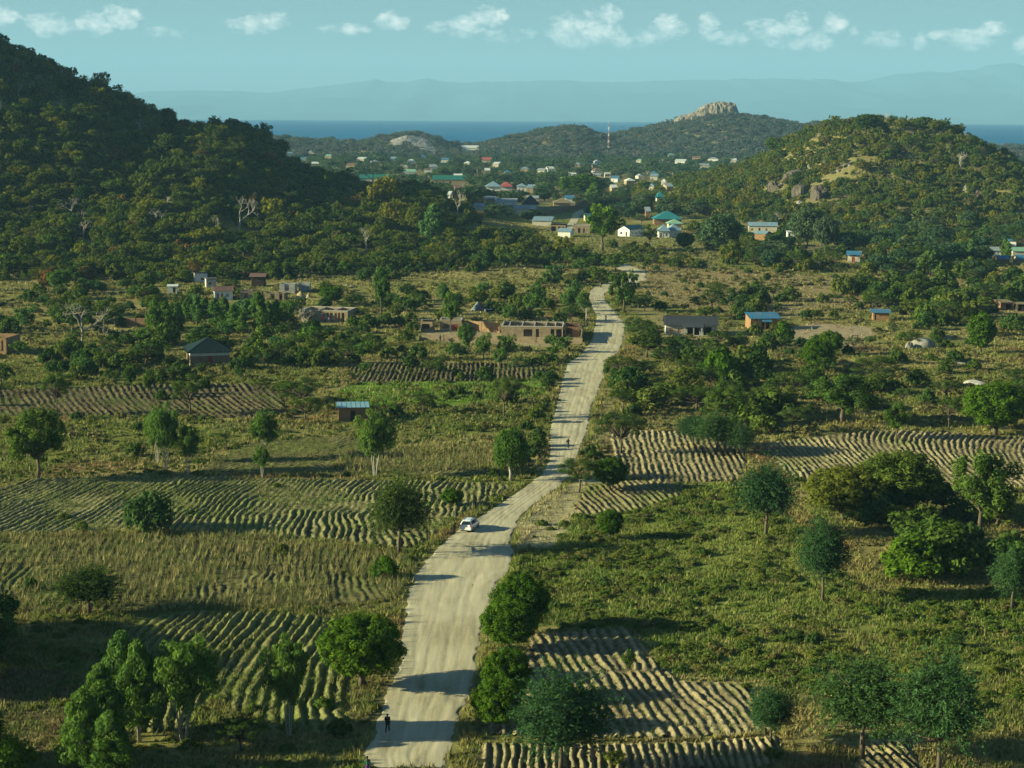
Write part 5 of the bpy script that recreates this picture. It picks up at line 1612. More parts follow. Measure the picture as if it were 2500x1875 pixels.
free_wall('compound_wall', 'tan block wall at the top of the village track', 1404, 506, 1444, 500, 3.6, BRT)
# scattered houses of the town further off
TN = np.random.default_rng(44)
town_list = [(705, 382, 16), (760, 378, 14), (880, 395, 20), (915, 402, 18), (960, 394, 14), (1005, 399, 20), (1030, 388, 14), (1085, 397, 18), (1140, 405, 14), (1240, 430, 16), (1280, 420, 20), (1320, 425, 18), (1345, 420, 16), (1190, 425, 12), (1500, 445, 16), (1540, 452, 22), (1565, 440, 14), (1596, 440, 18), (1620, 455, 14), (1660, 400, 24), (1700, 392, 20), (1740, 395, 26), (1720, 412, 22), (1790, 398, 14), (1560, 398, 14), (1640, 385, 16), (1460, 402, 12), (1410, 408, 14), (1060, 415, 18), (1210, 408, 14), (740, 395, 16), (800, 388, 18), (990, 415, 12), (1590, 466, 14), (1500, 470, 14), (1120, 470, 16), (1095, 485, 14)]
for _ in range(14):
    bx = float(TN.uniform(640, 1700)); by = float(TN.uniform(384, 474))
    if bx < 1000 and by > 425: continue
    if any(abs(bx - b_[0]) < 22 and abs(by - b_[1]) < 7 for b_ in town_list): continue
    town_list.append((bx, by, float(TN.uniform(12, 22))))
tw = ['white', 'cream', 'tan brick']; tr = [('pale blue', R_LBLUE), ('grey', R_GREY), ('white', R_WHITE), ('light green', R_LGREEN), ('brown', R_BROWN), ('blue', R_BLUE)]
TL = {}


def town_label(bx, by, wn, rn):
    near = min(((1125, 362, 'the long white hall'), (1190, 392, 'the red brown roof'), (1225, 455, 'the red hipped roof'), (1275, 460, 'the pale hipped house'), (1380, 440, 'the white block house'), (1470, 432, 'the two storey town house'), (915, 437, 'the left school block'), (1095, 442, 'the right school block'), (1485, 370, 'the radio mast'), (1000, 424, 'the white walled house'), (1610, 485, 'the teal pyramid roof'), (700, 380, 'the wooded hill edge'), (1700, 400, 'the rocky hill edge'), (1420, 470, 'the huge dark tree')), key=lambda p: math.hypot(bx - p[0], (by - p[1]) * 2.2))
    dx, dy = bx - near[0], (by - near[1]) * 2.2
    side = ('right of ' if dx > 0 else 'left of ') if abs(dx) > abs(dy) else ('in front of ' if dy > 0 else 'behind ')
    d = 'just ' if math.hypot(dx, dy) < 45 else ('some way ' if math.hypot(dx, dy) < 110 else 'far ')
    L = f'{wn} house with {rn} roof {d}{side}{near[2]}'
    TL[L] = TL.get(L, 0) + 1
    return L if TL[L] == 1 else ['', '', 'second ', 'third ', 'fourth '][min(4, TL[L])] + L


for i, (bx, by, wp) in enumerate(town_list):
    wn = tw[int(TN.integers(0, 3))]; rn, rmm = tr[int(TN.integers(0, 6)) if TN.random() < .6 else int(TN.integers(0, 3))]
    building('house', town_label(bx, by, wn, rn), bx - wp / 2, bx + wp / 2, by, 9, 3.4, yaw=float(TN.random() * 40 - 20), roof=['gable', 'hip', 'mono'][int(TN.integers(0, 3))], rh=1.8, wall={'white': WHITEW, 'cream': CREAMW, 'tan brick': BRT}[wn], rm=rmm, detail=False, ops=[(.3, .4, .8, 2, 'win')], group='far town houses')

# ------------------------------------------------------------------ scattered trees and bushes
RPOLY = [tuple(hit(*p)[:2]) for p in ROAD_L] + [tuple(hit(*p)[:2]) for p in ROAD_R[::-1]]
RSEG = np.array([hit(*p)[:2] for p in ROAD_L]), np.array([hit(*p)[:2] for p in ROAD_R])


def road_dist(x, y):
    d = np.full(x.shape, 1e9)
    for P in RSEG:
        for i in range(len(P) - 1):
            a = P[i]; ab = P[i + 1] - a; L2 = (ab ** 2).sum() + 1e-9
            t = np.clip(((x - a[0]) * ab[0] + (y - a[1]) * ab[1]) / L2, 0, 1)
            d = np.minimum(d, np.hypot(x - a[0] - t * ab[0], y - a[1] - t * ab[1]))
    d[in_poly(x, y, RPOLY)] = 0
    return d


HEROXY = list(N_PLACED)
CLEAR = [P_YARD, P_YARD2, P_SHOULDER, P_PLOT, P_FARTAN, P_ROCKL]


def free_spots(x, y, w, h, fields=True, road=1.2, hero_f=.75, front=1.0, clear=True):
    z = gz(x, y)
    px, py = project(x, y, z)
    ok = road_dist(x, y) > road + w * .35
    if fields:
        for P in FIELDS: ok &= ~in_poly(px, py, P)
    if clear:
        for P in CLEAR: ok &= ~in_poly(px, py, P)
    for (bx, by, r) in HEROXY:
        ok &= np.hypot(x - bx, y - by) > (r + w * .5) * hero_f
    s = FPX / y
    for (bx, by, r, pxb, pyb, sb, lb, x0, x1) in BLD:
        ok &= np.hypot(x - bx, y - by) > r + w * .4
        wpx = w * s * .5
        inx = (px > x0 - wpx * .6) & (px < x1 + wpx * .6)
        ok &= ~(inx & (py > pyb - 1) & (py - h * s * front < pyb - .8 * sb) & (y < by) )
    return ok


ITEMS = []


def scatter(mask_fn, bounds, dens, kinds, wr, hr, leaf=None, min_d=.55, seed=0, zone='', fields=True, front=1.0, road=1.2, clump=None):
    r = np.random.default_rng(seed)
    x0, x1, y0, y1 = bounds
    n = int((x1 - x0) * (y1 - y0) * dens)
    x = r.uniform(x0, x1, n); y = r.uniform(y0, y1, n)
    px, py = project(x, y, gz(x, y))
    m = mask_fn(x, y, px, py)
    if clump:
        m &= fbm(x / clump[0], y / clump[0], seed + 5, 3) > clump[1]
    x, y = x[m], y[m]
    w = r.uniform(*wr, len(x)) * (1 + .35 * (r.random(len(x)) < .12)); h = w * r.uniform(*hr, len(x))
    ok = free_spots(x, y, w, h, fields, road, front=front)
    x, y, w, h = x[ok], y[ok], w[ok], h[ok]
    # thin out overlaps with a grid
    cell = {}
    keep = []
    cs = max(wr) * 1.2
    for i in range(len(x)):
        k = (int(x[i] // cs), int(y[i] // cs)); bad = False
        for a in (-1, 0, 1):
            for b_ in (-1, 0, 1):
                for j in cell.get((k[0] + a, k[1] + b_), ()):
                    if (x[i] - x[j]) ** 2 + (y[i] - y[j]) ** 2 < ((w[i] + w[j]) * .5 * min_d) ** 2:
                        bad = True; break
                if bad: break
            if bad: break
        if not bad:
            cell.setdefault(k, []).append(i); keep.append(i)
    ks = list(kinds); pr = np.array([kinds[k] for k in ks]); pr = pr / pr.sum()
    ch = r.choice(len(ks), len(keep), p=pr)
    for c, i in zip(ch, keep):
        kk = ks[c]
        kd, lf = kk if isinstance(kk, tuple) else (kk, leaf)
        hh = h[i]
        if kd == 'bush': hh = min(hh, w[i] * .75)
        if kd == 'acacia': hh = min(hh, w[i] * .8)
        if kd == 'euc': hh = w[i] * 1.9
        if kd == 'bare': hh = w[i] * 1.0
        ITEMS.append(dict(kind=kd, leaf=lf, x=float(x[i]), y=float(y[i]), w=float(w[i]) * (.55 if kd == 'euc' else 1), h=float(hh), zone=zone))


def inp(poly):
    return lambda x, y, px, py: in_poly(px, py, poly)


def hl_(x, y): return crest(HL, x) * np.where(y < 950, smooth(625, 955, y) ** 1.15, 1 - smooth(950, 1200, y))
def hr_(x, y): return crest(HR, x) * np.where(y < 1150, smooth(840, 1155, y), 1 - smooth(1150, 1600, y))


VIEW = lambda x, y, px, py: (px > -120) & (px < 2620)
P_SCRUBL = [(-60, 705), (250, 690), (700, 672), (1000, 640), (1440, 606), (1450, 700), (1425, 780), (1400, 880), (1180, 884), (1000, 880), (840, 890), (700, 930), (-60, 940)]
P_YELLOW = [(-60, 600), (300, 600), (900, 600), (1250, 570), (1340, 600), (1420, 632), (1000, 662), (700, 680), (380, 690), (200, 730), (-60, 735)]
P_DENSER = [(1500, 850), (1640, 828), (1830, 860), (1890, 940), (1960, 1010), (1990, 1040), (1850, 1062), (1700, 1045), (1560, 1040), (1462, 1100), (1456, 1040), (1480, 960)]
P_RMID = [(1830, 800), (2560, 800), (2560, 1050), (2330, 1046), (2100, 1040), (2010, 1000), (1900, 920)]
P_RPLAIN = [(1510, 745), (2560, 690), (2560, 860), (1900, 860), (1560, 850)]
P_RGRASS = [(1500, 640), (1900, 650), (2500, 690), (2500, 720), (1560, 745), (1480, 700)]
P_FOOT = [(1680, 560), (2560, 545), (2560, 700), (2120, 672), (1860, 660), (1700, 600)]
P_VILL = [(1420, 600), (1700, 620), (1980, 646), (1960, 668), (1640, 655), (1440, 650)]
P_ROADL = [(1290, 885), (1400, 872), (1368, 960), (1348, 1060), (1340, 1130), (1280, 1190), (1200, 1168), (1290, 1080), (1330, 960)]
P_THICK = [(2080, 1230), (2140, 1190), (2500, 1270), (2560, 1480), (2440, 1440), (2380, 1400), (2150, 1350)]
P_NEARL = [(-60, 1020), (700, 1025), (1180, 940), (1340, 1000), (1200, 1150), (600, 1090), (100, 1165), (-60, 1180)]

for q_ in ((1140, 1200, 766), (716, 770, 730), (288, 370, 800), (1425, 1438, 797), (2218, 2292, 852), (2305, 2328, 830), (2080, 2096, 829), (1925, 2025, 486), (1874, 1918, 463), (900, 926, 470), (545, 625, 565), (190, 220, 590), (875, 915, 612), (1100, 1135, 524)):
    X0, Y0, Z0 = hit((q_[0] + q_[1]) / 2, q_[2]); BLD.append((X0, Y0, 1.0, (q_[0] + q_[1]) / 2, q_[2], FPX / Y0, '', q_[0], q_[1]))
scatter(lambda x, y, px, py: VIEW(x, y, px, py) & (hl_(x, y) > 3.0) & (px < 1320), (-420, 60, 640, 1060), .095, {('broadleaf', 'hill'): .5, ('bush', 'hill'): .25, ('mango', 'hill'): .12, ('acacia', 'hill'): .08, 'bare': .012}, (3.0, 7.6), (.75, 1.25), leaf='hill', seed=101, zone='hillL', min_d=.5)
scatter(inp(P_YELLOW), (-220, 40, 600, 800), .05, {('broadleaf', 'hill'): .5, ('bush', 'hill'): .44, ('acacia', 'hill'): .1}, (3.5, 7), (.75, 1.1), seed=102, zone='scrubY', min_d=.6)
scatter(inp(P_SCRUBL), (-190, 40, 380, 700), .026, {'bush': .48, 'broadleaf': .22, 'acacia': .18, ('broadleaf', 'euc'): .12}, (2.2, 5.6), (.75, 1.1), seed=103, zone='plainL', clump=(22, .42))
scatter(lambda x, y, px, py: VIEW(x, y, px, py) & (hr_(x, y) > 1.2), (60, 560, 850, 1320), .09, {('bush', 'hillr'): .55, ('broadleaf', 'hillr'): .38, ('acacia', 'hillr'): .05, 'bare': .014}, (1.8, 6.6), (.7, 1.25), seed=104, zone='hillR', min_d=.5, clump=(16, .27))
scatter(inp(P_DENSER), (20, 110, 290, 460), .026, {'acacia': .6, 'bush': .25, ('broadleaf', None): .15}, (3.2, 8), (.6, .85), seed=105, zone='denseR', min_d=.6, front=.85)
scatter(inp(P_RMID), (60, 160, 290, 520), .012, {'bush': .55, 'acacia': .25, 'broadleaf': .2}, (2.5, 6), (.6, 1.0), seed=106, zone='midR', clump=(15, .42))
scatter(inp(P_RPLAIN), (20, 200, 420, 620), .012, {'bush': .5, 'acacia': .3, 'broadleaf': .2}, (2.5, 6.5), (.6, 1.0), seed=107, zone='plainR', clump=(18, .4))
scatter(inp([(2080, 690), (2560, 690), (2560, 810), (2160, 800)]), (90, 200, 440, 600), .018, {'bush': .4, 'acacia': .2, 'broadleaf': .4}, (3.5, 7.5), (.6, 1.0), seed=117, zone='plainR', clump=(18, .36))
scatter(inp(P_RGRASS), (20, 230, 500, 760), .0035, {'bush': .9, 'acacia': .1}, (1.6, 3.5), (.5, .8), seed=108, zone='grassR')
scatter(inp(P_FOOT), (60, 320, 560, 980), .03, {('broadleaf', 'town'): .25, ('mango', 'town'): .15, 'acacia': .3, ('bush', 'hillr'): .3}, (4, 9), (.65, .95), seed=109, zone='footR', clump=(26, .4))
scatter(inp(P_VILL), (20, 180, 600, 900), .014, {('bush', 'hillr'): .7, 'acacia': .3}, (3, 6), (.6, .9), seed=110, zone='grassR', clump=(20, .45))
scatter(inp(P_ROADL), (-30, 40, 240, 430), .10, {'bush': .9, 'broadleaf': .1}, (1.6, 3.2), (.6, 1.0), seed=111, zone='roadL')
scatter(inp([(850, 885), (1320, 885), (1330, 930), (850, 940)]), (-60, 20, 370, 440), .012, {'bush': .5, ('broadleaf', 'euc'): .3, 'acacia': .2}, (2, 4.5), (.8, 1.1), seed=118, zone='plainL', fields=False)
scatter(inp([(-60, 940), (690, 935), (700, 1015), (-60, 1020)]), (-130, -20, 330, 420), .007, {'bush': .4, 'broadleaf': .4, 'acacia': .2}, (2, 4.5), (.8, 1.2), seed=119, zone='nearL', fields=False)
scatter(inp(P_THICK), (50, 110, 190, 290), .03, {'bush': .6, 'broadleaf': .4}, (3, 5.5), (.7, 1.0), seed=112, zone='thick', front=0)
scatter(inp(P_NEARL), (-130, 40, 230, 400), .006, {'bush': .8, 'broadleaf': .2}, (1.4, 3.2), (.6, 1.0), seed=113, zone='nearL')
scatter(lambda x, y, px, py: VIEW(x, y, px, py) & (py > 1180) & (py < 1900), (-80, 80, 150, 290), .0022, {'bush': .9, 'broadleaf': .1}, (1.0, 2.2), (.5, .9), seed=114, zone='near', fields=False)
scatter(lambda x, y, px, py: VIEW(x, y, px, py) & (hr_(x, y) < 1.2) & (hl_(x, y) < 3) & (y > 900) & ((py < 600)), (-500, 620, 900, 2320), .0062, {('mango', 'town'): .35, ('acacia', 'town'): .3, ('broadleaf', 'town'): .35, 'bare': .01}, (5, 11), (.55, .85), seed=115, zone='town', min_d=.5, front=.8, clump=(45, .31))
scatter(lambda x, y, px, py: VIEW(x, y, px, py) & ~in_poly(px, py + 3, [(1600, 232), (1800, 232), (1800, 280), (1690, 290), (1660, 280)]), (-800, 900, 2250, 3150), .0115, {('broadleaf', 'far'): .55, ('mango', 'far'): .45}, (8, 13), (.5, .75), seed=116, zone='far', min_d=.5)

# --- who is an individual
ZN = {'hillL': 'on the wooded hillside on the left', 'scrubY': 'in the yellow scrub at the foot of the left hill', 'plainL': 'on the plain left of the road', 'hillR': 'on the rocky hill on the right', 'denseR': 'in the dense tree belt right of the road', 'midR': 'in the dry grass above the curved ridges', 'plainR': 'on the plain right of the road', 'grassR': 'on the open dry meadow', 'footR': 'at the foot of the rocky hill', 'roadL': 'on the left verge of the road', 'thick': 'in the thicket on the right', 'nearL': 'in the weedy fields on the left', 'near': 'in the near fields', 'town': 'among the town houses', 'far': 'on the far hills by the lake'}
LEAFW = {'hill': ['dark', 'olive', 'yellowish'], 'hillr': ['olive', 'yellowish', 'dark'], 'town': ['blue green', 'green', 'dark'], 'far': ['hazy'], 'euc': ['bright green'], None: ['green', 'dark', 'olive']}
LM_PTS = [(b[3], b[4], 'the ' + b[6].split(' in the ')[0].split(' beside ')[0].split(' behind ')[0].split(', ')[0]) for b in BLD if b[5] > 3.2 and b[6]]
for h_ in HERO:
    if h_[0] != 'yellow' and h_[2] < 1920: LM_PTS.append((h_[1], h_[2], 'the ' + h_[5].split(' in the ')[0].split(' of the ')[0].split(' beside ')[0].split(' behind ')[0].split(' at the ')[0]))
for p_ in ((60, 150, 'the summit of the wooded hill'), (190, 215, 'the skyline dip of the wooded hill'), (330, 270, 'the leafless skyline trees'), (500, 310, 'the knob of the wooded hill'), (60, 330, 'the dark upper slope at the left edge'), (260, 360, 'the darkest part of the hillside'), (430, 420, 'the shaded middle of the hillside'), (620, 430, 'the shoulder of the wooded hill'), (700, 520, 'the hollow of the wooded hill'), (800, 480, 'the lower ridge of the wooded hill'), (30, 480, 'the left edge of the hillside'), (330, 500, 'the lower middle of the hillside'), (120, 640, 'the yellow scrub at far left'), (420, 640, 'the scrub behind the cottages'), (650, 640, 'the scrub below the hollow'), (850, 650, 'the scrub at the foot of the spur'), (1150, 600, 'the shaded tip of the spur'), (1300, 640, 'the scrub where the road vanishes'), (2180, 330, 'the top of the rocky hill'), (1800, 440, 'the left flank of the rocky hill'), (1720, 500, 'the left foot of the rocky hill'), (1950, 380, 'the left shoulder of the rocky hill'), (2110, 400, 'the upper middle of the rocky hill'), (2170, 480, 'the centre of the rocky hill'), (2290, 420, 'the right shoulder of the rocky hill'), (2420, 430, 'the right flank of the rocky hill'), (2300, 540, 'the right foot of the rocky hill'), (2040, 550, 'the tree belt below the rocky hill'), (2450, 540, 'the wood at the far right'), (900, 400, 'the trees before the low scarred hill'), (1300, 390, 'the middle of the town wood'), (1500, 400, 'the wood below the radio mast'), (1700, 430, 'the wood left of the rocky hill'), (1100, 400, 'the town left of the road'), (700, 370, 'the town edge beside the wooded hill'), (1600, 540, 'the village edge'), (1700, 900, 'the dense tree belt'), (1600, 960, 'the middle of the dense belt'), (1560, 880, 'the near end of the tree belt'), (2200, 900, 'the dry grass below the boulder'), (2400, 920, 'the bare patch at the right edge')):
    LM_PTS.append(p_)
LMP = np.array([(p[0], p[1]) for p in LM_PTS])
for it in ITEMS:
    it['z'] = float(gz(it['x'], it['y']))
    px, py = project(it['x'], it['y'], it['z'])
    it['px'], it['py'] = float(px), float(py)
    it['s'] = FPX / it['y']
    it['size'] = it['w'] * it['s'] * (1 if -40 < px < 2540 else .0)
    if it['zone'] == 'hillL': it['name'] = 'hillside_tree' if it['kind'] != 'bush' else 'hillside_shrub'
    elif it['zone'] == 'hillR': it['name'] = 'rocky_hill_shrub' if it['kind'] == 'bush' else 'rocky_hill_tree'
    elif it['zone'] == 'town': it['name'] = 'town_tree'
    elif it['zone'] == 'far': it['name'] = 'far_hill_tree'
    elif it['zone'] == 'scrubY': it['name'] = 'scrub_tree' if it['kind'] != 'bush' else 'scrub_bush'
    else: it['name'] = KNAME[it['kind']]
    if it['kind'] == 'bare': it['name'] = 'bare_tree'
byname = {}
for it in ITEMS: byname.setdefault(it['name'], []).append(it)
LIM = {'bush': 270, 'acacia_tree': 250, 'leafy_tree': 250, 'hillside_tree': 295, 'hillside_shrub': 150, 'rocky_hill_shrub': 250, 'rocky_hill_tree': 250, 'town_tree': 295, 'far_hill_tree': 200, 'scrub_tree': 295, 'scrub_bush': 250}
REST = []
used_lab = {}


def rel_label(it):
    dx = (it['px'] - LMP[:, 0]); dy = (it['py'] - LMP[:, 1])
    d = np.hypot(dx, dy * 2.2)
    i = int(np.argmin(d))
    nm = LM_PTS[i][2]
    words = nm.split(); nm = ' '.join(words[:7])
    if abs(dx[i]) > abs(dy[i]) * 2.2: side = 'right of' if dx[i] > 0 else 'left of'
    else: side = 'in front of' if dy[i] > 0 else 'behind'
    if d[i] > 90: side = 'some way ' + side
    rel = it['w'] / {'bush': 3.2}.get(it['kind'], 6.0)
    sz = 'small' if rel < .85 else ('large' if rel > 1.25 else 'middling')
    kn = {'bush': 'bush', 'acacia': 'acacia', 'broadleaf': 'leafy tree', 'mango': 'round tree', 'euc': 'slim tree', 'bare': 'leafless tree', 'feathery': 'feathery tree'}[it['kind']]
    return f"{sz} {kn} {side} {nm}"


for nm, L in byname.items():
    L.sort(key=lambda t: -t['size'])
    lim = LIM.get(nm, 250)
    for i, it in enumerate(L):
        if i < lim and it['size'] > 0 and it['zone'] != 'far':
            it['lab'] = rel_label(it) 
        else:
            REST.append(it)
cnt = {}
for it in ITEMS:
    if 'lab' in it: cnt.setdefault(it['lab'], []).append(it)
ORD = ['leftmost', 'second', 'third', 'fourth', 'fifth', 'sixth', 'seventh', 'eighth', 'ninth', 'tenth', 'eleventh', 'twelfth', 'thirteenth', 'fourteenth', 'fifteenth']
NUMW = ['', 'one', 'two', 'three', 'four', 'five', 'six', 'seven', 'eight', 'nine', 'ten', 'eleven', 'twelve', 'thirteen', 'fourteen', 'fifteen']
for lb, L in cnt.items():
    if 1 < len(L) <= 15:
        L.sort(key=lambda t: t['px'])
        ws = lb.split()
        for i, it in enumerate(L):
            pl = lb.replace(' leafy tree', ' leafy trees').replace(' round tree', ' round trees').replace(' slim tree', ' slim trees').replace(' leafless tree', ' leafless trees').replace(' acacia ', ' acacias ').replace(' bush ', ' bushes ', 1)
            it['lab'] = (ORD[i] + (' of ' if i == 0 else ' from left of ') + NUMW[len(L)] + ' ' + pl)
            it['lab'] = ' '.join(it['lab'].split()[:16])
            it['grpname'] = pl
for it in ITEMS:
    if 'lab' not in it: continue
    gname = it.get('grpname') or (it['lab'] if len(cnt.get(it['lab'], ())) > 1 else None)
    it['grp'] = gname or (it['name'].replace('_', ' ') + 's ' + ZN[it['zone']])
    place_tree(it['kind'], it['x'], it['y'], it['z'] - .05, it['w'], it['h'], it['lab'], group=it['grp'], s=min(it['s'], 10.0), leaf=it['leaf'], name=it['name'], parts=it['s'] * it['w'] > 60)


# --- the rest of each wood is one object: crowns and trunks instanced on points
def gn_scatter(name, label, items, kind_s='stuff'):
    if not items: return
    protos = {}
    for it in items:
        lod = 'M' if it['s'] > 5.5 else 'L'
        v = int(rng.integers(0, 4))
        it['k'] = (it['kind'], lod, v, it['leaf'])
        protos.setdefault(it['k'], len(protos))
    coll = bpy.data.collections.new(name + '_kinds')
    dims = {}
    for i, k in enumerate(protos):
        me, W, H = joined(*k)
        o = bpy.data.objects.new('kind_%03d' % i, me)
        coll.objects.link(o)
        dims[k] = (W, H)
    n = len(items)
    me = bpy.data.meshes.new(name)
    me.vertices.add(n)
    co = np.array([(t['x'], t['y'], t['z'] - .1) for t in items], np.float32)
    me.vertices.foreach_set('co', co.ravel())
    def att(nm, tp, arr, fld):
        a = me.attributes.new(nm, tp, 'POINT'); a.data.foreach_set(fld, np.asarray(arr).ravel())
    att('pick', 'INT', np.array([protos[t['k']] for t in items], np.int32), 'value')
    att('sc', 'FLOAT_VECTOR', np.array([(t['w'] / dims[t['k']][0], t['w'] / dims[t['k']][0], t['h'] / dims[t['k']][1]) for t in items], np.float32), 'vector')
    att('rz', 'FLOAT_VECTOR', np.array([(0, 0, rng.random() * 6.28) for t in items], np.float32), 'vector')
    o = link(name, me)
    tag(o, label, None, kind=kind_s)
    ng = bpy.data.node_groups.new(name, 'GeometryNodeTree')
    ng.interface.new_socket('Geometry', in_out='INPUT', socket_type='NodeSocketGeometry')
    ng.interface.new_socket('Geometry', in_out='OUTPUT', socket_type='NodeSocketGeometry')
    gi = ng.nodes.new('NodeGroupInput'); go = ng.nodes.new('NodeGroupOutput')
    ip = ng.nodes.new('GeometryNodeInstanceOnPoints'); ci = ng.nodes.new('GeometryNodeCollectionInfo')
    ci.inputs['Collection'].default_value = coll; ci.inputs['Separate Children'].default_value = True; ci.inputs['Reset Children'].default_value = True
    def na(nm, tp):
        nd = ng.nodes.new('GeometryNodeInputNamedAttribute'); nd.data_type = tp; nd.inputs[0].default_value = nm
        return nd.outputs[0]
    ng.links.new(gi.outputs[0], ip.inputs['Points']); ng.links.new(ci.outputs[0], ip.inputs['Instance'])
    ip.inputs['Pick Instance'].default_value = True
    ng.links.new(na('pick', 'INT'), ip.inputs['Instance Index'])
    ng.links.new(na('sc', 'FLOAT_VECTOR'), ip.inputs['Scale'])
    ng.links.new(na('rz', 'FLOAT_VECTOR'), ip.inputs['Rotation'])
    ng.links.new(ip.outputs[0], go.inputs[0])
    md = o.modifiers.new('scatter', 'NODES'); md.node_group = ng
    return o


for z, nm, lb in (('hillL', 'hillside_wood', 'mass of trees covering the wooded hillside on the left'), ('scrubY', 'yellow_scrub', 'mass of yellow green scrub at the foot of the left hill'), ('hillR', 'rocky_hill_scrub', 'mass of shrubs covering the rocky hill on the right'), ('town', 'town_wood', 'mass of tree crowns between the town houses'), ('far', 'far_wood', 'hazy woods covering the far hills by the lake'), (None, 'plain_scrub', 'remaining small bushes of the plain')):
    gn_scatter(nm, lb, [t for t in REST if (t['zone'] == z or (z is None and t['zone'] not in ('hillL', 'scrubY', 'hillR', 'town', 'far')))])
print('ITEMS', len(ITEMS), 'REST', len(REST), {k: len(v) for k, v in byname.items()})

# ------------------------------------------------------------------ grass, weeds and dead maize
M_TUFT = col_mat('grass_blades', .8, .75, 1.25, trans=.3, fine=4.0)


def tufts(name, label, x, y, h, col, blades, wid, seed, splay=.5, hvar=.45, jitter=.25, cat=None):
    r = np.random.default_rng(seed)
    n = len(x)
    if n == 0: return
    z = gz(x, y)
    B = blades
    a = r.random((n, B)) * 6.283
    d = np.stack([np.cos(a), np.sin(a)], -1)
    hh = h[:, None] * (1 - hvar + 2 * hvar * r.random((n, B))) * .9
    lean = splay * r.random((n, B)) * hh
    base = np.stack([x, y], -1)[:, None, :] + (r.random((n, B, 2)) - .5) * (jitter + wid * 2)
    tip = base + d * lean[..., None]
    side = np.stack([-d[..., 1], d[..., 0]], -1) * (wid * (.5 + r.random((n, B, 1))))
    V = np.zeros((n, B, 3, 3), np.float32)
    V[:, :, 0, :2] = base - side; V[:, :, 1, :2] = base + side; V[:, :, 2, :2] = tip
    V[:, :, 0, 2] = z[:, None] - .03; V[:, :, 1, 2] = z[:, None] - .03; V[:, :, 2, 2] = z[:, None] + hh
    F = np.arange(n * B * 3).reshape(-1, 3)
    c = col[:, None, None, :] * (.72 + .56 * r.random((n, B, 1, 1))) + np.zeros((n, B, 3, 3))
    o = link(name, mesh_np(name, V.reshape(-1, 3), F, [M_TUFT], col=c.reshape(-1, 3)))
    tag(o, label, None, kind='stuff')
    return o


def sample(bounds, dens, seed, lo_px=-60, hi_px=2560, fields=False, avoid=None):
    FL = FIELDS
    r = np.random.default_rng(seed)
    x0, x1, y0, y1 = bounds
    n = int((x1 - x0) * (y1 - y0) * dens)
    x = r.uniform(x0, x1, n); y = r.uniform(y0, y1, n)
    z = gz(x, y); px, py = project(x, y, z)
    ok = (px > lo_px) & (px < hi_px) & (py < 1960)
    if not fields:
        for P in FL: ok &= ~in_poly(px, py, P)
    x, y, px, py = x[ok], y[ok], px[ok], py[ok]
    rd = road_dist(x, y)
    ok = rd > .25 + 1.2 * vnoise(x / 1.5, y / 1.5, 5)
    if avoid:
        for P in avoid:
            ok &= ~(in_poly(px, py, P) & (r.random(len(x)) > .12))
    for (bx, by, rr, *_q) in BLD:
        if by < 900: ok &= np.hypot(x - bx, y - by) > rr * .75
    return x[ok], y[ok], px[ok], py[ok]


def grass_cols(x, y, seed, green=0.35):
    c = zone_col(x, y, gz(x, y))
    r = np.random.default_rng(seed)
    n = fbm(x / 2.6, y / 3.4, seed + 2, 3); n2 = fbm(x / 9, y / 12, seed + 9, 3)
    g = np.clip((n * .6 + n2 * .4 - .45) * 6, 0, 1)[:, None] * green
    c = c * (1 - g) + np.array((.10, .17, .03)) * g
    dry = (r.random(len(x)) < .16)[:, None] * .7
    c = c * (1 - dry) + np.array((.30, .25, .11)) * dry
    return c * 1.12


AV = [P_YARD, P_YARD2, P_PLOT, P_SHOULDER, P_SHOULDER2]
# near: up to the large weed field and maize
x, y, px, py = sample((-75, 80, 148, 262), 7.5, 201, avoid=AV)
dn = fbm(x / 2.2, y / 2.6, 31, 3); k = dn > .30
x, y, px, py, dn = x[k], y[k], px[k], py[k], dn[k]
hh = .18 + .65 * np.clip(dn - .32, 0, 1) + .18 * rng.random(len(x))
tufts('grass', 'green and straw coloured weeds covering the near fields', x, y, hh, grass_cols(x, y, 1, .5), 4, .085, 1, splay=.9)
x, y, px, py = sample((-125, 130, 262, 450), 1.5, 202, avoid=AV)
dn = fbm(x / 4, y / 5, 32, 3)
k = dn > .33; x, y, dn = x[k], y[k], dn[k]
tufts('grass', 'dry grass and weeds of the middle distance', x, y, .3 + .8 * np.clip(dn - .36, 0, 1) + .15 * rng.random(len(x)), grass_cols(x, y, 2, .4), 4, .14, 2, splay=.9)
x, y, px, py = sample((-250, 260, 450, 900), .36, 203, avoid=AV)
dn = fbm(x / 7, y / 9, 33, 3)
k = dn > .38; x, y, dn = x[k], y[k], dn[k]
tufts('grass', 'dry grass of the far plain', x, y, .35 + .9 * np.clip(dn - .38, 0, 1), grass_cols(x, y, 3, .3), 4, .26, 3, splay=.9)
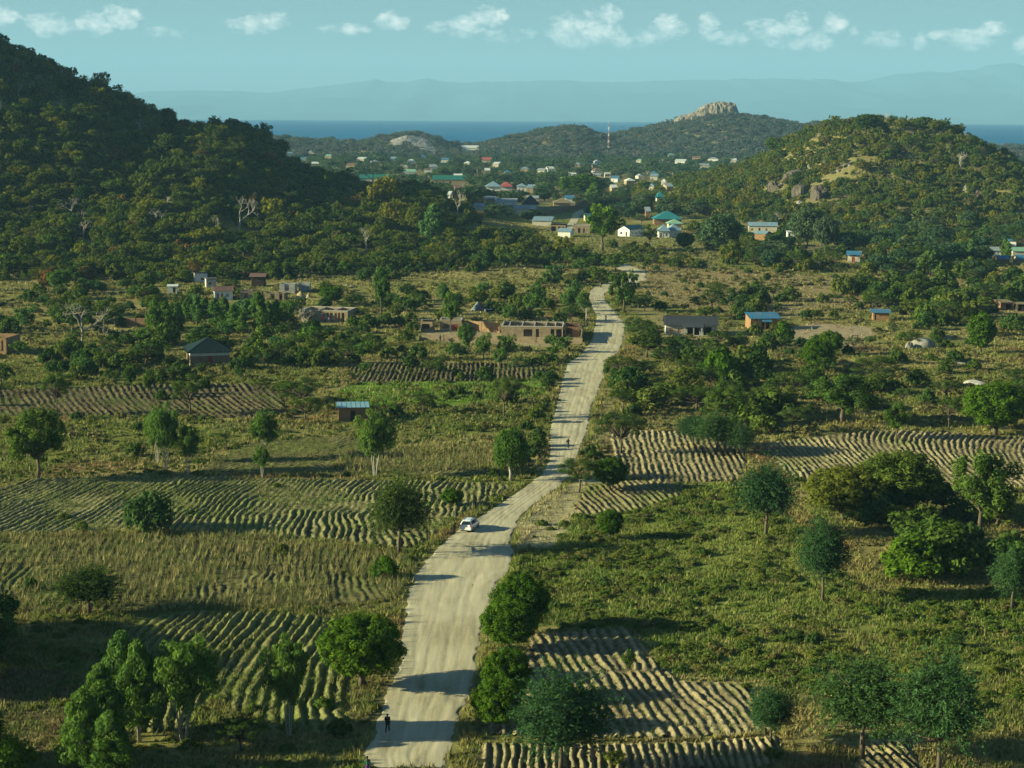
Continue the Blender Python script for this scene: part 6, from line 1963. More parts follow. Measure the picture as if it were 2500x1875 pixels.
# hillside ground cover of the rocky hill
# dead maize in rows on the left and a patch by the road
P_MAIZE2 = [(860, 1100), (1000, 1090), (1200, 1085), (1215, 1150), (1060, 1152), (860, 1160), (810, 1140)]
P_MAIZE3 = [(980, 1350), (1040, 1370), (1010, 1420), (985, 1500), (960, 1440)]
for i, (P, sp, seed, nm) in enumerate([(P_MAIZE, .95, 301, 'dead straw coloured maize stalks in rows on the left'), (P_MAIZE2, .95, 302, 'patch of dead maize below the willow like tree')]):
    W = np.array([hit(*p)[:2] for p in P])
    r = np.random.default_rng(seed)
    x0, y0 = W.min(0); x1, y1 = W.max(0)
    n = int((x1 - x0) * (y1 - y0) * (2.4 if i == 0 else 2.2))
    x = r.uniform(x0, x1, n); y = r.uniform(y0, y1, n)
    th = math.radians(20)
    if i == 0: x = snap('maize_field12', x, y, .12, r)
    else:
        ph = x * math.cos(th) - y * math.sin(th) + 1.6 * np.sin(y / 16 + x / 40)
        x = x + (np.round(ph / sp) * sp - ph) * .9 / math.cos(th)
    z = gz(x, y); px, py = project(x, y, z)
    ok = in_poly(px, py, P) & (fbm(x / 6, y / 6, seed, 3) > .34) & (road_dist(x, y) > .8)
    x, y = x[ok], y[ok]
    c = np.array((.31, .265, .11)) * (.6 + .6 * r.random((len(x), 1)))
    g = (r.random((len(x), 1)) < .5) * .7
    c = c * (1 - g) + np.array((.12, .15, .04)) * g
    tufts('dead_maize', nm, x, y, .55 + .75 * r.random(len(x)), c, 5, .06, seed, splay=.75, jitter=.3)
# weeds growing on the older ridges
for P, dens, seed, nm, gcol in ((FIELDS[3], 5.0, 401, 'grassy growth on the broad ridges at the bottom left', (.19, .19, .065)), (FIELDS[4], 2.4, 402, 'weeds growing on the ridges of the left field', (.17, .18, .06)), (FIELDS[5], 1.6, 403, 'weeds on the faint ridges', (.16, .15, .06)), (FIELDS[0], 1.0, 404, 'sparse weeds in the furrows by the road', (.14, .16, .05)), (FIELDS[8], .35, 405, 'sparse stubble on the curved ridges', (.24, .2, .1)), (FIELDS[6], .5, 406, 'stubble on the straight ridges', (.2, .19, .08)), (FIELDS[7], .9, 407, 'weeds on the ridges beside the path', (.17, .18, .06)), (FIELDS[9], .9, 408, 'weeds on the dark ridges', (.13, .14, .045)), (FIELDS[10], .9, 409, 'weeds on the far dark ridges', (.14, .15, .045))):
    W = np.array([hit(*p)[:2] for p in P]); r = np.random.default_rng(seed)
    x0, y0 = W.min(0); x1, y1 = W.max(0)
    n = int((x1 - x0) * (y1 - y0) * dens); x = r.uniform(x0, x1, n); y = r.uniform(y0, y1, n)
    px, py = project(x, y, gz(x, y))
    ok = in_poly(px, py, P) & (fbm(x / 3, y / 4, seed, 3) > .40)
    x, y = x[ok], y[ok]
    if seed in (401, 402): x = snap({401: 'ploughed_field4', 402: 'ploughed_field5'}[seed], x, y, .16, r)
    c = np.array(gcol) * (.7 + .5 * r.random((len(x), 1))); g = (r.random((len(x), 1)) < .4) * .7
    c = c * (1 - g) + np.array((.09, .14, .03)) * g
    tufts('weeds', nm, x, y, .38 + .25 * r.random(len(x)), c, 3, .07, seed, splay=.9)
# taller grass along the road verge
r = np.random.default_rng(500)
vx = []; vy = []
for P in RSEG:
    for i in range(len(P) - 1):
        a, b_ = P[i], P[i + 1]
        L = np.hypot(*(b_ - a)); n = int(L * 5)
        if a[1] > 620: continue
        t = r.random(n)
        o_ = np.abs(r.normal(size=n)) * 1.5 + .35
        sgn = -1 if P is RSEG[0] else 1
        vx.append(a[0] + (b_[0] - a[0]) * t + sgn * o_); vy.append(a[1] + (b_[1] - a[1]) * t)
vx = np.concatenate(vx); vy = np.concatenate(vy)
k = (fbm(vx / 2, vy / 4, 77, 2) > .42) & (road_dist(vx, vy) > .2)
vx, vy = vx[k], vy[k]
tufts('verge_grass', 'tall straw and weeds along both road verges', vx, vy, .35 + .6 * r.random(len(vx)), grass_cols(vx, vy, 9, .5), 5, .08, 500, splay=.7)

# low leafy weed clumps: nobody could count them
def clumps(name, label, bounds, dens, seed, wr, leaf, mask, lod='M'):
    r = np.random.default_rng(seed)
    x, y, px, py = sample(bounds, dens, seed, avoid=AV)
    k = mask(x, y, px, py); x, y = x[k], y[k]
    L = [dict(kind='bush', leaf=leaf, x=float(a), y=float(b), z=float(gz(a, b)), w=float(w_), h=float(w_ * q), s=10.0 if lod == 'M' else 3.0) for a, b, w_, q in zip(x, y, r.uniform(*wr, len(x)), r.uniform(.28, .5, len(x)))]
    gn_scatter(name, label, L)


LM['weed'] = leaf_mat('leaf_weeds', [(0, (.07, .12, .025)), (.3, (.11, .15, .025)), (.5, (.15, .165, .03)), (.7, (.09, .15, .025)), (.85, (.20, .175, .06)), (1, (.12, .17, .03))], .3)
LM['straw'] = leaf_mat('leaf_straw', [(0, (.22, .19, .075)), (.5, (.16, .155, .05)), (1, (.27, .225, .10))], .3)
clumps('weed_clumps', 'low leafy weeds mottling the green field right of the road', (-10, 100, 150, 330), .75, 601, (.7, 2.0), 'weed', lambda x, y, px, py: in_poly(px, py, P_WEED) & (fbm(x / 4, y / 5, 88, 3) > .44))
clumps('weed_clumps', 'low weeds and straw tufts of the near left fields', (-80, 20, 150, 420), .30, 602, (.6, 1.6), 'weed', lambda x, y, px, py: (px < 1330) & (fbm(x / 4, y / 5, 89, 3) > .5))
clumps('straw_clumps', 'straw coloured grass clumps of the dry plain', (-200, 230, 300, 850), .035, 603, (1.2, 3.2), 'straw', lambda x, y, px, py: (py > 600) & (fbm(x / 9, y / 12, 90, 3) > .45), lod='L')
clumps('straw_clumps', 'straw and weeds between the fields on the right', (10, 130, 210, 430), .25, 604, (.7, 1.8), 'straw', lambda x, y, px, py: (px > 1420) & ~in_poly(px, py, P_WEED) & (fbm(x / 5, y / 6, 91, 3) > .5))

# ------------------------------------------------------------------ rocks, heaps, poles
M_ROCKG = plain_mat('grey_granite', (.26, .24, .20), .95, .05, .3, .8, bump=.6)
M_ROCKD = plain_mat('dark_granite', (.085, .07, .055), .95, .05, .4, .5, bump=.8, stain=(.14, .12, .09))
M_ROCKP = plain_mat('pale_cliff_rock', (.215, .18, .135), .95, .05, .35, .12, bump=.6, stain=(.13, .12, .09))
M_ROCKW = plain_mat('whitish_rock', (.48, .44, .37), .95, .05, .2, .8)
M_SAND = plain_mat('sand_heap', (.36, .28, .17), 1, 0, .12, 2)
M_GRAVEL = plain_mat('gravel_heap', (.17, .185, .19), 1, 0, .2, 2)


def rock_mesh(name, w_, d_, h_, seed, mat, sharp=.25, cone=False, n=18, smooth_shade=True, slant=0):
    if mat is M_ROCKD: n = 9; smooth_shade = False
    r = np.random.default_rng(seed)
    u = np.linspace(0, 2 * math.pi, n * 2, endpoint=False); v = np.linspace(0, math.pi * .62, n)
    U, Vv = np.meshgrid(u, v)
    X = np.sin(Vv) * np.cos(U); Y = np.sin(Vv) * np.sin(U); Z = np.cos(Vv)
    if cone:
        rad = np.linspace(0, 1, n)[:, None] + 0 * U
        X = rad * np.cos(U); Y = rad * np.sin(U); Z = 1 - rad ** 1.05
        q = 1 + .10 * (vnoise(U * 2, Z * 3, seed) - .5)
        X, Y = X * q, Y * q
    else:
        q = 1 + sharp * (fbm(X * 1.6 + 9, Y * 1.6 + Z * 1.3, seed, 3) - .5) * 2
        X, Y, Z = X * q, Y * q, Z * q
        Z = np.minimum(Z, .86 + .1 * fbm(X * 2, Y * 2, seed + 1, 2) + slant * X)
        X = np.sign(X) * np.minimum(np.abs(X), .92)
    V = np.stack([X * w_ / 2, Y * d_ / 2, Z * h_], -1).reshape(-1, 3)
    m = n * 2
    a = (np.arange(n - 1)[:, None] * m + np.arange(m)[None, :]); b = (np.arange(n - 1)[:, None] * m + (np.arange(m)[None, :] + 1) % m)
    F = np.stack([a.ravel(), (a + m).ravel(), (b + m).ravel(), b.ravel()], 1)
    return mesh_np(name, V, F, [mat], smooth_shade=smooth_shade)


def rock(name, label, x0, x1, by, hpx, mat, depth=.8, cat='rock', group=None, sharp=.25, cone=False, seed=0, slant=0, sink=.15, rz=0):
    xa, ya, za = hit((x0 + x1) / 2, by)
    s = FPX / ya; w_ = (x1 - x0) / s; h_ = hpx / s
    o = link(name, rock_mesh(name, w_, w_ * depth, h_ * (1 + sink), seed + int(x0), mat, sharp, cone, slant=slant))
    o.location = (xa, ya + w_ * depth * .3, float(gz(xa, ya + w_ * depth * .3)) - h_ * sink); o.rotation_euler = (0, 0, rz)
    tag(o, label, cat, group)
    return o


rock('boulder', 'large rounded grey boulder in the dry grass on the right', 2222, 2288, 850, 26, M_ROCKG)
rock('boulder', 'smaller boulder leaning on the left of the large grey boulder', 2210, 2232, 852, 18, M_ROCKG)
rock('boulder', 'small round boulder right of the large grey boulder', 2307, 2325, 829, 12, M_ROCKG)
rock('boulder', 'whitish pointed rock among bushes left of the far right houses', 2274, 2291, 644, 16, M_ROCKW, sharp=.5)
rock('boulder', 'brownish boulder top behind the cactus like bush', 2201, 2220, 640, 14, M_ROCKG)
rock('rock_slab', 'pale flat rock slab in the grass near the right edge', 2312, 2366, 886, 5, M_ROCKW, depth=1.5)
rock('rock_slab', 'pale eroded bare patch of rock near the right edge', 2360, 2416, 942, 7, M_ROCKW, depth=1.8)
rock('rock_slab', 'large dark cracked rock face on the left flank of the rocky hill', 1932, 1982, 484, 34, M_ROCKD, sharp=.5, sink=.5, depth=1.3)
rock('rock_slab', 'dark rock face split by a crack from its larger neighbour', 1980, 2024, 486, 34, M_ROCKD, sharp=.5, sink=.5, depth=1.3)
rock('rock_slab', 'dark slab left of the cracked rock face', 1876, 1916, 462, 20, M_ROCKD, sharp=.5, sink=.5, depth=1.5)
rock('rock_slab', 'long sloping brown slab above the cracked rock face', 1912, 1978, 440, 20, M_ROCKD, sharp=.5, sink=.6, depth=1.8, slant=.3)
rock('rock_slab', 'grey pointed rocks on the right flank of the rocky hill', 2375, 2402, 488, 24, M_ROCKD, sharp=.5)
rock('rock_slab', 'grey rock above the pointed rocks on the rocky hill', 2352, 2374, 470, 16, M_ROCKG, sharp=.4)
rock('rock_slab', 'pale rock ledge near the top of the rocky hill', 2160, 2196, 384, 10, M_ROCKG, sharp=.4)
for i, (x0, x1, by, hp) in enumerate([(1865, 1880, 500, 8), (1890, 1902, 512, 8), (1846, 1858, 492, 7), (1822, 1832, 476, 6), (1872, 1884, 524, 7), (1905, 1915, 500, 7), (2040, 2052, 420, 6), (2070, 2082, 404, 6), (1798, 1810, 448, 6)]):
    rock('boulder', ['boulder below the long slab', 'boulder under the cracked face', 'boulder left of the long slab', 'upper left boulder', 'lowest boulder', 'boulder right under the slabs', 'boulder right of the crag slabs', 'highest boulder', 'leftmost boulder'][i] + ' on the left flank of the rocky hill', x0, x1, by, hp, M_ROCKG, group='boulders on the rocky hill', sharp=.4)
RB = np.random.default_rng(90)
for i in range(34):
    bx = float(RB.uniform(1760, 2440)); lo_ = np.interp(bx, [1760, 1950, 2150, 2440], [470, 400, 350, 430]); by = float(RB.uniform(lo_, 545)); w0 = float(RB.uniform(7, 20))
    rock('boulder', 'grey boulder half hidden in the scrub of the rocky hill, ' + ('far left', 'left', 'left of centre', 'centre', 'right of centre', 'right', 'far right')[min(6, int((bx - 1760) / 98))] + (' upper part' if by < lo_ + 35 else ' middle part' if by < lo_ + 80 else ' foot'), bx - w0 / 2, bx + w0 / 2, by, w0 * .6, [M_ROCKG, M_ROCKD][i % 2], group='boulders in the scrub of the rocky hill', sharp=.5, sink=.3, seed=i)


def crag(name, label, prof, base, D, depth, mat, seed, cat):
    xs = np.arange(prof[0][0], prof[-1][0], 1.0); top = np.interp(xs, [p[0] for p in prof], [p[1] for p in prof])
    m = 26; V = []
    for j in range(m):
        t = j / (m - 1) * 2 - 1                       # across the depth
        d = D + t * depth / 2 + 6 * (fbm(xs / 9, xs * 0 + j * .4, seed, 3) - .5)
        hs = np.clip(1 - abs(t) ** 3.5, 0, 1)
        yh = 261 + (xs - 1250) * math.tan(ROLL)
        zt = CAMH - (top - yh) / FPX * D; zb = CAMH - (base - yh) / FPX * D - 8
        z = zb + (zt - zb) * hs * (1 - .10 * fbm(xs / 6, xs * 0 + j * .35, seed + 3, 3)) - 3.0 * np.abs(vnoise(xs / 5, xs * 0 + j * .5, seed + 7) - .5)
        V.append(np.stack([(xs - 1250) / FPX * D + 0 * d, d, z], 1))
    n = len(xs); V = np.concatenate(V)
    b = (np.arange(m - 1)[:, None] * n + np.arange(n - 1)[None, :]).ravel()
    o = link(name, mesh_np(name, V, np.stack([b, b + 1, b + 1 + n, b + n], 1), [mat], smooth_shade=False))
    return tag(o, label, cat)


crag('rock_outcrop', 'bare flat topped crag crowning the far hill by the lake', [(1636, 292), (1652, 281), (1672, 276), (1690, 269), (1703, 258), (1716, 251), (1735, 247), (1752, 245), (1770, 247), (1783, 250), (1789, 262), (1794, 278), (1798, 294)], 292, 2760, 46, M_ROCKP, 5, 'rock outcrop')
pts = {}
VV = []
for iy, py_ in enumerate(np.arange(334, 392, 1.6)):
    for ix, px_ in enumerate(np.arange(946, 1070, 2.0)):
        if in_poly(np.array([px_]), np.array([py_]), P_ROCKL)[0]:
            x, y, z = hit(px_, py_)
            if y < 2900:
                pts[(iy, ix)] = len(VV); VV.append((x, y - 2, z + 2.5 + 2.2 * float(fbm(x / 9, y / 9, 4, 3))))
FF = [(pts[a], pts[(a[0], a[1] + 1)], pts[(a[0] + 1, a[1] + 1)], pts[(a[0] + 1, a[1])]) for a in pts if (a[0], a[1] + 1) in pts and (a[0] + 1, a[1] + 1) in pts and (a[0] + 1, a[1]) in pts]
if FF:
    tag(link('rock_outcrop', mesh_np('rock_outcrop', VV, FF, [M_ROCKG])), 'pale scarred rock slope on the low hill before the lake', 'rock outcrop')
rock('sand_heap', 'larger tan sand heap in front of the grey block walls', 716, 750, 727, 17, M_SAND, cone=True, cat='sand heap')
rock('sand_heap', 'smaller sand heap right of the larger one', 741, 764, 727, 11, M_SAND, cone=True, cat='sand heap')
rock('gravel_heap', 'steep blue grey gravel heap behind the brick compound', 1146, 1186, 758, 22, M_GRAVEL, cone=True, cat='gravel heap')
rock('gravel_heap', 'low pale gravel heap left of the white pole', 1292, 1322, 768, 12, M_SAND, cone=True, cat='gravel heap')
for i, (x0, x1, by, hp) in enumerate([(838, 850, 708, 5), (852, 862, 702, 5), (842, 850, 698, 4), (1002, 1010, 722, 4), (1010, 1018, 716, 4), (860, 868, 712, 4)]):
    rock('stone', ['leftmost', 'second', 'rearmost left', 'left of the far pair', 'right of the far pair', 'rightmost of the left four'][i] + ' whitish stone lying in dry grass above the brick shells', x0, x1, by, hp, M_ROCKW, group='whitish stones above the brick shells')


def pole(name, label, bx, by, top, r_, mat, cat='pole', arms=0, group=None, branches=0):
    x, y, z = hit(bx, by); s = FPX / y; H = (by - top) / s
    root = tag(empty(name, (x, y, z)), label, cat, group)
    mb = MB(); mb.tube([(0, 0, -.3), (0, 0, H)], [r_, r_ * .7], 7); mb.build('shaft', mat, root)
    if arms:
        mb = MB(); mb.box(-.9, .9, -.06, .06, H - .7, H - .55)
        for u in (-.75, 0, .75): mb.box(u - .05, u + .05, -.05, .05, H - .547, H - .35)
        mb.build('cross_arm', mat, root)
    r = np.random.default_rng(int(bx))
    for k in range(branches):
        a = r.random() * 6.28; zz = H * (.5 + .45 * r.random()); L = .6 + r.random()
        mb = MB(); mb.tube([(0, 0, zz), (math.cos(a) * L, math.sin(a) * L * .4, zz + L * .55), (math.cos(a) * L * 1.3, math.sin(a) * L * .5, zz + L * 1.2)], [.06, .04, .02], 4); mb.build('branch', mat, root)
    return root


pole('dead_pole', 'white dead trunk with short branches by the road bend', 1431, 795, 752, .16, BARKW, branches=7, cat='dead trunk')
pole('fence_post', 'thin pale post standing behind the parked car', 1111, 1266, 1236, .05, BARKW, cat='post')
for i, (bx, by, tp) in enumerate([(874, 424, 410), (1017, 421, 408), (1054, 424, 411), (1091, 424, 412), (1084, 436, 420), (1111, 434, 421), (1128, 430, 415), (1165, 434, 413), (1195, 428, 418), (1642, 440, 422), (1457, 436, 420), (1218, 412, 400)]):
    pole('power_pole', ['pole over the left school roof', 'pole above the white walled house', 'pole right of the white walled house', 'pole above the right school roof', 'pole at the school roof end', 'pole over the school brick walls', 'pole right of the school', 'pole by the white market roof', 'thin pole left of the red hipped roof', 'pole above the small houses under the rocky hill', 'pole beside the two storey town house', 'far pole below the red brown roof'][i] + ', pale against the town trees', bx, by, tp, .22, CONC, arms=1, group='power poles of the town', cat='power pole')
# leafless compound posts
for bx in (1170, 1198):
    pole('gate_post', 'reddish post on the back wall of the compound, ' + ('left' if bx < 1180 else 'right'), bx, 808, 790, .12, BRD, cat='post')

# radio mast: a lattice of three legs in red and white bands
M_RED = plain_mat('mast_red', (.40, .10, .08), .6, .2, .1, 1); M_WHT = plain_mat('mast_white', (.7, .7, .68), .6, .2, .08, 1)
x, y, z = hit(1485, 372); s = FPX / y; H = (372 - 303) / s
mast = tag(empty('radio_mast', (x, y, z)), 'red and white banded lattice radio mast between the far hills', 'radio mast')
nb = 9
for k in range(nb):
    z0 = H * k / nb; z1 = H * (k + 1) / nb
    mb = MB()
    def rr(zz): return .75 * (1 - zz / H) + .35
    for j in range(3):
        a = j * 2.094; a2 = (j + 1) * 2.094
        p0 = (math.cos(a) * rr(z0), math.sin(a) * rr(z0), z0); p1 = (math.cos(a) * rr(z1), math.sin(a) * rr(z1), z1)
        q1 = (math.cos(a2) * rr(z1), math.sin(a2) * rr(z1), z1); q0 = (math.cos(a2) * rr(z0), math.sin(a2) * rr(z0), z0)
        mb.tube([p0, p1], .13, 4); mb.tube([p0, q1], .06, 3); mb.tube([p1, q1], .06, 3)
    mb.build('mast_section', [M_RED, M_WHT][k % 2], mast)
mb = MB(); mb.tube([(0, 0, H), (0, 0, H + 5)], .12, 5); mb.build('antenna', M_WHT, mast)
mb = MB(); mb.tube([(1.1, -.9, H * .86), (1.1, -1.2, H * .86)], .7, 10); mb.build('dish', M_WHT, mast)

# ------------------------------------------------------------------ car
M_CARW = None
m_, t_ = new_mat('white_car_paint'); o_ = t_.n('ShaderNodeOutputMaterial'); b_ = t_.n('ShaderNodeBsdfPrincipled')
tc_ = t_.n('ShaderNodeTexCoord'); s_ = t_.n('ShaderNodeSeparateXYZ'); t_.l(tc_.outputs['Object'], s_.inputs[0])
nz_ = t_.noise(3, 4, .6, tc_.outputs['Object'])
dust = t_.m('MULTIPLY', t_.m('SUBTRACT', 1.15, t_.m('MULTIPLY', s_.outputs[2], 1.3)), nz_.outputs[0], clamp=True)
t_.l(t_.mix(dust, (.72, .73, .72), (.42, .35, .22)), b_.inputs['Base Color'])
b_.inputs['Roughness'].default_value = .3; b_.inputs['Coat Weight'].default_value = .6; b_.inputs['Coat Roughness'].default_value = .08
t_.l(b_.outputs[0], o_.inputs[0]); M_CARW = m_
M_TYRE = plain_mat('tyre_rubber', (.02, .02, .02), .9, .1, .2, 5); M_RIM = plain_mat('wheel_rim', (.4, .4, .4), .4, .5, .1, 5, metal=.8)
M_CGLASS = plain_mat('car_glass', (.012, .022, .024), .08, .6, .1, 2); M_TAIL = plain_mat('tail_light_red', (.35, .02, .02), .3, .5, .1, 3); M_PLATE = plain_mat('number_plate', (.55, .5, .3), .6, .2, .1, 3); M_BLK = plain_mat('black_trim', (.02, .02, .022), .6, .3, .1, 3)
M_HEAD = plain_mat('headlight_glass', (.5, .52, .52), .15, .6, .05, 3)


def make_car(label, bx, by, yaw, paint, name='parked_car', pickup=False):
    x, y, z = hit(bx, by)
    root = tag(empty(name, (x, y, z + .05), yaw), label, 'car')
    Y0 = 0.0   # rear bumper at y=0
    st = [(0.0, .78, .62, .62, .78, .36), (.06, .84, .78, .74, .84, .28), (.22, .86, .98, .70, .99, .24), (.50, .86, .98, .60, 1.48, .24), (.95, .86, .98, .61, 1.57, .24), (2.1, .86, .97, .62, 1.60, .24), (2.75, .86, .96, .60, 1.52, .24), (3.45, .85, .95, .68, .99, .24), (4.05, .82, .86, .64, .88, .24), (4.30, .76, .70, .60, .74, .28), (4.38, .68, .6, .5, .62, .36)]
    if pickup:
        st = [(0, .8, .8, .7, .85, .4), (.1, .85, .95, .8, .97, .35), (1.9, .85, .95, .8, .97, .35), (1.95, .85, .96, .62, 1.6, .3), (2.9, .85, .96, .62, 1.62, .3), (3.5, .85, .95, .66, 1.0, .3), (4.5, .82, .86, .64, .9, .3), (4.7, .75, .7, .6, .7, .35)]
    V = []; F = []
    for (yy, w_, belt, rw, rz, zb) in st:
        ring = [(-w_ * .8, zb), (-w_, zb + .1), (-w_ * 1.0, (zb + belt) / 2 + .05), (-w_ * .97, belt), (-rw, rz - .03), (-rw * .8, rz), (0, rz + .02), (rw * .8, rz), (rw, rz - .03), (w_ * .97, belt), (w_, (zb + belt) / 2 + .05), (w_, zb + .1), (w_ * .8, zb)]
        V += [(a, yy, b) for a, b in ring]
    m = 13
    for i in range(len(st) - 1):
        for k in range(m):
            k2 = (k + 1) % m
            F.append((i * m + k, i * m + k2, (i + 1) * m + k2, (i + 1) * m + k))
    mb = MB(); mb.v = V; mb.f = F + [tuple(range(m))[::-1], tuple((len(st) - 1) * m + k for k in range(m))]; mb.mi = [0] * len(mb.f)
    body = mb.build('body', paint, root, smooth_shade=True)
    body.modifiers.new('ws', 'WEIGHTED_NORMAL')
    def P(i, k, off=(0, 0, 0)):
        v = V[i * m + k]; return Vector((v[0] + off[0], v[1] + off[1], v[2] + off[2]))
    def inset(q, f, off):
        c = sum(q, Vector()) / 4
        return [tuple(c + (p - c) * f + off) for p in q]
    gi = 2 if not pickup else 2
    mb = MB(); q = [P(gi, 3), P(gi, 9), P(gi + 1, 8), P(gi + 1, 4)]; mb.quad(inset(q, .86, Vector((0, -.02, .012)))); mb.build('rear_window', M_CGLASS, root)
    fi = 6 if not pickup else 4
    mb = MB(); q = [P(fi + 1, 3), P(fi + 1, 9), P(fi, 8), P(fi, 4)]; mb.quad(inset(q, .88, Vector((0, .02, .012)))); mb.build('windscreen', M_CGLASS, root)
    for sd in (0, 1):
        a, b2 = (3, 4) if sd == 0 else (9, 8); off = Vector((-.015 if sd == 0 else .015, 0, .004))
        for (i0, i1, t0, t1) in (((3, 4, 0, .95), (4, 5, .05, .93), (5, 6, .04, .98)) if not pickup else ((3, 4, .08, .95),)):
            A0, A1, B0, B1 = P(i0, a), P(i1, a), P(i0, b2), P(i1, b2)
            q = [A0.lerp(A1, t0).lerp(B0.lerp(B1, t0), .08), A0.lerp(A1, t1).lerp(B0.lerp(B1, t1), .08), A0.lerp(A1, t1).lerp(B0.lerp(B1, t1), .86), A0.lerp(A1, t0).lerp(B0.lerp(B1, t0), .86)]
            mb = MB(); mb.quad([tuple(p + off) for p in q]); mb.build('side_window', M_CGLASS, root)
    L = st[-1][0]
    for sx in (-1, 1):
        for yy in (.82, L - .95):
            mb = MB(); mb.tube([(sx * .66, yy, .33), (sx * .88, yy, .33)], .33, 18); wl = mb.build('wheel', M_TYRE, root, smooth_shade=False)
            mb = MB(); mb.tube([(sx * .885, yy, .33), (sx * .895, yy, .33)], .2, 12); mb.build('rim', M_RIM, wl)
        mb = MB(); mb.box(min(sx * .66, sx * .85), max(sx * .66, sx * .85), -.005 + .03, .1, .78, 1.06); mb.build('tail_light', M_TAIL, root)
        mb = MB(); mb.box(min(sx * .45, sx * .7), max(sx * .45, sx * .7), L - .14, L - .02, .62, .74); mb.build('headlight', M_HEAD, root)
        mb = MB(); mb.box(min(sx * .86, sx * 1.02), max(sx * .86, sx * 1.02), L - 1.6, L - 1.48, 1.0, 1.14); mb.build('mirror', paint, root)
    mb = MB(); mb.box(-.8, .8, -.07, .06, .34, .56); mb.build('rear_bumper', paint, root, bevel=.03)
    mb = MB(); mb.box(-.78, .78, L - .08, L + .05, .34, .54); mb.build('front_bumper', paint, root, bevel=.03)
    mb = MB(); mb.box(-.26, .26, -.012, -.002, .68, .80); mb.build('number_plate', M_PLATE, root)
    if not pickup:
        for sx in (-1, 1):
            mb = MB(); mb.tube([(sx * .5, .7, 1.6), (sx * .5, 2.4, 1.66)], .025, 5); mb.build('roof_rail', M_BLK, root)
        mb = MB(); mb.tube([(.25, .62, 1.3), (-.15, .5, 1.08)], .012, 4); mb.build('wiper', M_BLK, root)
        mb = MB(); mb.box(-.56, .56, .38, .52, 1.475, 1.51); mb.build('spoiler', paint, root)
    return root


make_car('dusty white hatchback parked on the left side of the dirt road', 1136, 1301, math.radians(-15), M_CARW)
make_car('dark pickup parked beside the blue grey gravel heap', 1184, 764, math.radians(-70), plain_mat('dark_blue_paint', (.03, .06, .09), .3, .5, .1, 2), name='pickup_truck', pickup=True)

# ------------------------------------------------------------------ people
SKIN = plain_mat('dark_skin', (.045, .026, .018), .6, .3, .1, 4)
HAIR = plain_mat('black_hair', (.008, .008, .008), .9, .1, .1, 8)
CL = {k: plain_mat('cloth_' + k, v, .95, .05, .15, 5) for k, v in {'black': (.012, .013, .016), 'navy': (.02, .03, .06), 'grey': (.10, .10, .12), 'green': (.02, .12, .07), 'purple': (.10, .035, .13), 'white': (.6, .6, .6), 'brown': (.12, .07, .04), 'red': (.45, .03, .02), 'blue': (.05, .15, .45)}.items()}


def skin_obj(name, J, E, mat, parent, sub=1):
    names = list(J)
    me = bpy.data.meshes.new(name)
    me.from_pydata([J[k][0] for k in names], [(names.index(a), names.index(b)) for a, b in E], [])
    me.materials.append(mat)
    o = link(name, me, parent)
    md = o.modifiers.new('skin', 'SKIN'); md.use_smooth_shade = True
    sv = me.skin_vertices
    if not sv:
        bpy.context.view_layer.objects.active = o
    lay = me.skin_vertices[0].data if me.skin_vertices else None
    if lay is None:
        bpy.ops.mesh.customdata_skin_add({'object': o}) if False else None
    if lay is not None:
        for i, k in enumerate(names):
            r_ = J[k][1]; lay[i].radius = (r_, r_) if isinstance(r_, (int, float)) else r_
            lay[i].use_root = (i == 0)
    sb = o.modifiers.new('sub', 'SUBSURF'); sb.levels = sub; sb.render_levels = sub
    return o


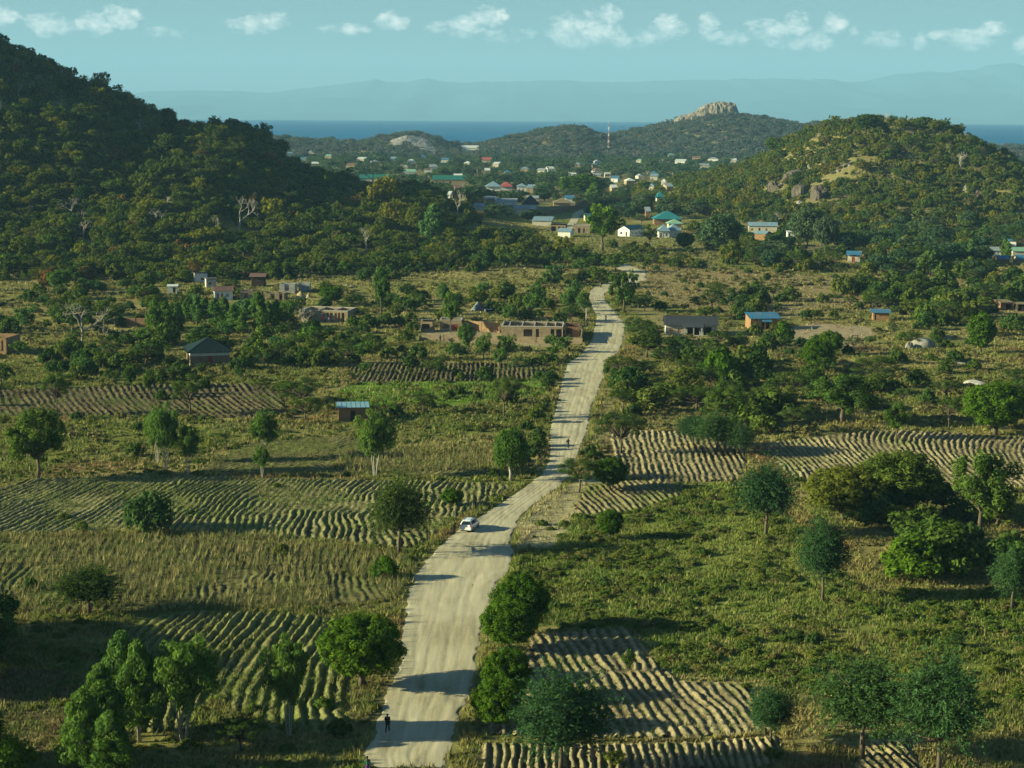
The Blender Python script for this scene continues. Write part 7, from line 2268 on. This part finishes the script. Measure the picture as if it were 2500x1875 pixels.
def person(label, x, y, z, rz, pose=None, top='black', legs='black', scale=1.0, skirt=None, group=None):
    """a standing figure facing +y; pose overrides joint positions"""
    root = tag(empty('person', (x, y, z), rz), label, 'person', group)
    root.scale = (scale,) * 3
    J = {'pelvis': ((0, 0, .95), .13), 'spine': ((0, 0, 1.12), .12), 'chest': ((0, 0, 1.32), (.155, .115)), 'neck': ((0, 0, 1.49), .055), 'head': ((0, .01, 1.60), .085), 'crown': ((0, .0, 1.70), .08)}
    for s, n in ((-1, 'l'), (1, 'r')):
        J.update({n + 'sh': ((s * .19, 0, 1.42), .06), n + 'el': ((s * .25, -.03, 1.13), .043), n + 'wr': ((s * .25, .05, .88), .03), n + 'pa': ((s * .25, .07, .80), (.035, .02)),
                  n + 'hip': ((s * .09, 0, .90), .095), n + 'kn': ((s * .10, .02, .50), .065), n + 'an': ((s * .10, -.03, .09), .042), n + 'to': ((s * .11, .13, .03), .035)})
        for q in range(4): J[n + 'f%d' % q] = ((s * (.25 + (q - 1.5) * .012), .085 + q * .004, .70 + abs(q - 1.4) * .01), .009)
        J[n + 'th'] = ((s * .215, .10, .76), .01)
    if pose:
        for k, v in pose.items():
            J[k] = (v, J[k][1])
        for s, n in ((-1, 'l'), (1, 'r')):
            if n + 'wr' in pose:
                w_ = Vector(pose[n + 'wr']); e_ = Vector(J[n + 'el'][0]); d = (w_ - e_).normalized()
                J[n + 'pa'] = (tuple(w_ + d * .07), J[n + 'pa'][1])
                sd = Vector((d.y, -d.x, 0)) if abs(d.z) < .9 else Vector((1, 0, 0))
                for q in range(4): J[n + 'f%d' % q] = (tuple(w_ + d * (.155 - abs(q - 1.4) * .008) + sd * (q - 1.5) * .013), .009)
                J[n + 'th'] = (tuple(w_ + d * .1 + sd * .05), .01)
    E = [('pelvis', 'spine'), ('spine', 'chest'), ('chest', 'neck'), ('neck', 'head'), ('head', 'crown')]
    for n in 'lr':
        E += [('chest', n + 'sh'), (n + 'sh', n + 'el'), (n + 'el', n + 'wr'), (n + 'wr', n + 'pa'), ('pelvis', n + 'hip'), (n + 'hip', n + 'kn'), (n + 'kn', n + 'an'), (n + 'an', n + 'to'), (n + 'pa', n + 'th')] + [(n + 'pa', n + 'f%d' % q) for q in range(4)]
    skin_obj('body', J, E, SKIN, root)
    def grow(keys, edges, add, nm, mat):
        K = {k: (J[k][0], tuple(v + add for v in (J[k][1] if isinstance(J[k][1], tuple) else (J[k][1],) * 2))) for k in keys}
        return skin_obj(nm, K, edges, mat, root)
    def mid(a, b, t): return tuple(Vector(J[a][0]).lerp(Vector(J[b][0]), t))
    for n in 'lr': J[n + 'cuff'] = (mid(n + 'el', n + 'wr', .85), .036); J[n + 'hem'] = (mid(n + 'kn', n + 'an', .92), .05)
    grow(['spine', 'pelvis', 'chest', 'neck', 'lsh', 'lel', 'lcuff', 'rsh', 'rel', 'rcuff'][:3] + ['lsh', 'lel', 'lcuff', 'rsh', 'rel', 'rcuff'], [('spine', 'pelvis'), ('spine', 'chest'), ('chest', 'lsh'), ('lsh', 'lel'), ('lel', 'lcuff'), ('chest', 'rsh'), ('rsh', 'rel'), ('rel', 'rcuff')], .02, 'shirt', CL[top])
    if skirt:
        mb = MB(); n = 18
        prof = [(.98, .15), (.8, .19), (.5, .2), (.22, .21)]
        for i in range(len(prof) - 1):
            for k in range(n):
                a0 = 2 * math.pi * k / n; a1 = 2 * math.pi * (k + 1) / n
                f = lambda a, pr: (math.cos(a) * pr[1] * (1 + .05 * math.sin(5 * a)), math.sin(a) * pr[1] * .85, pr[0])
                mb.quad([f(a0, prof[i + 1]), f(a1, prof[i + 1]), f(a1, prof[i]), f(a0, prof[i])])
        mb.build('skirt', CL[skirt], root)
    else:
        grow(['pelvis', 'lhip', 'lkn', 'lhem', 'rhip', 'rkn', 'rhem'], [('pelvis', 'lhip'), ('lhip', 'lkn'), ('lkn', 'lhem'), ('pelvis', 'rhip'), ('rhip', 'rkn'), ('rkn', 'rhem')], .018, 'trousers', CL[legs])
    hc = Vector(J['head'][0]).lerp(Vector(J['crown'][0]), .75)
    o = link('hair', rock_mesh('hair', .215, .235, .12, 3, HAIR, .05, n=8), root); o.location = hc + Vector((0, -.012, -.035))
    for n, s in (('l', -1), ('r', 1)):
        mb = MB(); a = Vector(J[n + 'an'][0]); b2 = Vector(J[n + 'to'][0])
        mb.tube([a + Vector((0, -.06, -.05)), (a + b2) / 2 + Vector((0, 0, -.02)), b2 + Vector((0, .03, 0))], [.045, .05, .04], 8); mb.build('shoe', CL['black'], root, smooth_shade=True)
    # face: nose, eyes, mouth, ears
    h = Vector(J['head'][0])
    mb = MB(); mb.tube([h + Vector((0, .085, .03)), h + Vector((0, .112, -.005))], [.01, .017], 6)
    for s in (-1, 1): mb.tube([h + Vector((s * .092, 0, .02)), h + Vector((s * .105, -.01, .02))], [.03, .02], 6)
    mb.build('face_features', SKIN, root, smooth_shade=True)
    mb = MB()
    for s in (-1, 1): mb.box(h.x + s * .035 - .012, h.x + s * .035 + .012, h.y + .08, h.y + .09, h.z + .025, h.z + .037)
    mb.build('eyes', CL['white'], root)
    mb = MB(); mb.box(h.x - .025, h.x + .025, h.y + .08, h.y + .088, h.z - .042, h.z - .032); mb.build('mouth', CL['brown'], root)
    return root


WALK = {'rkn': (.10, .16, .52), 'ran': (.10, .26, .11), 'rto': (.11, .42, .06), 'lkn': (-.10, -.02, .50), 'lan': (-.10, -.30, .14), 'lto': (-.10, -.16, .04), 'lel': (-.25, .06, 1.14), 'lwr': (-.24, .24, .95), 'rel': (.26, -.12, 1.15), 'rwr': (.27, -.16, .90)}
x, y, z = hit(946, 1788)
person('person in dark clothes walking away along the left side of the road', x, y, z + .05, math.radians(-8), WALK, 'black', 'black')
x, y, z = hit(897, 1893)
person('person in a green top and purple wrap at the bottom edge of the road', x, y, z + .05, math.radians(170), None, 'green', 'navy', scale=.97, skirt='purple')
x, y, z = hit(1109, 1301)
person('person in black with arms folded standing left of the parked car', x, y, z + .05, math.radians(-60), {'lel': (-.27, .08, 1.2), 'lwr': (-.05, .24, 1.2), 'rel': (.27, .08, 1.2), 'rwr': (.05, .26, 1.16), 'lkn': (-.16, .02, .5), 'lan': (-.2, -.03, .09), 'lto': (-.22, .13, .03), 'rkn': (.15, .03, .5), 'ran': (.2, -.02, .09), 'rto': (.22, .14, .03)}, 'black', 'black')
x, y, z = hit(1075, 834)
person('tiny person in dark clothes standing before the compound wall', x, y, z, 2.5, None, 'black', 'navy')
x, y, z = hit(49, 848)
person('small person standing in the bare patch near the left edge', x, y, z, 2.8, None, 'grey', 'black')


def ring(R_, r_, c, n=20, axis='x'):
    mb = MB(); pts = []
    for k in range(n + 1):
        a = 2 * math.pi * k / n
        pts.append((c[0], c[1] + math.cos(a) * R_, c[2] + math.sin(a) * R_))
    mb.tube(pts, r_, 6, cap=False)
    return mb


def bicycle(label, x, y, z, rz, motor=False):
    root = tag(empty('motorcycle' if motor else 'bicycle', (x, y, z), rz), label, 'motorcycle' if motor else 'bicycle')
    R_ = .3 if motor else .34; wb = .65 if motor else .52; tr = .055 if motor else .02
    for yy in (-wb, wb):
        wl = ring(R_ - tr, tr, (0, yy, R_)).build('wheel', M_TYRE, root)
        mb = MB()
        for k in range(8):
            a = k * math.pi / 8
            mb.tube([(0, yy - math.cos(a) * (R_ - tr), R_ - math.sin(a) * (R_ - tr)), (0, yy + math.cos(a) * (R_ - tr), R_ + math.sin(a) * (R_ - tr))], .004, 3)
        mb.build('spokes', M_RIM, wl)
    mb = MB(); t = .03 if motor else .017
    for a, b2 in (((0, -wb, R_), (0, -.18, .82)), ((0, -wb, R_), (0, -.05, .30)), ((0, -.05, .3), (0, -.18, .85)), ((0, -.05, .3), (0, .38, .75)), ((0, -.18, .8), (0, .36, .82)), ((0, .36, .95), (0, wb, R_))):
        mb.tube([a, b2], t, 6)
    mb.build('frame', M_BLK if motor else CL['navy'], root)
    mb = MB(); mb.tube([(-.3, .28, 1.02), (-.1, .38, 1.0), (.1, .38, 1.0), (.3, .28, 1.02)], .016, 6); mb.build('handlebar', M_RIM, root)
    mb = MB(); mb.box(-.09, .09, -.32 - (.3 if motor else 0), -.06, .84, .9); mb.build('saddle', M_BLK, root, bevel=.02)
    if motor:
        mb = MB(); mb.box(-.13, .13, -.02, .3, .74, .96); mb.build('fuel_tank', CL['red'], root, bevel=.05)
        mb = MB(); mb.box(-.14, .14, -.15, .2, .28, .6); mb.build('engine', M_RIM, root, bevel=.04)
        mb = MB(); mb.tube([(0, .45, .9), (0, .56, .9)], [.09, .08], 10); mb.build('headlight', M_HEAD, root)
    else:
        mb = MB()
        for s in (-1, 1): mb.box(s * .13 - .04, s * .13 + .04, -.08 + s * .1, .02 + s * .1, .27 + s * .12, .29 + s * .12)
        mb.build('pedals', M_BLK, root)
        mb = MB(); mb.box(-.08, .08, -.78, -.36, .72, .74); mb.build('carrier', M_BLK, root)
    return root


RIDE = {'pelvis': (0, -.2, .97), 'spine': (0, -.12, 1.14), 'chest': (0, -.02, 1.33), 'neck': (0, .03, 1.49), 'head': (0, .06, 1.6), 'crown': (0, .05, 1.7), 'lsh': (-.19, 0, 1.42), 'rsh': (.19, 0, 1.42), 'lel': (-.3, .12, 1.2), 'rel': (.3, .12, 1.2), 'lwr': (-.29, .24, 1.08), 'rwr': (.29, .24, 1.08), 'lhip': (-.09, -.18, .93), 'rhip': (.09, -.18, .93), 'lkn': (-.14, .18, .62), 'rkn': (.14, .2, .78), 'lan': (-.13, -.1, .22), 'ran': (.13, .02, .45), 'lto': (-.13, .05, .17), 'rto': (.13, .17, .42)}
x, y, z = hit(1387, 1096)
bicycle('dark bicycle ridden on the dirt road past the acacias', x, y, z + .06, math.radians(185))
person('cyclist in a dark open jacket riding towards the camera', x, y, z + .06, math.radians(185), RIDE, 'black', 'grey')
x, y, z = hit(1479, 784)
bicycle('small motorcycle coming along the far bend of the road', x, y, z + .06, math.radians(178), motor=True)
person('motorcyclist in dark clothes on the far bend of the road', x, y, z + .06, math.radians(178), RIDE, 'grey', 'black')

# clothes hung in the roofless shell, red and blue
for (bx, by, wp, hp, c, lb) in ((790, 782, 5, 8, 'red', 'red cloth hanging in the column row of the brick shell'), (797, 784, 5, 9, 'blue', 'blue cloth hanging in the column row of the brick shell'), (803, 782, 3, 6, 'white', 'white cloth hanging in the column row of the brick shell'), (790, 774, 4, 6, 'navy', 'dark blue cloth hung higher in the brick shell')):
    x, y, z = hit(bx, 788); s = FPX / y
    mb = MB(); n = 6
    for k in range(n):
        u0 = -wp / s / 2 + wp / s * k / n; u1 = u0 + wp / s / n
        mb.box(u0, u1, -.02 + .03 * math.sin(k * 1.7), .0 + .03 * math.sin(k * 1.7), 0, hp / s)
    o = mb.build('hanging_cloth', CL[c]); o.location = (x, y - .4, z + max(.5, (785 - by) / s + .5)); tag(o, lb, 'cloth')
# bench in the bare yard on the right
x, y, z = hit(2087, 827)
g = tag(empty('table', (x, y, z)), 'low dark wooden table standing in the bare yard', 'table')
loc_box(g, 'table_top', DARKW, -.8, .8, -.4, .4, .85, .92)
for sx in (-.7, .7):
    for sy in (-.3, .3): loc_box(g, 'leg', DARKW, sx - .05, sx + .05, sy - .05, sy + .05, -.05, .85)
